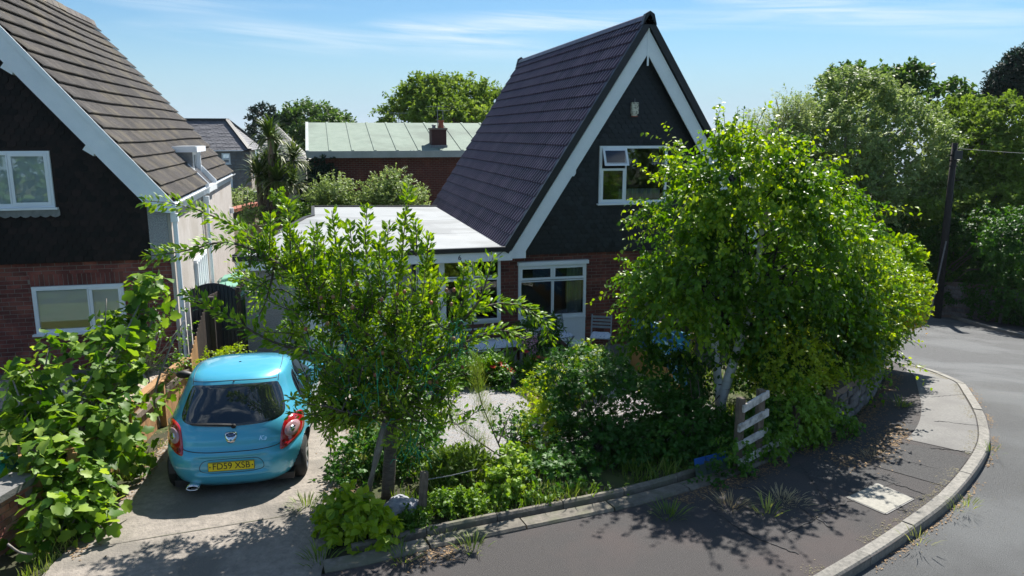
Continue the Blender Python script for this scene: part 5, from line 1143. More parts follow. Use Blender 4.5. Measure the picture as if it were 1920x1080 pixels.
mb = MB(); mb.box(gx0-.06, gx1, 31.86, 31.95, ez_-.24, ez_+.03); mb.build('fascia', M['fascg'], gh)
mb = MB(); mb.prism([(gx0-.08, 31.9, ez_+.06), (gx0-.08, 37, rz_+.06), (gx0-.08, 37, rz_-.15), (gx0-.08, 31.9, ez_-.15)], (.12, 0, 0)); mb.build('verge', M['fascg'], gh, fixn=True)
cp = (5.01, 32.60, 3.59); cx = cp[0]
ch = MB(); CT = (5.02, 32.60, 4.35)[2]; ch.box(cx-.31, cx+.31, 32.5, 33.2, ez_-.1, CT); cho = ch.build('chimney', pm('sooty_brick', (.045, .02, .02), (.07, .028, .026), 12, .9, .4), gh)
mb = MB(); mb.box(cx-.34, cx+.34, 32.45, 33.25, ez_-.0, ez_+.24); mb.build('lead_flashing', M['lead'], cho)
mb = MB(); mb.box(cx-.35, cx+.35, 32.44, 33.26, CT, CT+.07); mb.build('chimney_cap', M['mortarD'], cho)
M['terra'] = pm('terracotta', (.36, .11, .06), (.28, .09, .05), 9, .8, .2)
mb = MB(); mb.lathe((cx+.14, 32.85, CT+.07), [(.13, 0), (.11, .12), (.1, .24), (.13, .26), (.13, .32), (.09, .32)], 12); mb.build('chimney_pot', M['terra'], cho)
mb = MB(); mb.lathe((cx-.16, 32.85, CT+.07), [(.08, 0), (.07, .08), (.1, .09), (.1, .12), (.05, .14)], 10); mb.build('chimney_cowl', M['lead'], cho)
def aerial(x, y, z0, h, ln, rz, label, nel=7):
    t = thing('tv_aerial', label, 'aerial', (x, y, z0), 'television aerials behind the green roof', rz); mb = MB(); mb.tube([(0, 0, 0), (0, 0, h)], .016, 5); mb.build('mast', M['lead'], t, world=False)
    mb = MB(); mb.tube([(-ln/2, 0, h), (ln/2, 0, h)], .012, 4)
    for k in range(nel): xx = -ln/2+ln*k/(nel-1); mb.tube([(xx, -.22, h), (xx, .22, h)], .008, 4)
    mb.build('antenna', M['lead'], t, world=False)
aerial(cx+.05, 33.15, CT, .95, .8, R(8), 'television aerial on the brick chimney of the green roofed house')
aerial(cx+.28, 33.15, CT, .8, .5, R(60), 'smaller second television aerial on the same brick chimney', 5)
aerial(cx-1.1, 38, rz_-.2, .7, .9, R(20), 'television aerial standing behind the ridge left of the chimney')
# grey stone house far left
sh = thing('stone_house', 'old grey stone house with hipped slate roof beyond the gardens', 'house', (-6.37, 62.00, 1.06))
Y0 = 60.0; r0, r1 = (-11.04, 63.00, 5.13), (-6.38, 63.00, 5.15); e0, e1 = (-10.68, 60.00, 3.05), (-4.64, 60.00, 2.98); bk = (-4.12, 66.00, 3.11)
Y1 = 66.0; z0_, zr = e1[2], r1[2]
ridge0 = Vector((r0[0]-6, 63, zr)); ridge1 = Vector((r1[0], 63, zr)); eA = Vector((e0[0]-6, Y0, z0_)); eB = Vector((e1[0], Y0, z0_)); eC = Vector((e1[0]+.6, Y1, z0_)); eD = Vector((e0[0]-6, Y1, z0_))
mb = MB(); mb.add([ridge0, ridge1, eA, eB, eC, eD], [(2, 3, 1, 0), (3, 4, 1), (4, 5, 0, 1), (5, 4, 3, 2)]); shr = mb.build('roof', M['slate'], sh, fixn=True)
# slates in courses on the two visible slopes
SLT = MB()
def slates(a, b, c, d, rows, w, cap=10**9):
    """eave a->b, ridge d->c"""
    n = ((b-a).cross(d-a)).normalized(); n = n if n.z > 0 else -n
    for r in range(rows):
        t0, t1 = r/rows, (r+1.25)/rows; p0 = a.lerp(d, t0); p1 = b.lerp(c, t0); q0 = a.lerp(d, min(1, t1)); q1 = b.lerp(c, min(1, t1)); L_ = (p1-p0).length; m_ = max(1, int(L_/w))
        for i in range(m_):
            u0, u1 = (i+(.5 if r % 2 else 0))/m_, (i+(.5 if r % 2 else 0)+.94)/m_; u1 = min(u1, 1)
            if u0 >= 1: continue
            jj = n*(.04+RS.uniform(0, .02)); SLT.add([p0.lerp(p1, u0)+jj, p0.lerp(p1, u1)+jj, q0.lerp(q1, u1)+n*.015, q0.lerp(q1, u0)+n*.015], [(0, 1, 2, 3)])
slates(eA+Vector((6, 0, 0)), eB, ridge1, ridge0+Vector((6, 0, 0)), 22, .42); slates(eB, eC, ridge1, ridge1, 18, .45)
SLT.build('slates', M['slate'], shr, kind='stuff')
for a, b in ((eB, ridge1), (ridge1, ridge0), (eC, ridge1)):
    mb = MB(); mb.bar(a+Vector((0, 0, .08)), b+Vector((0, 0, .08)), .3, .14); mb.build('ridge_tile', M['black'], shr)
stw = (-4.72, 60.50, 2.94)[0]
holesS = []
wA = ((-6.63, 60.30, 2.80)[0], (-6.04, 60.30, 2.79)[0], (-6.68, 60.30, 2.00)[2], (-6.63, 60.30, 2.80)[2]); wB = ((-6.70, 60.30, 1.23)[0], (-6.00, 60.30, 1.22)[0], (-6.77, 60.30, 0.19)[2], (-6.70, 60.30, 1.23)[2])
mb = MB(); wallholes(mb, -24, stw, 60.4, 60.8, -9, z0_-.05, [wA, wB]); mb.box(stw-.5, stw, 60.8, 65.7, -9, z0_-.05); shw = mb.build('wall', M['mortarD'], sh)
ST = MB(); z = z0_-.2; r = 0
while z > -2.6:
    x = -17+RS.uniform(0, .4)
    while x < stw-.4:
        w = RS.uniform(.35, .85)
        for a, b in intervals(x, min(x+w-.04, stw), [wA, wB], z):
            if b-a > .08: ST.box(a, b, 60.33+RS.uniform(0, .05), 60.42, z-.11, z+.11)
        x += w
    z -= .245; r += 1
ST.build('stones', M['stoneF'], shw, kind='stuff')
ST = MB(); z = z0_-.2
while z > -2.6:
    y = 60.4+RS.uniform(0, .3)
    while y < 65.4: w = RS.uniform(.4, .8); ST.box(stw-.02, stw+.05, y, y+w-.04, z-.11, z+.11); y += w
    z -= .245
ST.build('quoin_stones', pm('pale_stone', (.4, .36, .31), (.28, .25, .22), 2, .9, .4), shw, kind='stuff')
for w_, nm, gl in ((wA, 'upper', 'glass2'), (wB, 'lower', 'glass')):
    window(sh, *w_, 60.35, [(0, 1, 0, .48, True), (0, 1, .5, 1, False)], name='window', fw=.09, sw=.07, glass=gl)
M['bluepane'] = pm('blue_blind', (.1, .3, .6), rough=.4)
mb = MB(); mb.box(wA[0]+.1, wA[1]-.1, 60.5, 60.52, wA[2]+.05, (wA[2]+wA[3])/2); mb.build('blind', M['bluepane'], sh)
for y0 in (61.6, 63.6):
    mb = MB(); mb.box(stw, stw+.08, y0, y0+.8, z0_-2.2, z0_-.6); mb.build('side_window', M['glass'], sh)
mb = MB(); mb.box(-20, stw+1.2, 58.5, 60.3, -4.2, (-6.51, 59.00, -0.07)[2]); mb.build('lower_block', M['black'], sh)
mb = MB(); mb.box(-20, stw+1.25, 58.4, 60.3, (-6.51, 59.00, -0.07)[2], (-6.50, 59.00, 0.04)[2]); mb.build('lower_block_coping', M['fascg'], sh)
# steep slate roof beyond the palm
sp_ = thing('steep_slate_roof_house', 'stone house end with very steep pale slate roof behind the cordyline', 'house', (-1.72, 55.00, 1.36))
ap = Vector((-2.76, 58.00, 4.97)); l0 = Vector((-3.96, 55.00, 2.45)); r0 = Vector((-0.55, 55.00, 2.32)); rb = Vector((-0.09, 61.00, 2.23)); lb = r0+Vector((-8, 8, 0)); lb = Vector((l0.x, 61, l0.z)); rb = Vector((r0.x+.2, 61, r0.z))
mb = MB(); mb.add([ap, l0, r0, rb, lb], [(1, 2, 0), (2, 3, 0), (3, 4, 0), (4, 1, 0), (4, 3, 2, 1)]); spr = mb.build('roof', M['slate'], sp_, fixn=True)
SLT = MB(); slates(l0, r0, ap, ap, 26, .4); slates(r0, rb, ap, ap, 22, .45); SLT.build('slates', pm('pale_slate', (.2, .2, .19), (.27, .26, .24), 2, .7, .2, rnd=.2), spr, kind='stuff')
mb = MB(); mb.box(l0.x+.3, r0.x-.15, 55.4, 60.5, -8, l0.z+.05); spw = mb.build('wall', pm('pale_stone_wall', (.33, .3, .26), (.2, .18, .16), 2.5, .9, .6), sp_)
# rear garden wall with red coping, fence boards
rw_ = thing('rear_garden_wall', 'stone garden wall with sloping terracotta coping behind the side passage', 'wall', (-2.80, 30.00, 1.32))
a = Vector((-3.52, 29.00, 1.36)); b = Vector((-2.40, 33.00, 1.36)); mb = MB(); mb.prism([(a.x, a.y, -3), (b.x, b.y, -3), (b.x, b.y, b.z), (a.x, a.y, a.z)], (0, .3, 0)); mb.build('wall', pm('buff_stone', (.32, .25, .19), (.2, .15, .11), 3, .9, .6), rw_, fixn=True)
mb = MB(); mb.bar(a+Vector((0, .1, .04)), b+Vector((0, .1, .04)), .42, .12); mb.build('coping', M['terra'], rw_)
bf = thing('rear_fence', 'brown vertical board fence closing the end of the side passage', 'fence', (-1.6, 25.2, g(-1.6, 25.2)))
zt = (-2.69, 25.20, 1.39)[2]
for i in range(14):
    x = -2.45+i*.15; mb = MB(); mb.box(x, x+.135, 25.2+.01*(i % 2), 25.23+.01*(i % 2), g(x, 25)-.1, zt+.02*(i % 2)); mb.build('board', M['woodgrey'], bf)

# ---------------------------------------------------------------- foliage engine
CAMP = np.array([0, 0, 4.2])
def tri_tpl(v, f): return np.array(v, float), np.array(f, int)
T_DIA = tri_tpl([(0, 0, 0), (-.32, .42, .09), (0, 1, -.05), (.32, .42, .09)], [(0, 2, 1), (0, 3, 2)])
T_NAR = tri_tpl([(0, 0, 0), (-.17, .45, .06), (0, 1, -.08), (.17, .45, .06)], [(0, 2, 1), (0, 3, 2)])
T_HAIR = tri_tpl([(-.012, 0, 0), (.012, 0, 0), (0, 1, 0)], [(0, 1, 2)])
T_OVA = tri_tpl([(0, 0, 0), (-.33, .3, .07), (-.24, .68, .05), (0, 1, -.1), (.24, .68, .05), (.33, .3, .07), (0, .5, 0)], [(0, 6, 1), (1, 6, 2), (2, 6, 3), (0, 5, 6), (5, 4, 6), (4, 3, 6)])
T_LAN = tri_tpl([(0, 0, 0), (-.18, .3, .04), (-.19, .6, .04), (0, 1, -.14), (.19, .6, .04), (.18, .3, .04), (0, .5, 0)], [(0, 6, 1), (1, 6, 2), (2, 6, 3), (0, 5, 6), (5, 4, 6), (4, 3, 6)])
_fo = [(0, .04), (.2, -.07), (.38, .05), (.4, .22), (.5, .4), (.5, .6), (.29, .6), (.25, .84), (0, 1.0), (-.25, .84), (-.29, .6), (-.5, .6), (-.5, .4), (-.4, .22), (-.38, .05), (-.2, -.07)]
T_FIG = tri_tpl([(0, .4, 0)]+[(x, y, .22*abs(x)-.3*max(0, y-.4)**1.2) for x, y in _fo], [(0, 1+i, 1+(i+1) % 16) for i in range(16)])
_ac = []
for i, a in enumerate(np.linspace(-150, 150, 11)):
    r = (.62 if abs(a) < 100 else .45) if i % 2 else .24
    if abs(a) < 5: r = .7
    _ac.append((r*math.sin(R(a)), .42+r*math.cos(R(a))))
T_ACE = tri_tpl([(0, .35, .04)]+[(x, y, -.1*abs(x)) for x, y in _ac]+[(0, 0, 0)], [(0, i+2, i+1) for i in range(10)])
T_BLA = tri_tpl([(-.03, 0, 0), (.03, 0, 0), (-.032, .4, .05), (.032, .4, .05), (-.02, .75, -.02), (.02, .75, -.02), (0, 1, -.16)], [(0, 1, 3), (0, 3, 2), (2, 3, 5), (2, 5, 4), (4, 5, 6)])
T_STR = tri_tpl([(-.035, 0, .0), (.035, 0, .0), (-.05, .35, .08), (.05, .35, .08), (-.04, .7, .04), (.04, .7, .04), (0, 1, -.14)], [(0, 1, 3), (0, 3, 2), (2, 3, 5), (2, 5, 4), (4, 5, 6)])
def unit(a): return a/np.maximum(np.linalg.norm(a, axis=-1, keepdims=True), 1e-9)
def rdir(n): return unit(RS.randn(n, 3))
class Leaves:
    def __init__(s, tpl): s.t = tpl; s.P = []; s.Y = []; s.N = []; s.S = []; s.C = []
    def add(s, P_, Yd, Nn, size, tint):
        n = len(P_); s.P.append(P_); s.Y.append(unit(Yd)); s.N.append(Nn); s.S.append(np.broadcast_to(size, (n,)).copy()); s.C.append(np.clip(np.broadcast_to(tint, (n,)), 0, 1).copy()); return s
    def frames(s):
        Y = np.vstack(s.Y); N = np.vstack(s.N); X = unit(np.cross(Y, N)); N = np.cross(X, Y); return np.vstack(s.P), X, Y, N, np.concatenate(s.S), np.concatenate(s.C)
    def finish(s, parent, mat_, name='leaf', rest='foliage', parts=0, label=None, front=None):
        P_, X, Y, N, S, C = s.frames(); n = len(P_); tv, tf = s.t
        if parts:
            d = np.linalg.norm(P_-CAMP, axis=1)/np.maximum(S, .01)**.6; order = np.argsort(d+RS.rand(n)*.15*d.mean()); pi = order[:parts]; ri = order[parts:]
            lev = [npmesh('leaf', tv, tf, mat_, tint=np.full(len(tv), k/7)) for k in range(8)]
            for i in pi:
                m = Matrix(((X[i][0], Y[i][0], N[i][0]), (X[i][1], Y[i][1], N[i][1]), (X[i][2], Y[i][2], N[i][2])))
                o = link(name, lev[int(round(C[i]*7))], parent, loc=P_[i], rot=m, scale=(S[i],)*3)
        else: ri = np.arange(n)
        if len(ri):
            P_, X, Y, N, S, C = P_[ri], X[ri], Y[ri], N[ri], S[ri], C[ri]; k = len(tv)
            V = P_[:, None]+S[:, None, None]*(tv[None, :, 0, None]*X[:, None]+tv[None, :, 1, None]*Y[:, None]+tv[None, :, 2, None]*N[:, None])
            F = (tf[None]+np.arange(len(ri))[:, None, None]*k).reshape(-1, 3)
            o = link(rest, npmesh(rest, V.reshape(-1, 3), F, mat_, tint=np.repeat(C, k)), parent); o['kind'] = 'stuff'; return tag(o, label)
def twigs(L_, P0, D, ln, K, droop, size, tint, hang=.2, upn=.8, spread=.7, outn=None):
    """leaves alternating along straight drooping twigs; returns curves for stems"""
    n = len(P0); t = (np.arange(K)+RS.rand(n, K)*.6+.3)/K; ln = np.broadcast_to(ln, (n,))
    pos = P0[:, None]+D[:, None]*(ln[:, None]*t)[..., None]; pos[..., 2] -= droop*(t**2)*ln[:, None]
    tan = D[:, None]+np.stack([t*0, t*0, -2*droop*t], -1); tan = unit(tan)
    side = unit(np.cross(tan, rdir(n)[:, None]+np.zeros_like(tan))); sg = np.where(np.arange(K) % 2 == 0, 1, -1)[None, :, None]
    Yd = tan*.5+side*sg*spread+.35*RS.randn(n, K, 3); Yd[..., 2] -= hang
    N = .55*RS.randn(n, K, 3); N[..., 2] += upn
    if outn is not None: N += outn[:, None]*.6
    sz = np.broadcast_to(size, (n,))[:, None]*RS.uniform(.7, 1.2, (n, K)); tn = np.broadcast_to(tint, (n,))[:, None]+RS.uniform(-.16, .16, (n, K))
    L_.add(pos.reshape(-1, 3), Yd.reshape(-1, 3), N.reshape(-1, 3), sz.ravel(), tn.ravel())
def inside(P_, E, s=1.):
    r = np.full(len(P_), 9.)
    for c, q in E: r = np.minimum(r, np.linalg.norm((P_-np.array(c))/(np.array(q)*s), axis=1))
    return r
def shell(E, n, lo=.55, hi=1., core=.55, nf=1.2, thr=-.15, seed=0, ymaxfrac=None, zmin=None):
    """points in the outer layer of a union of ellipsoids, thinned by noise so the crown has gaps"""
    w = np.array([(q[0]*q[1]+q[1]*q[2]+q[0]*q[2]) for c, q in E], float); w /= w.sum(); out = []; O = []
    tot = 0
    while tot < n:
        m = n; k = RS.choice(len(E), m, p=w); d = rdir(m); f = RS.uniform(lo, hi, m); C_ = np.array([E[i][0] for i in k], float); Q = np.array([E[i][1] for i in k], float)
        lump = 1+.13*np.array([mnoise.noise(Vector(v)*2.1+Vector((i*3.1+seed, 0, 0))) for v, i in zip(d, k)])
        p = C_+d*Q*(f*lump)[:, None]; ok = inside(p, E) > core
        ok &= np.array([mnoise.noise(Vector(v*nf)+Vector((seed, 5, 0))) for v in p]) > thr
        if zmin is not None: ok &= p[:, 2] > zmin
        p = p[ok]; out.append(p); O.append(unit(d/Q)[ok]); tot += len(p)
    return np.vstack(out)[:n], np.vstack(O)[:n]
def limbs(mb, start, ends, r0, r1=.008, bend=.25, n=6, seg=7):
    for e in ends:
        s0 = Vector(start[RS.randint(len(start))]) if isinstance(start, list) else Vector(start); e = Vector(e); m = (e-s0).length; c = s0.lerp(e, .4)+Vector((RS.randn()*.1*m, RS.randn()*.1*m, bend*m)); pts = []
        for t in np.linspace(0, 1, seg): pts.append(s0.lerp(c, t).lerp(c.lerp(e, t), t)+Vector((RS.randn(), RS.randn(), RS.randn()))*.012*m)
        mb.tube(pts, list(np.linspace(r0, r1, seg)), n)
def tree(name, label, cat, E, mat_, tpl, nt, K, ln, size, tint, base, bark='bark', group=None, parts=0, droop=.3, trunk_r=.16, up=.3, seed=0, thr=-.15, nf=1.2, core=.55, lo=.55, nlimb=26, hang=.2, tvar=.25, zmin=None, crown='crown', limb_r=None, out=.9):
    t = thing(name, label, cat, base, group); L_ = Leaves(tpl); p, o = shell(E, nt, lo, 1., core, nf, thr, seed, zmin=zmin)
    D = unit(o*out+.5*RS.randn(nt, 3)+np.array([0, 0, up])); ns = np.array([mnoise.noise(Vector(v*.9)+Vector((seed+9, 0, 0))) for v in p])
    zt = (p[:, 2]-p[:, 2].min())/(np.ptp(p[:, 2])+1e-6)
    twigs(L_, p, D, RS.uniform(.6, 1.2, nt)*ln, K, droop, size, tint+ns*tvar*1.6, hang=hang, outn=o)
    L_.finish(t, M[mat_], rest=crown, parts=parts)
    if nlimb:
        mb = MB(); b = Vector(base); c = Vector(E[0][0]); fork = b.lerp(c, .45); fork.x = b.x*.6+c.x*.4
        mb.tube([b-Vector((0, 0, .1)), b.lerp(fork, .5)+Vector((.03, 0, 0)), fork], [trunk_r, trunk_r*.85, trunk_r*.7], 9)
        idx = RS.choice(len(p), min(nlimb, len(p)), replace=False); mb2 = MB(); limbs(mb2, [tuple(fork), tuple(b.lerp(fork, .8))], [tuple(p[i]) for i in idx], limb_r or trunk_r*.35, .006 if size < .15 else .02)
        mb.build('trunk', M[bark], t, smooth=True); mb2.build('branches', M[bark], t, smooth=True, kind='stuff')
    return t

# ---------------------------------------------------------------- birch by the corner
def E_(*a): return [((c[0], c[1], c[2]), q) for c, q in a]
EB = E_(((6.39, 10.30, 2.47), (1.75, 1.3, 1.45)), ((6.01, 10.30, 3.47), (1.15, 1.0, .8)), ((5.17, 10.10, 1.95), (.8, .8, .95)), ((7.61, 10.70, 2.19), (.95, 1.0, 1.15)), ((7.55, 10.20, 1.09), (1.0, .8, .7)), ((5.27, 10.40, 3.05), (.55, .6, .6)), ((8.30, 10.60, 1.39), (.55, .7, .85)), ((4.81, 10.00, 1.55), (.5, .5, .5)), ((6.51, 9.90, 1.15), (.5, .4, .45)), ((5.28, 9.90, 1.23), (.5, .4, .3)), ((6.27, 9.90, 0.75), (.45, .4, .4)))
bt_ = (5.65, 9.78, -0.07); BTB = (bt_[0]+.05, 9.95, g(5.6, 9.95))
birch = thing('birch_tree', 'big bushy birch tree with two white trunks at the garden corner', 'tree', BTB)
LB_ = Leaves(T_OVA); p, o = shell(EB, 3500, .5, 1.0, .5, 1.7, -.12, 3)
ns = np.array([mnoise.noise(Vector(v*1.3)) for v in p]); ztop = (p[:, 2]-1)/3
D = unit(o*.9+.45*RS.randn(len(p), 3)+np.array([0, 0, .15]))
twigs(LB_, p, D, RS.uniform(.25, .6, len(p)), 15, .5, .079, .28+.45*ns+.34*ztop, hang=.55, outn=o)  # tint rises with height: the sunlit crown top is painted into the leaves
p2, o2 = shell(EB, 150, .9, 1.02, .9, 1.6, -.5, 5); D2 = unit(o2+.5*RS.randn(150, 3)+np.array([0, 0, .4])); twigs(LB_, p2, D2, RS.uniform(.5, .85, 150), 12, .35, .072, .75, hang=.4)
stem = MB()
for a, b in zip(p2, D2): 
    q = [Vector(a+b*.65*t-np.array([0, 0, .35*t*t*.65])) for t in (0, .35, .7, 1)]; stem.tube(q, [.006, .005, .004, .002], 4)
# long wispy shoots above the crown
ps_ = np.array([(5.64, 10.20, 3.82), (5.90, 10.50, 3.89), (6.03, 10.30, 3.82), (5.42, 10.10, 3.68), (6.36, 10.40, 3.73), (5.28, 10.30, 3.48), (6.76, 10.60, 3.64), (4.75, 10.20, 3.08), (4.59, 10.10, 2.94), (6.07, 10.60, 3.93), (7.05, 10.60, 3.56), (6.39, 10.60, 3.81)])
Ds = unit(np.array([(-.12, 0, 1), (-.05, .1, 1), (.0, 0, 1), (-.3, 0, .9), (-.15, .1, 1), (-.5, 0, .8), (.15, 0, 1), (-.8, 0, .5), (-.9, -.1, .3), (.1, .1, 1), (.3, 0, 1), (-.05, 0, 1.)])); ls_ = np.array([.95, .85, .9, .6, .8, .6, .7, .6, .55, .8, .6, .75])
twigs(LB_, ps_, Ds, ls_, 22, .18, .07, .72, hang=.3)
for a, b, l in zip(ps_, Ds, ls_): stem.tube([Vector(a+b*l*t-np.array([0, 0, .18*t*t*l])) for t in np.linspace(-.1, 1, 7)], [.008, .007, .006, .005, .004, .003, .002], 4)
stem.build('twigs', M['darkbark'], birch, kind='stuff')
def keep_if(L_, fn):
    for k in range(len(L_.P)):
        m = fn(L_.P[k]); L_.P[k], L_.Y[k], L_.N[k], L_.S[k], L_.C[k] = L_.P[k][m], L_.Y[k][m], L_.N[k][m], L_.S[k][m], L_.C[k][m]
ZL = (5.70, 10.00, 0.77)[2]
keep_if(LB_, lambda q: (q[:, 2] > ZL+.12*np.sin(q[:, 0]*5)) | (q[:, 0] > 6.35))
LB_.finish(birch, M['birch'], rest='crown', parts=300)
M['birchbark'] = pm('white_birch_bark', (.72, .71, .69), (.62, .6, .57), 6, .6, .2, c3=(.12, .1, .09), s3=7, stretch=(1, 1, 3.4), lo=.4)
def add_c3thr(m, a, b):
    for n_ in m.node_tree.nodes:
        if n_.bl_idname == 'ShaderNodeMapRange' and abs(n_.inputs[1].default_value-.48) < 1e-4: n_.inputs[1].default_value = a; n_.inputs[2].default_value = b
add_c3thr(M['birchbark'], .64, .68)
for path, r in (([BTB, (5.70, 9.95, 0.26), (5.60, 9.95, 0.94), (5.57, 10.10, 1.81), (5.58, 10.30, 2.65)], .075), ([(BTB[0]+.03, BTB[1], BTB[2]+.2), (5.69, 9.88, 0.32), (5.85, 9.85, 0.95), (6.17, 10.00, 1.80), (6.39, 10.20, 2.88)], .08)):
    mb = MB(); q = smoothpl(path, 16); mb.tube([tuple(v) for v in q], list(np.linspace(r, r*.4, 16)), 12); mb.build('trunk', M['birchbark'], birch, smooth=True)
mb = MB(); idx = RS.choice(len(p), 60, replace=False); limbs(mb, [(5.60, 10.00, 1.35), (6.07, 10.00, 1.32), (5.52, 10.10, 1.97), (6.23, 10.10, 1.94)], [tuple(p[i]) for i in idx], .022, .005); mb.build('branches', M['darkbark'], birch, smooth=True, kind='stuff')

# ---------------------------------------------------------------- hedge on the bend
EH = E_(((6.61, 9.60, 0.74), (.7, .5, .7)), ((7.39, 9.90, 0.92), (.75, .55, .85)), ((8.32, 10.60, 1.21), (.75, .65, .95)), ((9.21, 11.30, 1.32), (.68, .7, .9)), ((10.18, 12.10, 1.15), (.62, .7, .85)), ((7.76, 9.90, 0.55), (.45, .4, .5)), ((6.48, 9.10, 0.43), (.4, .3, .35)), ((8.80, 10.60, 0.44), (.45, .4, .45)))
tree('garden_hedge', 'tall clipped hedge of small bright leaves overhanging the curved stone wall', 'hedge', EH, 'hedge', T_DIA, 4300, 11, .26, .064, .6, (8.6, 10.6, g(8.6, 10.6)), parts=250, up=.2, seed=21, thr=-.4, core=.6, hang=.0, trunk_r=.05, nlimb=20, tvar=.3, zmin=.62)
tree('laurel_bush', 'bright green upright laurel bush rising behind the right end of the hedge', 'bush', E_(((11.04, 12.80, 1.61), (.5, .5, .55)), ((11.20, 12.80, 1.06), (.48, .5, .7))), 'birch', T_OVA, 700, 9, .2, .1, .85, (10.6, 12.9, g(10.6, 12.9)), parts=120, up=.8, seed=5, thr=-.6, hang=-.5, trunk_r=.04, nlimb=10)
fl = thing('yellow_climber', 'patch of orange yellow flowers at the right edge of the hedge', 'flowers', (10.85, 12.00, 0.73))
M['yellow'] = leafmat('yellow_petals', (.5, .25, .01), (.65, .38, .02), (.75, .55, .05), .3); fl_c = np.array((10.48, 11.60, 0.92)); Lf = Leaves(T_DIA); n = 170; pp = fl_c+RS.randn(n, 3)*np.array([.1, .12, .2]); Lf.add(pp, rdir(n)+np.array([0, -.5, .3]), rdir(n), .06, RS.rand(n)); Lf.finish(fl, M['yellow'], rest='petals')

# ---------------------------------------------------------------- plum tree over the car
PB = (0.63, 8.55, 0.00); fork = (0.72, 8.70, 0.84)
plum = thing('plum_tree', 'spreading plum tree with long leafy arms reaching over car and driveway', 'tree', PB)
mb = MB(); q = smoothpl([PB, (0.66, 8.55, 0.35), fork], 10); mb.tube([tuple(v) for v in q], list(np.linspace(.078, .07, 10)), 12); mb.build('trunk', M['bark'], plum, smooth=True)
LP = Leaves(T_LAN); arms = [
 [fork, (0.47, 8.80, 1.32), (0.08, 9.00, 2.07), (-0.49, 9.30, 2.80), (-1.01, 9.50, 3.17), (-1.53, 9.60, 3.39), (-1.96, 9.70, 3.44)],
 [(0.08, 9.00, 2.07), (-0.26, 9.10, 2.57), (-0.94, 9.20, 2.98), (-1.45, 9.20, 2.91), (-1.89, 9.20, 2.86)],
 [(0.47, 8.80, 1.32), (-0.06, 8.90, 1.66), (-0.58, 8.90, 1.88), (-1.07, 8.90, 2.22), (-1.47, 8.90, 2.51)],
 [fork, (0.96, 8.80, 1.28), (1.52, 9.00, 1.99), (1.77, 9.10, 2.41), (1.78, 9.10, 2.68)],
 [fork, (1.14, 8.70, 1.30), (1.61, 8.80, 2.03), (2.03, 8.90, 2.18), (2.36, 8.90, 2.13), (2.64, 8.80, 1.90), (2.67, 8.80, 1.69)],
 [(1.14, 8.70, 1.30), (1.43, 8.50, 1.73), (1.72, 8.40, 1.93), (2.04, 8.40, 1.97), (2.26, 8.40, 1.83)],
 [(0.47, 8.80, 1.32), (0.16, 8.20, 1.78), (-0.21, 8.00, 2.04), (-0.34, 7.90, 2.02)], [fork, (0.52, 8.60, 1.51), (0.32, 8.80, 2.35), (0.23, 8.90, 2.83)], [fork, (0.77, 8.70, 1.59), (0.85, 8.90, 2.31), (0.89, 8.90, 2.81)],
 [(0.96, 8.80, 1.28), (1.18, 8.90, 1.77), (1.24, 9.00, 2.39), (1.22, 9.00, 2.97)], [fork, (0.42, 8.20, 1.15), (0.13, 8.00, 1.31), (-0.03, 7.90, 1.42)], [(0.96, 8.80, 1.28), (1.30, 8.50, 1.29), (1.47, 8.40, 1.37)],
 [(-0.49, 9.30, 2.80), (-0.63, 9.20, 2.32), (-0.76, 9.20, 2.07)], [(1.61, 8.80, 2.03), (1.77, 8.60, 2.32), (1.93, 8.60, 2.81)]]
shoots = [((545, 500, 9.2), (538, 375)), ((625, 500, 8.9), (622, 395)), ((600, 520, 8.9), (592, 425)), ((690, 520, 8.9), (688, 388)), ((750, 520, 8.9), (765, 352)), ((735, 520, 9.0), (730, 420)), ((800, 520, 9.0), (805, 440)), ((780, 480, 8.9), (778, 412)), ((660, 530, 8.7), (655, 420)), ((860, 560, 9.0), (870, 495)), ((575, 540, 9.2), (560, 440)), ((715, 540, 8.6), (712, 440)), ((505, 480, 9.3), (508, 400)), ((640, 560, 8.5), (636, 450))]
def at(px, py, Y):   # a picture point carried to the plane y = Y
    th = math.atan(.2); ya = R(14.05); f_ = np.array([math.sin(ya)*math.cos(th), math.cos(ya)*math.cos(th), -math.sin(th)]); r_ = np.array([math.cos(ya), -math.sin(ya), 0]); u_ = np.cross(r_, f_)
    d = f_+r_*(px-960)/1450+u_*(540-py)/1450; return CAMP+d*(Y/d[1])
wood = MB(); 
def sleeve(path, per_m=95, rad=.05, size=.08, tint=.5, r0=.02, taper=True, from_=0.):
    q = smoothpl(path, 40); L1 = np.r_[0, np.cumsum(np.linalg.norm(np.diff(q, axis=0), axis=1))]; n = int(L1[-1]*per_m*(1-from_)); s = RS.uniform(from_, 1, n)*L1[-1]
    pos = np.stack([np.interp(s, L1, q[:, i]) for i in range(3)], 1); tg = unit(np.stack([np.interp(s, L1, np.gradient(q[:, i])) for i in range(3)], 1)); rd = rdir(n); rd = unit(rd-tg*(rd*tg).sum(1)[:, None]); rr = RS.rand(n)
    LP.add(pos+rd*(rad*rr)[:, None], tg*.8+rd*.9+np.array([0, 0, .1]), unit(RS.randn(n, 3)*.6+np.array([0, 0, .8])+rd*.3), size*RS.uniform(.65, 1.15, n), tint+RS.uniform(-.25, .25, n))
    wood.tube([tuple(v) for v in q[::3]], list(np.linspace(r0, .004, len(q[::3]))), 6)
    return q
qs = []
for i, a in enumerate(arms): qs.append(sleeve(a, 190 if i < 6 else 110, .085, .092, .68, .03 if i < 9 else .02, from_=.3 if a[0] == fork else 0))
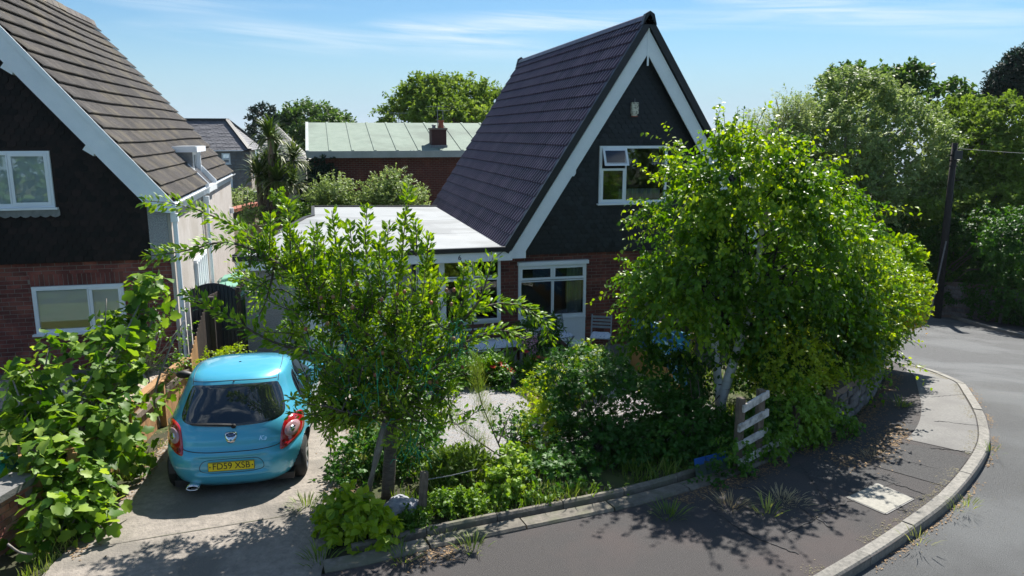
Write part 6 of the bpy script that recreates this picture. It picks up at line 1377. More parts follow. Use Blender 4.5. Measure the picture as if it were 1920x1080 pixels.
for (x, y, Y), (x2, y2) in shoots: a, b = at(x, y, Y), at(x2, y2, Y); m = (a+b)/2+RS.randn(3)*.02; sleeve([tuple(a), tuple(m), tuple(b)], 200, .06, .092, .68, .01)
EP = E_(((0.20, 8.40, 1.16), (.45, .4, .28)), ((1.03, 8.40, 0.96), (.4, .4, .3)), ((0.15, 8.50, 1.32), (.5, .45, .3)), ((0.49, 8.90, 1.94), (.85, .8, .65)), ((-0.03, 9.10, 2.31), (.6, .6, .5)), ((1.02, 8.90, 1.97), (.42, .5, .42)), ((0.52, 8.70, 1.35), (.75, .7, .4)), ((-0.50, 9.30, 2.55), (.4, .5, .35)), ((1.01, 8.60, 1.47), (.36, .45, .33)))
pp, oo = shell(EP, 310, .25, 1., .1, 1.5, -.35, 13); allq = np.vstack([q for q in qs])
for a, o in zip(pp, oo):
    k = np.argmin(np.linalg.norm(allq-a, axis=1)+RS.rand(len(allq))*.3); s0 = allq[k]; d = unit(o*.5+RS.randn(3)*.4+np.array([0, 0, .45])); l = RS.uniform(.25, .5); sleeve([tuple(s0), tuple(a), tuple(a+d*l)], 96, .06, .077, .66+.18*RS.randn(), .009, from_=.15)
wood.build('branches', M['bark'], plum, smooth=True, kind='stuff'); LP.finish(plum, M['plum'], rest='crown', parts=300)
# plums and torn green netting
M['fruit'] = pm('ripening_plum', (.3, .08, .05), (.2, .16, .05), 3, .35)
bm = bmesh.new(); bmesh.ops.create_icosphere(bm, subdivisions=2, radius=.022); fme = bpy.data.meshes.new('fruit'); bm.to_mesh(fme); bm.free(); fme.materials.append(M['fruit']); fme.polygons.foreach_set('use_smooth', [True]*len(fme.polygons))
for i in range(34): a = at(RS.uniform(560, 880), RS.uniform(520, 720), RS.uniform(8.1, 8.6)); link('fruit', fme, plum, loc=a, scale=(1, 1, 1.15))
net = thing('plant_netting', 'torn bright green garden netting tangled in the plum tree', 'netting', (0.51, 8.50, 1.54)); M['netg'] = pm('green_netting', (.0, .24, .12), rough=.6); mb = MB()
for k in range(110):
    c = at(*[(655, 640), (720, 700), (800, 690), (690, 760), (770, 830), (860, 650), (640, 720)][k % 7], 8.0+RS.rand()*.5)+RS.randn(3)*.13; a = RS.rand()*6; pts = []
    for t in np.linspace(0, 1, 9): pts.append(c+np.array([math.cos(a)*(t-.5)*.3, RS.randn()*.01, math.sin(a)*(t-.5)*.3+.05*math.sin(t*9+k)]))
    mb.tube(pts, .0035, 3)
mb.build('mesh_strands', M['netg'], net, kind='stuff')

# ---------------------------------------------------------------- fig bush left of the drive
FBs = (-3.1, 10.0, g(-3.1, 10)); fig = thing('fig_bush', 'large fig bush with big lobed leaves filling the garden left of the drive', 'bush', FBs); LF = Leaves(T_FIG)
EF = E_(((-3.01, 10.40, 1.30), (.85, .6, .5)), ((-2.71, 11.20, 1.42), (.42, .4, .35)), ((-2.37, 11.40, 1.95), (.22, .25, .32)), ((-3.49, 10.20, 1.33), (.3, .4, .3)), ((-2.86, 9.60, 0.74), (.8, .55, .5)), ((-2.63, 10.40, 0.77), (.6, .5, .5)), ((-2.89, 8.80, 0.38), (.5, .45, .45)), ((-2.77, 8.30, 0.21), (.48, .35, .32)), ((-2.60, 9.60, 0.38), (.5, .4, .4)), ((-2.70, 8.80, 0.23), (.45, .4, .35)), ((-3.19, 9.00, 0.64), (.35, .35, .3)), ((-3.51, 9.90, 1.03), (.35, .3, .25)))
pf, of = shell(EF, 340, .3, 1.0, .25, 1.6, -.22, 31); wd = MB()
stems = [(-3.27, 10.00, 0.00), (-3.20, 10.64, 0.00), (-3.02, 10.96, 0.00), (-3.2, 9.6, 0), (-3.3, 10.6, 0)]
for a, o in zip(pf, of):
    k = RS.randint(5, 9); d = unit(o*.6+RS.randn(3)*.35+np.array([0, 0, .5])); tip = a+d*.22
    for j in range(k):
        an = j*2.4+RS.rand(); up_ = d; x = unit(np.cross(up_, [0, .3, 1])+1e-3); y = np.cross(up_, x); rd = x*math.cos(an)+y*math.sin(an); s = RS.uniform(.08, .17)
        pos = a+d*.22*(j/k)+rd*.04; LF.add(pos[None], (rd*1.0+up_*.35+np.array([0, 0, RS.uniform(-.9, .15)]))[None], unit(up_*.5+rd*.4+np.array([0, 0, .5])+RS.randn(3)*.4)[None], s, .48+.3*RS.randn())
for a in pf[::3]:
    s0 = np.array(stems[RS.randint(5)]); m = s0*.5+a*.5+np.array([RS.randn()*.1, RS.randn()*.1, .1]); q = smoothpl([tuple(s0), tuple(m), tuple(a)], 8); wd.tube([tuple(v) for v in q], list(np.linspace(.022, .009, 8)), 6)
for path in ([(-2.98, 10.20, 0.16), (-2.93, 10.60, 0.87), (-2.92, 10.80, 1.17), (-2.84, 11.00, 1.62), (-2.80, 11.10, 2.04)], [(-2.93, 10.60, 0.87), (-2.69, 10.50, 1.03), (-2.50, 10.40, 1.08)], [(-2.27, 11.00, 0.22), (-2.30, 11.00, 0.69), (-2.08, 11.20, 1.30), (-1.89, 11.30, 1.64)]):
    q = smoothpl(path, 14); wd.tube([tuple(v) for v in q], list(np.linspace(.022, .007, 14)), 6)
for ln in ([(-2.39, 9.80, -0.05), (-2.45, 9.50, -0.14), (-2.50, 9.30, -0.17)], [(-2.90, 7.90, 0.13), (-2.97, 7.80, 0.22), (-3.06, 7.80, 0.32)]): wd.tube([tuple(v) for v in smoothpl(ln, 8)], .012, 5)
wd.build('branches', M['barkgrey'], fig, smooth=True, kind='stuff'); LF.finish(fig, M['fig'], rest='foliage', parts=300)
# twiggy rose behind the fig
tree('rose_bush', 'thin twiggy bush with small leaves in front of the brick corner', 'bush', E_(((-2.55, 12.60, 1.21), (.5, .4, .55)), ((-3.07, 12.80, 0.93), (.5, .4, .4)), ((-2.25, 12.40, 0.73), (.25, .3, .3))), 'plum', T_OVA, 170, 8, .25, .05, .55, (-2.8, 12.7, 0), bark='barkgrey', parts=100, thr=-.4, core=.1, lo=.2, nlimb=60, trunk_r=.02, limb_r=.008, seed=4, zmin=.1)
tree('golden_shrub', 'small yellow green shrub beside the fence in front of the gate', 'shrub', E_(((-1.66, 14.20, 0.28), (.3, .3, .22)), ((-1.92, 13.40, 0.32), (.2, .3, .3))), 'lime', T_OVA, 190, 8, .16, .05, .55, (-1.95, 13.8, g(-1.95, 13.8)), parts=60, nlimb=12, trunk_r=.02, thr=-.6, core=.2, lo=.3, zmin=-.1)

# ---------------------------------------------------------------- front bed shrubs
tree('spotted_laurel', 'rounded bright green broad leaved shrub at the corner of drive and pavement', 'shrub', E_(((0.21, 7.75, 0.08), (.38, .32, .3)), ((0.43, 7.60, 0.07), (.22, .22, .2)), ((0.08, 7.90, 0.21), (.22, .2, .22))), 'birch', T_OVA, 210, 7, .15, .11, .82, (.2, 7.75, 0), parts=300, nlimb=16, trunk_r=.02, thr=-.8, core=.4, hang=.45, tvar=.3, seed=8)
tree('japanese_maple', 'dense dark green maple like shrub filling the middle of the front garden', 'shrub', E_(((3.30, 8.90, 0.05), (.8, .45, .5)), ((3.62, 9.40, 0.57), (.75, .5, .6)), ((2.60, 8.50, 0.01), (.5, .4, .3)), ((3.90, 8.90, -0.02), (.45, .4, .5)), ((3.41, 9.90, 0.89), (.5, .45, .35))), 'shrub', T_ACE, 1050, 7, .22, .08, .4, (3.4, 9.1, 0), parts=300, up=.4, thr=-.45, core=.4, hang=.3, seed=41, nlimb=26, trunk_r=.03, zmin=.03)
tree('pale_maple', 'yellow green feathery shrub above the dark one in front of the patio', 'shrub', E_(((3.66, 10.90, 0.43), (.45, .35, .32)), ((3.19, 10.60, 0.48), (.4, .35, .22)), ((4.03, 11.20, 0.66), (.16, .2, .2)), ((2.78, 9.60, 0.19), (.2, .25, .4))), 'lime', T_ACE, 480, 7, .2, .08, .45, (3.9, 10.8, -.1), parts=150, up=.5, thr=-.5, core=.3, seed=43, nlimb=16, trunk_r=.025)
tree('ivy_shrub', 'dark tangled shrub and ivy around the white birch trunks', 'shrub', E_(((4.74, 9.30, 0.12), (.5, .5, .5)), ((5.31, 9.20, -0.06), (.4, .3, .38)), ((6.93, 10.90, -0.06), (.6, .3, .5)), ((4.53, 8.00, 0.07), (.16, .06, .08)), ((5.47, 8.90, -0.03), (.45, .4, .38)), ((5.12, 10.20, 0.50), (.45, .4, .45)), ((4.88, 8.70, -0.11), (.5, .35, .3)), ((4.28, 8.90, -0.06), (.4, .4, .45)), ((5.78, 8.90, 0.17), (.3, .3, .4))), 'shrub', T_OVA, 1450, 9, .24, .062, .45, (5.1, 9.1, 0), parts=200, up=.4, thr=-.5, core=.4, seed=51, nlimb=20, trunk_r=.03, zmin=.02)
tree('ivy_on_fence', 'fresh green ivy hanging over the white rail fence under the hedge', 'ivy', E_(((6.24, 8.75, 0.42), (.5, .25, .4)), ((5.62, 8.40, 0.31), (.2, .15, .3)), ((6.95, 9.00, 0.18), (.35, .25, .25)), ((4.91, 8.10, 0.29), (.12, .1, .32))), 'shrub', T_OVA, 460, 9, .2, .06, .75, (6.2, 8.9, 0), parts=120, up=-.3, thr=-.5, core=.3, seed=52, nlimb=0, hang=.6, zmin=.05)
tree('bramble_bush', 'green bush behind the plum trunk beside the driveway', 'bush', E_(((0.47, 9.50, 0.09), (.42, .4, .42)), ((0.94, 9.40, 0.16), (.45, .4, .4)), ((0.24, 9.10, -0.03), (.3, .3, .25)), ((1.23, 10.00, 0.42), (.3, .3, .35))), 'shrub', T_OVA, 620, 8, .2, .058, .5, (.75, 9.3, 0), parts=150, up=.3, thr=-.5, core=.3, seed=61, nlimb=20, trunk_r=.02, zmin=.02)
tree('euphorbia', 'fine leaved upright green shrub behind the wire at the garden front', 'shrub', E_(((1.59, 8.80, 0.03), (.36, .3, .28)), ((1.31, 8.70, 0.14), (.2, .2, .2))), 'grass', T_NAR, 330, 10, .22, .085, .4, (1.6, 8.7, 0), parts=80, up=1.3, thr=-.9, core=.2, hang=-.3, seed=62, nlimb=10, trunk_r=.015, zmin=.02)
tree('rose_shoots', 'light green leafy shrub at the front edge right of the stake', 'shrub', E_(((1.96, 8.20, 0.09), (.22, .2, .3)), ((2.13, 8.50, 0.21), (.15, .2, .25))), 'fig', T_OVA, 160, 8, .16, .065, .55, (2.05, 8.15, 0), parts=80, up=.9, thr=-.9, core=.2, seed=63, nlimb=10, trunk_r=.015, zmin=.02)
tree('potted_plant', 'pale yellow green plant growing in the terracotta pot', 'plant', E_(((3.18, 11.20, 0.20), (.25, .22, .16)),), 'lime', T_OVA, 70, 8, .14, .05, .35, (3.23, 11.16, .1), parts=30, up=.8, thr=-.9, core=.1, seed=64, nlimb=8, trunk_r=.012)
tree('oleander', 'dark narrow leaved shrub in front of the white window panel', 'shrub', E_(((4.27, 14.60, 0.19), (.35, .3, .42)),), 'shrub', T_NAR, 150, 9, .22, .12, .55, (4.0, 14.6, g(4, 14.6)), parts=60, up=.8, thr=-.9, core=.1, seed=65, nlimb=14, trunk_r=.015)
# climbing greenery over the patio edge, day lilies with red flowers
def tuft(L_, x, y, n, h, spread, tint, z=None, tplw=1.):
    z = g(x, y) if z is None else z; a = RS.uniform(0, 6.283, n); r = RS.uniform(.1, 1, n)*spread; d = np.stack([np.cos(a)*r, np.sin(a)*r, np.ones(n)], 1)
    L_.add(np.stack([x+np.cos(a)*r*.12, y+np.sin(a)*r*.12, np.full(n, z)], 1), d, np.stack([np.cos(a)*.2-0, np.sin(a)*.2, np.full(n, .3)], 1)+RS.randn(n, 3)*.3+np.stack([-np.cos(a), -np.sin(a), a*0], 1), h*RS.uniform(.5, 1.1, n), tint+RS.uniform(-.2, .2, n))
def clump(name, label, cat, spots, mat_, n, h, spread, tint, tpl=T_STR, parts=0, group=None):
    t = thing(name, label, cat, (spots[0][0], spots[0][1], g(*spots[0][:2])), group); L_ = Leaves(tpl)
    for s in spots: tuft(L_, s[0], s[1], n, h*RS.uniform(.8, 1.2), spread, tint)
    L_.finish(t, M[mat_], rest='leaves', parts=parts); return t
sp_l = [(2.5+i*.19+RS.randn()*.05, 13.2+.5*RS.rand()) for i in range(12)]
dl = clump('day_lily_bed', 'bank of strap leaved day lilies with red flowers in front of the bench', 'flowers', sp_l, 'shrub', 46, .62, .9, .7, parts=100)
M['redp'] = leafmat('red_petals', (.45, .03, .02), (.6, .07, .04), (.7, .2, .06), .3); M['pinkp'] = leafmat('pink_petals', (.45, .2, .32), (.6, .35, .45), (.75, .55, .62), .3)
def flower(parent, c, r, m, n=6, name='flower'):
    L_ = Leaves(T_OVA); a = np.arange(n)*6.283/n; L_.add(np.repeat(np.array(c)[None], n, 0), np.stack([np.cos(a), np.sin(a)-.3, a*0+.6], 1), np.stack([-np.cos(a)*.4, -np.sin(a)*.4-.3, a*0+.7], 1), r, RS.rand(n)); o = L_.finish(parent, m, rest=name); o['kind'] = 'thing'; del o['kind']; return o
for q in ([(3.74, 13.30, 0.06), (3.93, 13.20, 0.08), (3.15, 13.20, 0.02), (3.23, 13.10, -0.02), (3.08, 13.30, 0.05), (3.64, 13.50, 0.16), (3.84, 13.30, 0.10), (2.95, 13.20, 0.01), (3.27, 13.00, -0.05)]): flower(dl, q, .085, M['redp'])
sk2 = thing('pink_spikes', 'tall pink flower spikes standing in front of the white panel', 'flowers', (3.90, 14.19, -0.47)); 
for q in ([(3.61, 13.50, 0.31), (3.71, 13.60, 0.38), (3.77, 13.50, 0.25), (3.89, 13.70, 0.25)]):
    L_ = Leaves(T_DIA); n = 60; tt = RS.rand(n); c = np.array(q); pos = np.stack([c[0]+RS.randn(n)*.022, c[1]+RS.randn(n)*.022, c[2]-.16+tt*.36], 1); L_.add(pos, rdir(n), rdir(n), .035, RS.rand(n)); o = L_.finish(sk2, M['pinkp'], rest='flower_spike'); del o['kind']
    mb = MB(); mb.tube([(c[0], c[1], g(c[0], c[1])), (c[0], c[1], c[2]+.1)], .006, 4); mb.build('stem', M['bark'], sk2)
tree('patio_creeper', 'low leafy green planting along the edge of the patio behind the gravel', 'shrub', E_(((2.75, 13.40, -0.14), (.6, .35, .3)), ((3.25, 13.00, -0.27), (.5, .3, .28)), ((2.12, 13.20, -0.03), (.5, .4, .35))), 'shrub', T_OVA, 600, 8, .2, .06, .7, (2.6, 13.2, -.3), parts=100, up=.5, thr=-.6, core=.2, seed=71, nlimb=10, trunk_r=.012, zmin=-.35)
# broom: feathery stems
br = thing('broom_plant', 'feathery light green broom with bare forked stems over the gravel', 'plant', (2.18, 9.14, -0.01)); mb = MB(); Lb = Leaves(T_NAR); Lh = Leaves(T_HAIR)
for path, r in (([(2.14, 8.90, 0.16), (1.98, 9.00, 0.58), (1.86, 9.10, 0.94), (1.82, 9.10, 1.40)], 1), ([(2.14, 8.90, 0.16), (1.80, 8.80, 0.46), (1.53, 8.80, 0.70), (1.39, 8.80, 0.91)], .6), ([(2.05, 8.90, 0.39), (2.21, 9.10, 0.59), (2.34, 9.20, 0.76)], .0), ([(2.14, 8.90, 0.16), (2.41, 9.20, 0.46), (2.51, 9.30, 0.63)], 0)):
    q = smoothpl(path, 20); mb.tube([tuple(v) for v in q], list(np.linspace(.012, .003, 20)), 5)
    if r:
        n = int(650*r); s = RS.uniform(.35, 1, n); pos = np.stack([np.interp(s, np.linspace(0, 1, 20), q[:, i]) for i in range(3)], 1)+RS.randn(n, 3)*.05*np.array([1, 1, .8]); Lh.add(pos, np.array([0, 0, 1.])+RS.randn(n, 3)*.38, rdir(n), RS.uniform(.1, .22, n), .4+RS.rand(n)*.4)
    else: twigs(Lb, q[8:], unit(RS.randn(12, 3)+np.array([0, 0, .6])), .12, 4, .1, .06, .5)
mb.build('stems', M['bark'], br, smooth=True, kind='stuff'); 
Lb.finish(br, M['grass'], rest='leaves'); Lh.finish(br, M['grass'], rest='foliage')
# sapling stems over the gravel
tree('young_shrub', 'small open shrub with sparse green leaves over the gravel', 'shrub', E_(((2.21, 9.40, 0.40), (.35, .3, .3)), ((2.48, 9.20, 0.23), (.25, .25, .3))), 'shrub', T_OVA, 60, 8, .2, .06, .65, (2.4, 9.3, 0), parts=60, up=.9, thr=-.9, core=.1, lo=.2, seed=81, nlimb=22, trunk_r=.015, limb_r=.007)
# grass and weeds: one mass in the beds, tufts on the pavement
Lg = Leaves(T_BLA)
def grassfill(n, xr, yr, h, tint, keep=None, zoff=0):
    x = RS.uniform(*xr, n); y = RS.uniform(*yr, n); nz = np.array([mnoise.noise(Vector((a*1.1, b*1.1, 3))) for a, b in zip(x, y)]); k = nz > -.15
    if keep is not None: k &= keep(x, y)
    x, y, nz = x[k], y[k], nz[k]; m = len(x); d = RS.randn(m, 3)*.35; d[:, 2] = 1; Lg.add(np.stack([x, y, G(x, y)+zoff], 1), d, rdir(m), h*RS.uniform(.4, 1.3, m)*(1+nz), tint+RS.uniform(-.3, .3, m)+nz*.5)
edge_y = lambda x: np.interp(x, EDGE[:, 0], EDGE[:, 1])
grassfill(9000, (.15, 6.8), (7.4, 9.6), .17, .35, lambda x, y: (y > edge_y(x)+.32) & (y < edge_y(x)+1.3))
grassfill(4200, (-3.2, -2.0), (7.2, 12.5), .13, .55, lambda x, y: (x < np.interp(y, [7, 7.75, 9.2, 12], [-2.8, -2.72, -2.4, -2.12])) & (x > np.interp(y, [8.3, 12.2], [-2.95, -2.38])))
grassfill(2600, (.1, 1.3), (9, 14), .15, .4, lambda x, y: x > np.interp(y, [8, 9.5, 11.3, 14], [.05, .18, .4, .8]))
grassfill(2600, (5.2, 7.2), (10, 15.8), .16, .3)
grassfill(9000, (-7.5, -2.9), (8.8, 12.7), .06, .55, lambda x, y: x < np.interp(y, [8.3, 12.2], [-3.05, -2.5]))
grassfill(1500, (6.6, 11), (9.3, 13.5), .2, .3, lambda x, y: y > edge_y(x)+.1)
tag(link('grass', None) if False else Lg.finish(None, M['grass'], rest='grass'), 'grass and weeds growing in the beds and along the drive')
wk = 0
for (px_, py_, n, h, m_, lab) in ((640, 0, 0, 0, '', ''),) if False else ():
    pass
def weed(c, n, h, m_, tint, label, spread=1.1, tpl=T_BLA): return clump('weed_tuft', label, 'weed', [c[:2]], m_, n, h, spread, tint, tpl, group='weeds in the pavement and kerb joints')
weed((5.10, 7.39, 0.00), 110, .12, 'straw', .5, 'dry straw coloured grass tuft where the hedge shadow meets the pavement', 2.6)
weed((5.15, 7.24, 0.00), 60, .08, 'straw', .6, 'smaller dry grass tuft right beside the large straw tuft', 3.)
weed((6.97, 8.13, 0.00), 50, .09, 'straw', .3, 'flattened dry weeds on the pavement beside the red brown stain', 2.6)
weed((7.10, 6.75, 0.00), 40, .11, 'grass', .8, 'green and yellow weed in the road gutter by the kerb right of the slab', 1.2)
weed((6.87, 6.68, 0.00), 30, .08, 'grass', .7, 'smaller weed in the gutter just left of the yellow green one', 1.2)
weed((5.97, 6.21, 0.00), 26, .12, 'grass', .9, 'little yellowish weed in the gutter nearest the bottom of the road', 1.4)
weed((8.65, 7.94, 0.00), 26, .14, 'grass', .5, 'green weed at the outermost bulge of the kerb', 1.5)
weed((4.77, 7.14, 0.00), 36, .18, 'grass', .8, 'yellow green weed on the pavement under the hedge shadow edge', 1.3)
weed((3.66, 7.35, 0.00), 60, .16, 'grass', .45, 'dark green weed clump below the garden edging in deep shade', 1.4)
weed((4.46, 7.41, 0.00), 80, .15, 'straw', .15, 'brown dry grass hanging over the edging under the blue board', 1.8)
weed((0.66, 7.18, 0.00), 40, .15, 'grass', .6, 'green weed growing from the lower edging step near the drive corner', 1.3)
weed((1.37, 7.16, 0.00), 50, .17, 'grass', .7, 'bright weed on the pavement against the middle of the edging', 1.4)
weed((1.11, 7.43, 0.00), 46, .12, 'grass', .95, 'yellowish moss like tuft on the upper edging step', 1.5)
weed((-0.29, 8.53, 0.00), 60, .2, 'grass', .6, 'green weeds in the driveway joint right of the car', 1.5)
weed((0.25, 10.21, -0.07), 40, .12, 'grass', .6, 'low green weeds on the drive beside the bush', 2.)
weed((-0.15, 7.33, 0.00), 50, .2, 'grass', .5, 'weeds at the bottom corner of the drive by the edging', 1.4)
weed((12.29, 13.40, -0.75), 40, .15, 'grass', .8, 'bright weed at the top of the pavement below the hedge', 1.5)
weed((8.94, 9.94, -0.08), 46, .16, 'grass', .55, 'weed at the foot of the curved stone wall', 1.3)
tree('bed_weeds', 'low mixed leafy weeds along the front edging', 'weeds', E_(((1.32, 8.00, 0.07), (.38, .2, .16)), ((0.80, 7.70, 0.06), (.25, .15, .12)), ((1.64, 7.90, -0.02), (.3, .2, .14)), ((2.31, 7.95, -0.07), (.35, .2, .2)), ((3.11, 8.00, -0.12), (.5, .2, .2))), 'fig', T_OVA, 420, 7, .13, .05, .35, (1.5, 7.9, 0), parts=60, up=.7, thr=-.5, core=.1, lo=.2, seed=91, nlimb=0, zmin=.03)

# ---------------------------------------------------------------- background trees
tree('apple_tree', 'small silvery leaved fruit tree behind the left part of the flat roof', 'tree', E_(((0.53, 28.00, 2.03), (.85, .8, .7)), ((0.06, 28.00, 1.72), (.5, .5, .5)), ((0.97, 28.00, 1.51), (.6, .6, .6))), 'treegrey', T_DIA, 420, 12, .5, .1, .5, (0.46, 28.00, 0.48), thr=-.3, core=.1, lo=.2, seed=101, up=.9, nlimb=30, trunk_r=.06)
tree('apple_tree', 'larger silvery leaved fruit tree in front of the red brick wall', 'tree', E_(((2.68, 28.00, 2.05), (.9, .8, .85)), ((2.01, 28.00, 1.81), (.6, .6, .6)), ((3.24, 28.00, 1.65), (.6, .6, .6))), 'treegrey', T_DIA, 620, 12, .5, .1, .55, (2.63, 28.00, 0.41), thr=-.3, core=.1, lo=.2, seed=103, up=.9, nlimb=30, trunk_r=.06)
tree('wall_ivy', 'dark ivy climbing the left end of the green roofed house', 'ivy', E_(((0.19, 31.90, 2.54), (.5, .18, .9)), ((0.00, 31.90, 1.70), (.7, .2, .9))), 'treedark', T_DIA, 500, 10, .3, .14, .4, (0.12, 31.80, 1.17), thr=-.9, core=.1, lo=.1, seed=105, up=-.2, nlimb=0)
tree('acacia_tree', 'broad bright green tree rising behind the green roof', 'tree', E_(((6.67, 48.00, 5.79), (1.9, 1.8, 1.4)), ((8.83, 49.00, 6.16), (2.0, 2, 1.5)), ((5.53, 48.00, 5.31), (1.4, 1.5, 1.1)), ((10.74, 50.00, 5.88), (1.6, 1.6, 1.2)), ((7.48, 47.00, 4.83), (3.2, 2, 1.2)), ((6.70, 48.00, 6.89), (1.0, 1, .5))), 'treebright', T_DIA, 2000, 12, .8, .24, .55, (7.60, 48.00, 2.58), thr=-.25, core=.6, lo=.6, seed=111, up=.1, nlimb=40, trunk_r=.3, nf=.7)
tree('round_tree', 'dark rounded broadleaf tree behind the pointed slate roof', 'tree', E_(((-0.47, 74.00, 4.20), (3.0, 3, 2.6)), ((-1.91, 74.00, 3.49), (2.2, 2, 2.2)), ((-1.51, 73.00, 1.85), (3, 2, 3))), 'tree', T_DIA, 1500, 11, 1.0, .34, .4, (-0.90, 74.00, 0.36), thr=-.35, core=.6, lo=.6, seed=121, nlimb=20, trunk_r=.4, nf=.5)
tree('round_tree', 'second dark broadleaf tree lower at the left end of the green roof', 'tree', E_(((1.57, 78.00, 3.59), (2.6, 3, 2.4)), ((2.86, 78.00, 2.93), (1.6, 2, 1.6))), 'tree', T_DIA, 900, 11, 1.0, .34, .35, (1.32, 78.00, 0.13), thr=-.35, core=.6, lo=.6, seed=123, nlimb=12, trunk_r=.4, nf=.5)
# open crowned pine
pn = thing('pine_tree', 'sparse dark pine with flat layered boughs on the skyline', 'tree', (-4.42, 72.00, 0.51)); pt0, pt1 = Vector((-4.28, 72.00, 0.51)), Vector((-4.38, 72.00, 6.38)); mb = MB(); mb.tube([pt0, pt0.lerp(pt1, .5)+Vector((.3, 0, 0)), pt1], [.3, .2, .05], 8); mb.build('trunk', M['darkbark'], pn); Lp = Leaves(T_NAR); mb = MB()
for (x, y, w) in ((492, 200, 12), (476, 208, 9), (508, 206, 12), (488, 213, 16), (505, 219, 15), (472, 222, 11), (515, 226, 9), (482, 232, 16), (470, 240, 14), (500, 240, 14), (478, 250, 16), (466, 256, 8), (490, 262, 16), (505, 272, 14)):
    c = at(x, y, 72+RS.uniform(-1.5, 1.5)); n = 90; r = w/20.; d = rdir(n)*RS.uniform(.2, 1, n)[:, None]; Lp.add(c+d*np.array([r, r, .28]), rdir(n)+np.array([0, 0, .4]), rdir(n), .4, .5*RS.rand(n)); mb.tube([pt0.lerp(pt1, np.clip((300-y)/100, .1, .97)), Vector(c)], [.07, .03], 5)
mb.build('branches', M['darkbark'], pn, kind='stuff'); Lp.finish(pn, M['treedark'], rest='crown')
# cordyline with several heads
cd = thing('cordyline', 'multi headed cordyline palm with spiky strap leaves behind the passage', 'palm tree', (-1.84, 29.00, 0.81)); Lc = Leaves(T_STR); mb = MB(); heads = [(506, 258, .68), (516, 288, .7), (549, 300, .68), (521, 338, .75), (484, 330, .7), (500, 312, .6), (548, 345, .62), (503, 352, .6)]; bc = Vector((-1.84, 29.00, 0.78))
for i, (x, y, l) in enumerate(heads):
    c = at(x, y, 28.6+.5*(i % 3)); n = 150; a = RS.uniform(0, 6.283, n); e = RS.uniform(-.9, 1.45, n)+.15; d = np.stack([np.cos(a)*np.cos(e), np.sin(a)*np.cos(e), np.sin(e)], 1); N = np.stack([-np.cos(a)*np.sin(e), -np.sin(a)*np.sin(e), np.cos(e)], 1)
    Lc.add(np.repeat(c[None], n, 0)+d*.06, d+np.array([0, 0, .1]), N, l*RS.uniform(.8, 1.25, n), np.where(e < -.1, .8, .45)+RS.uniform(-.25, .25, n)); cv = Vector(c); mb.tube([bc+Vector((RS.randn()*.1, 0, 0)), bc.lerp(cv, .5)+Vector((RS.randn()*.06, 0, 0)), cv], [.14, .11, .09], 8)
mb.build('trunk', M['woodgrey'], cd, kind='stuff'); Lc.finish(cd, M['palm'], rest='foliage', parts=300)
n = 150; Ld = Leaves(T_STR); c = np.array((-1.56, 28.80, 1.69)); a = RS.uniform(0, 6.28, n); Ld.add(c+RS.randn(n, 3)*np.array([.25, .2, .45]), np.stack([np.cos(a)*.5, np.sin(a)*.5, -np.ones(n)], 1), np.stack([np.cos(a), np.sin(a), a*0+.3], 1), .55, 0*a); M['deadleaf'] = leafmat('dead_leaves', (.07, .055, .035), (.12, .09, .06), (.2, .16, .1), .1); Ld.finish(cd, M['deadleaf'], rest='dead_leaves')
tree('garden_shrubs', 'rambling garden shrubs along the terracotta topped wall', 'shrub', E_(((-3.67, 34.00, 1.43), (.9, .8, .4)), ((-3.10, 36.00, 1.39), (.9, .8, .4)), ((-2.27, 28.00, 1.41), (.5, .5, .4))), 'treegrey', T_DIA, 330, 9, .4, .11, .55, (-3.36, 34.00, 1.27), thr=-.5, core=.1, lo=.2, seed=131, nlimb=8, trunk_r=.03)
tree('banana_shrub', 'bright leafy shrub behind the corner of the flat roof', 'shrub', E_(((-0.80, 27.50, 1.60), (.5, .5, .35)), ((-1.36, 27.00, 2.07), (.22, .2, .25)), ((-0.66, 27.00, 1.29), (.5, .5, .3)), ((-2.02, 26.00, 1.00), (.4, .5, .25))), 'fig', T_LAN, 230, 9, .35, .16, .4, (-0.94, 27.00, 1.02), thr=-.5, core=.1, lo=.2, seed=133, nlimb=8, trunk_r=.03)
# big trees on the right
TR = dict(thr=-.3, core=.6, lo=.6, nf=.8)
tree('willow_tree', 'tall grey green tree filling the sky right of the birch', 'tree', E_(((24.31, 31.00, 4.20), (2.7, 2.4, 2.4)), ((21.99, 30.00, 3.28), (1.9, 2, 2.2)), ((26.43, 31.00, 3.23), (2.3, 2.2, 2.3)), ((23.58, 31.00, 5.85), (1.6, 1.6, 1.0)), ((24.63, 30.00, 1.60), (2.6, 2, 1.8)), ((28.26, 30.50, 1.50), (1.8, 1.5, 1.5)), ((20.41, 30.00, 3.06), (1.2, 1.2, 1.6)), ((22.24, 29.00, 1.26), (2.2, 1.6, 1.6))), 'treegrey', T_DIA, 4600, 12, .7, .17, .5, (23.6, 31, g(23.6, 31)), seed=141, up=.5, nlimb=40, trunk_r=.3, bark='barkgrey', **TR)
tree('olive_tree', 'thin feathery pale tree at the left end of the big tree group', 'tree', E_(((20.17, 31.00, 4.43), (1.3, 1.2, 1.5)), ((18.90, 31.00, 3.74), (1.0, 1, 1.2)), ((20.80, 31.00, 5.01), (.8, .8, .9)), ((18.90, 30.00, 2.39), (1.6, 1.2, 1.6))), 'treegrey', T_NAR, 900, 11, .7, .15, .75, (19.5, 31, g(19.5, 31)), thr=-.2, core=.1, lo=.3, seed=143, up=1.0, nlimb=60, trunk_r=.15, bark='barkgrey')
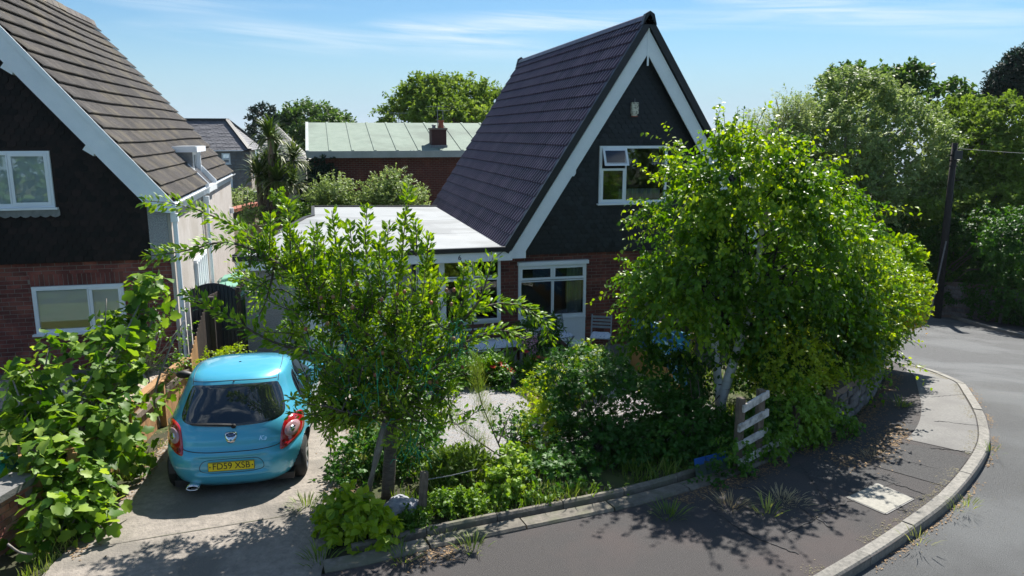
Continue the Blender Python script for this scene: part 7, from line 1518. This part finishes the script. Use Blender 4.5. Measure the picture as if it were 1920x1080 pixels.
tree('sycamore_tree', 'dark leafed tree top poking above the grey green tree', 'tree', E_(((27.00, 36.00, 6.78), (1.2, 1.5, .7)), ((30.24, 36.00, 6.97), (1.3, 1.2, .8)), ((28.64, 36.00, 6.53), (1.8, 1.5, .8)), ((33.40, 36.00, 6.04), (1.2, 1.2, .8))), 'tree', T_OVA, 800, 10, .6, .26, .35, (27, 36, g(27, 36)), thr=-.2, core=.3, lo=.5, seed=145, up=.6, nlimb=20, trunk_r=.2)
tree('ash_tree', 'yellow green tree at the right edge above the ivy', 'tree', E_(((32.03, 31.00, 4.20), (2.4, 2, 1.7)), ((30.13, 30.50, 3.22), (1.7, 1.7, 1.7)), ((33.90, 31.00, 2.41), (2.2, 2, 2.2)), ((30.46, 30.00, 1.75), (1.9, 1.5, 1.6)), ((31.41, 33.00, 4.72), (1.3, 1.2, 1.1))), 'treebright', T_DIA, 2900, 12, .7, .2, .45, (31, 30, g(31, 30)), seed=147, up=.2, nlimb=30, trunk_r=.3, **TR)
tree('cypress_tree', 'dark blue green conifer at the top right corner', 'tree', E_(((46.03, 44.00, 7.72), (1.5, 1.5, 1.5)), ((46.33, 44.00, 8.60), (.9, 1, 1.2)), ((45.34, 44.00, 6.49), (1.5, 1.5, .8)), ((45.01, 44.00, 7.19), (.8, .8, .5))), 'treedark', T_NAR, 1300, 12, .6, .3, .4, (43, 44, g(43, 44)), thr=-.25, core=.4, lo=.5, seed=149, up=.7, nlimb=12, trunk_r=.2)
EI = E_(((25.44, 28.40, -0.16), (1.6, 1.0, 1.0)), ((26.97, 28.20, -0.42), (1.6, 1.0, 1.1)), ((27.85, 27.00, -0.06), (1.7, 1.1, 1.2)), ((26.97, 24.50, 0.07), (1.6, 1.1, 1.3)), ((25.99, 28.20, -1.57), (1.2, .7, .8)), ((27.44, 27.90, -1.82), (1.4, .7, 1.0)), ((27.74, 26.20, -2.00), (1.3, .7, 1.1)), ((27.19, 24.40, -1.96), (1.2, .7, 1.2)), ((27.25, 26.30, -2.69), (.8, .5, .7)), ((27.62, 25.30, -2.84), (1.0, .5, .7)), ((26.50, 27.40, -2.52), (.5, .3, .4)), ((24.78, 28.50, -0.86), (1.3, .8, 1.1)))
tree('ivy_hedge', 'deep dark ivy and hedge hanging over the stone wall across the road', 'hedge', EI, 'shrub', T_DIA, 4200, 11, .45, .14, .45, (26.8, 27, g(26.8, 27)), thr=-.6, core=.55, lo=.55, seed=151, up=.1, hang=.5, nlimb=12, trunk_r=.08)
tree('elder_bush', 'light topped elder growing over the ivy beside the telegraph pole', 'bush', E_(((27.81, 29.00, 1.02), (1.6, 1, .5)), ((29.39, 28.00, 1.19), (1.9, 1.1, .7)), ((25.22, 28.00, 0.94), (1.0, .8, .4))), 'treebright', T_OVA, 900, 10, .5, .15, .6, (27.5, 28, g(27.5, 28)), thr=-.5, core=.3, lo=.4, seed=153, up=.6, nlimb=16, trunk_r=.06)
tree('woodland', 'unseen row of trees added behind the viewpoint to darken window reflections', 'trees', [((x, -24+2*math.sin(x), 2.+1.5*math.sin(x*.7)), (5, 3, 5)) for x in range(-32, 40, 6)], 'tree', T_DIA, 3500, 8, 1.2, .55, .45, (0, -24, 0), thr=-.7, core=.5, lo=.6, seed=171, nlimb=0, nf=.4).__setitem__('kind', 'stuff')  # added out of view so the panes mirror dark foliage, not bright sky
# wooded slope behind the houses on the right
tree('woodland', 'mass of trees on the slope behind the gable house', 'trees', [((15+i*5, 42+3*math.sin(i*2.3), -2.6-.4*i), (3.6, 3, 3.4)) for i in range(7)]+[((9+i*4, 55, -4), (3, 3, 3)) for i in range(9)], 'tree', T_DIA, 4000, 9, 1.0, .4, .45, (20, 44, g(20, 44)), thr=-.5, core=.5, lo=.6, seed=161, nlimb=0, nf=.4).__setitem__('kind', 'stuff')
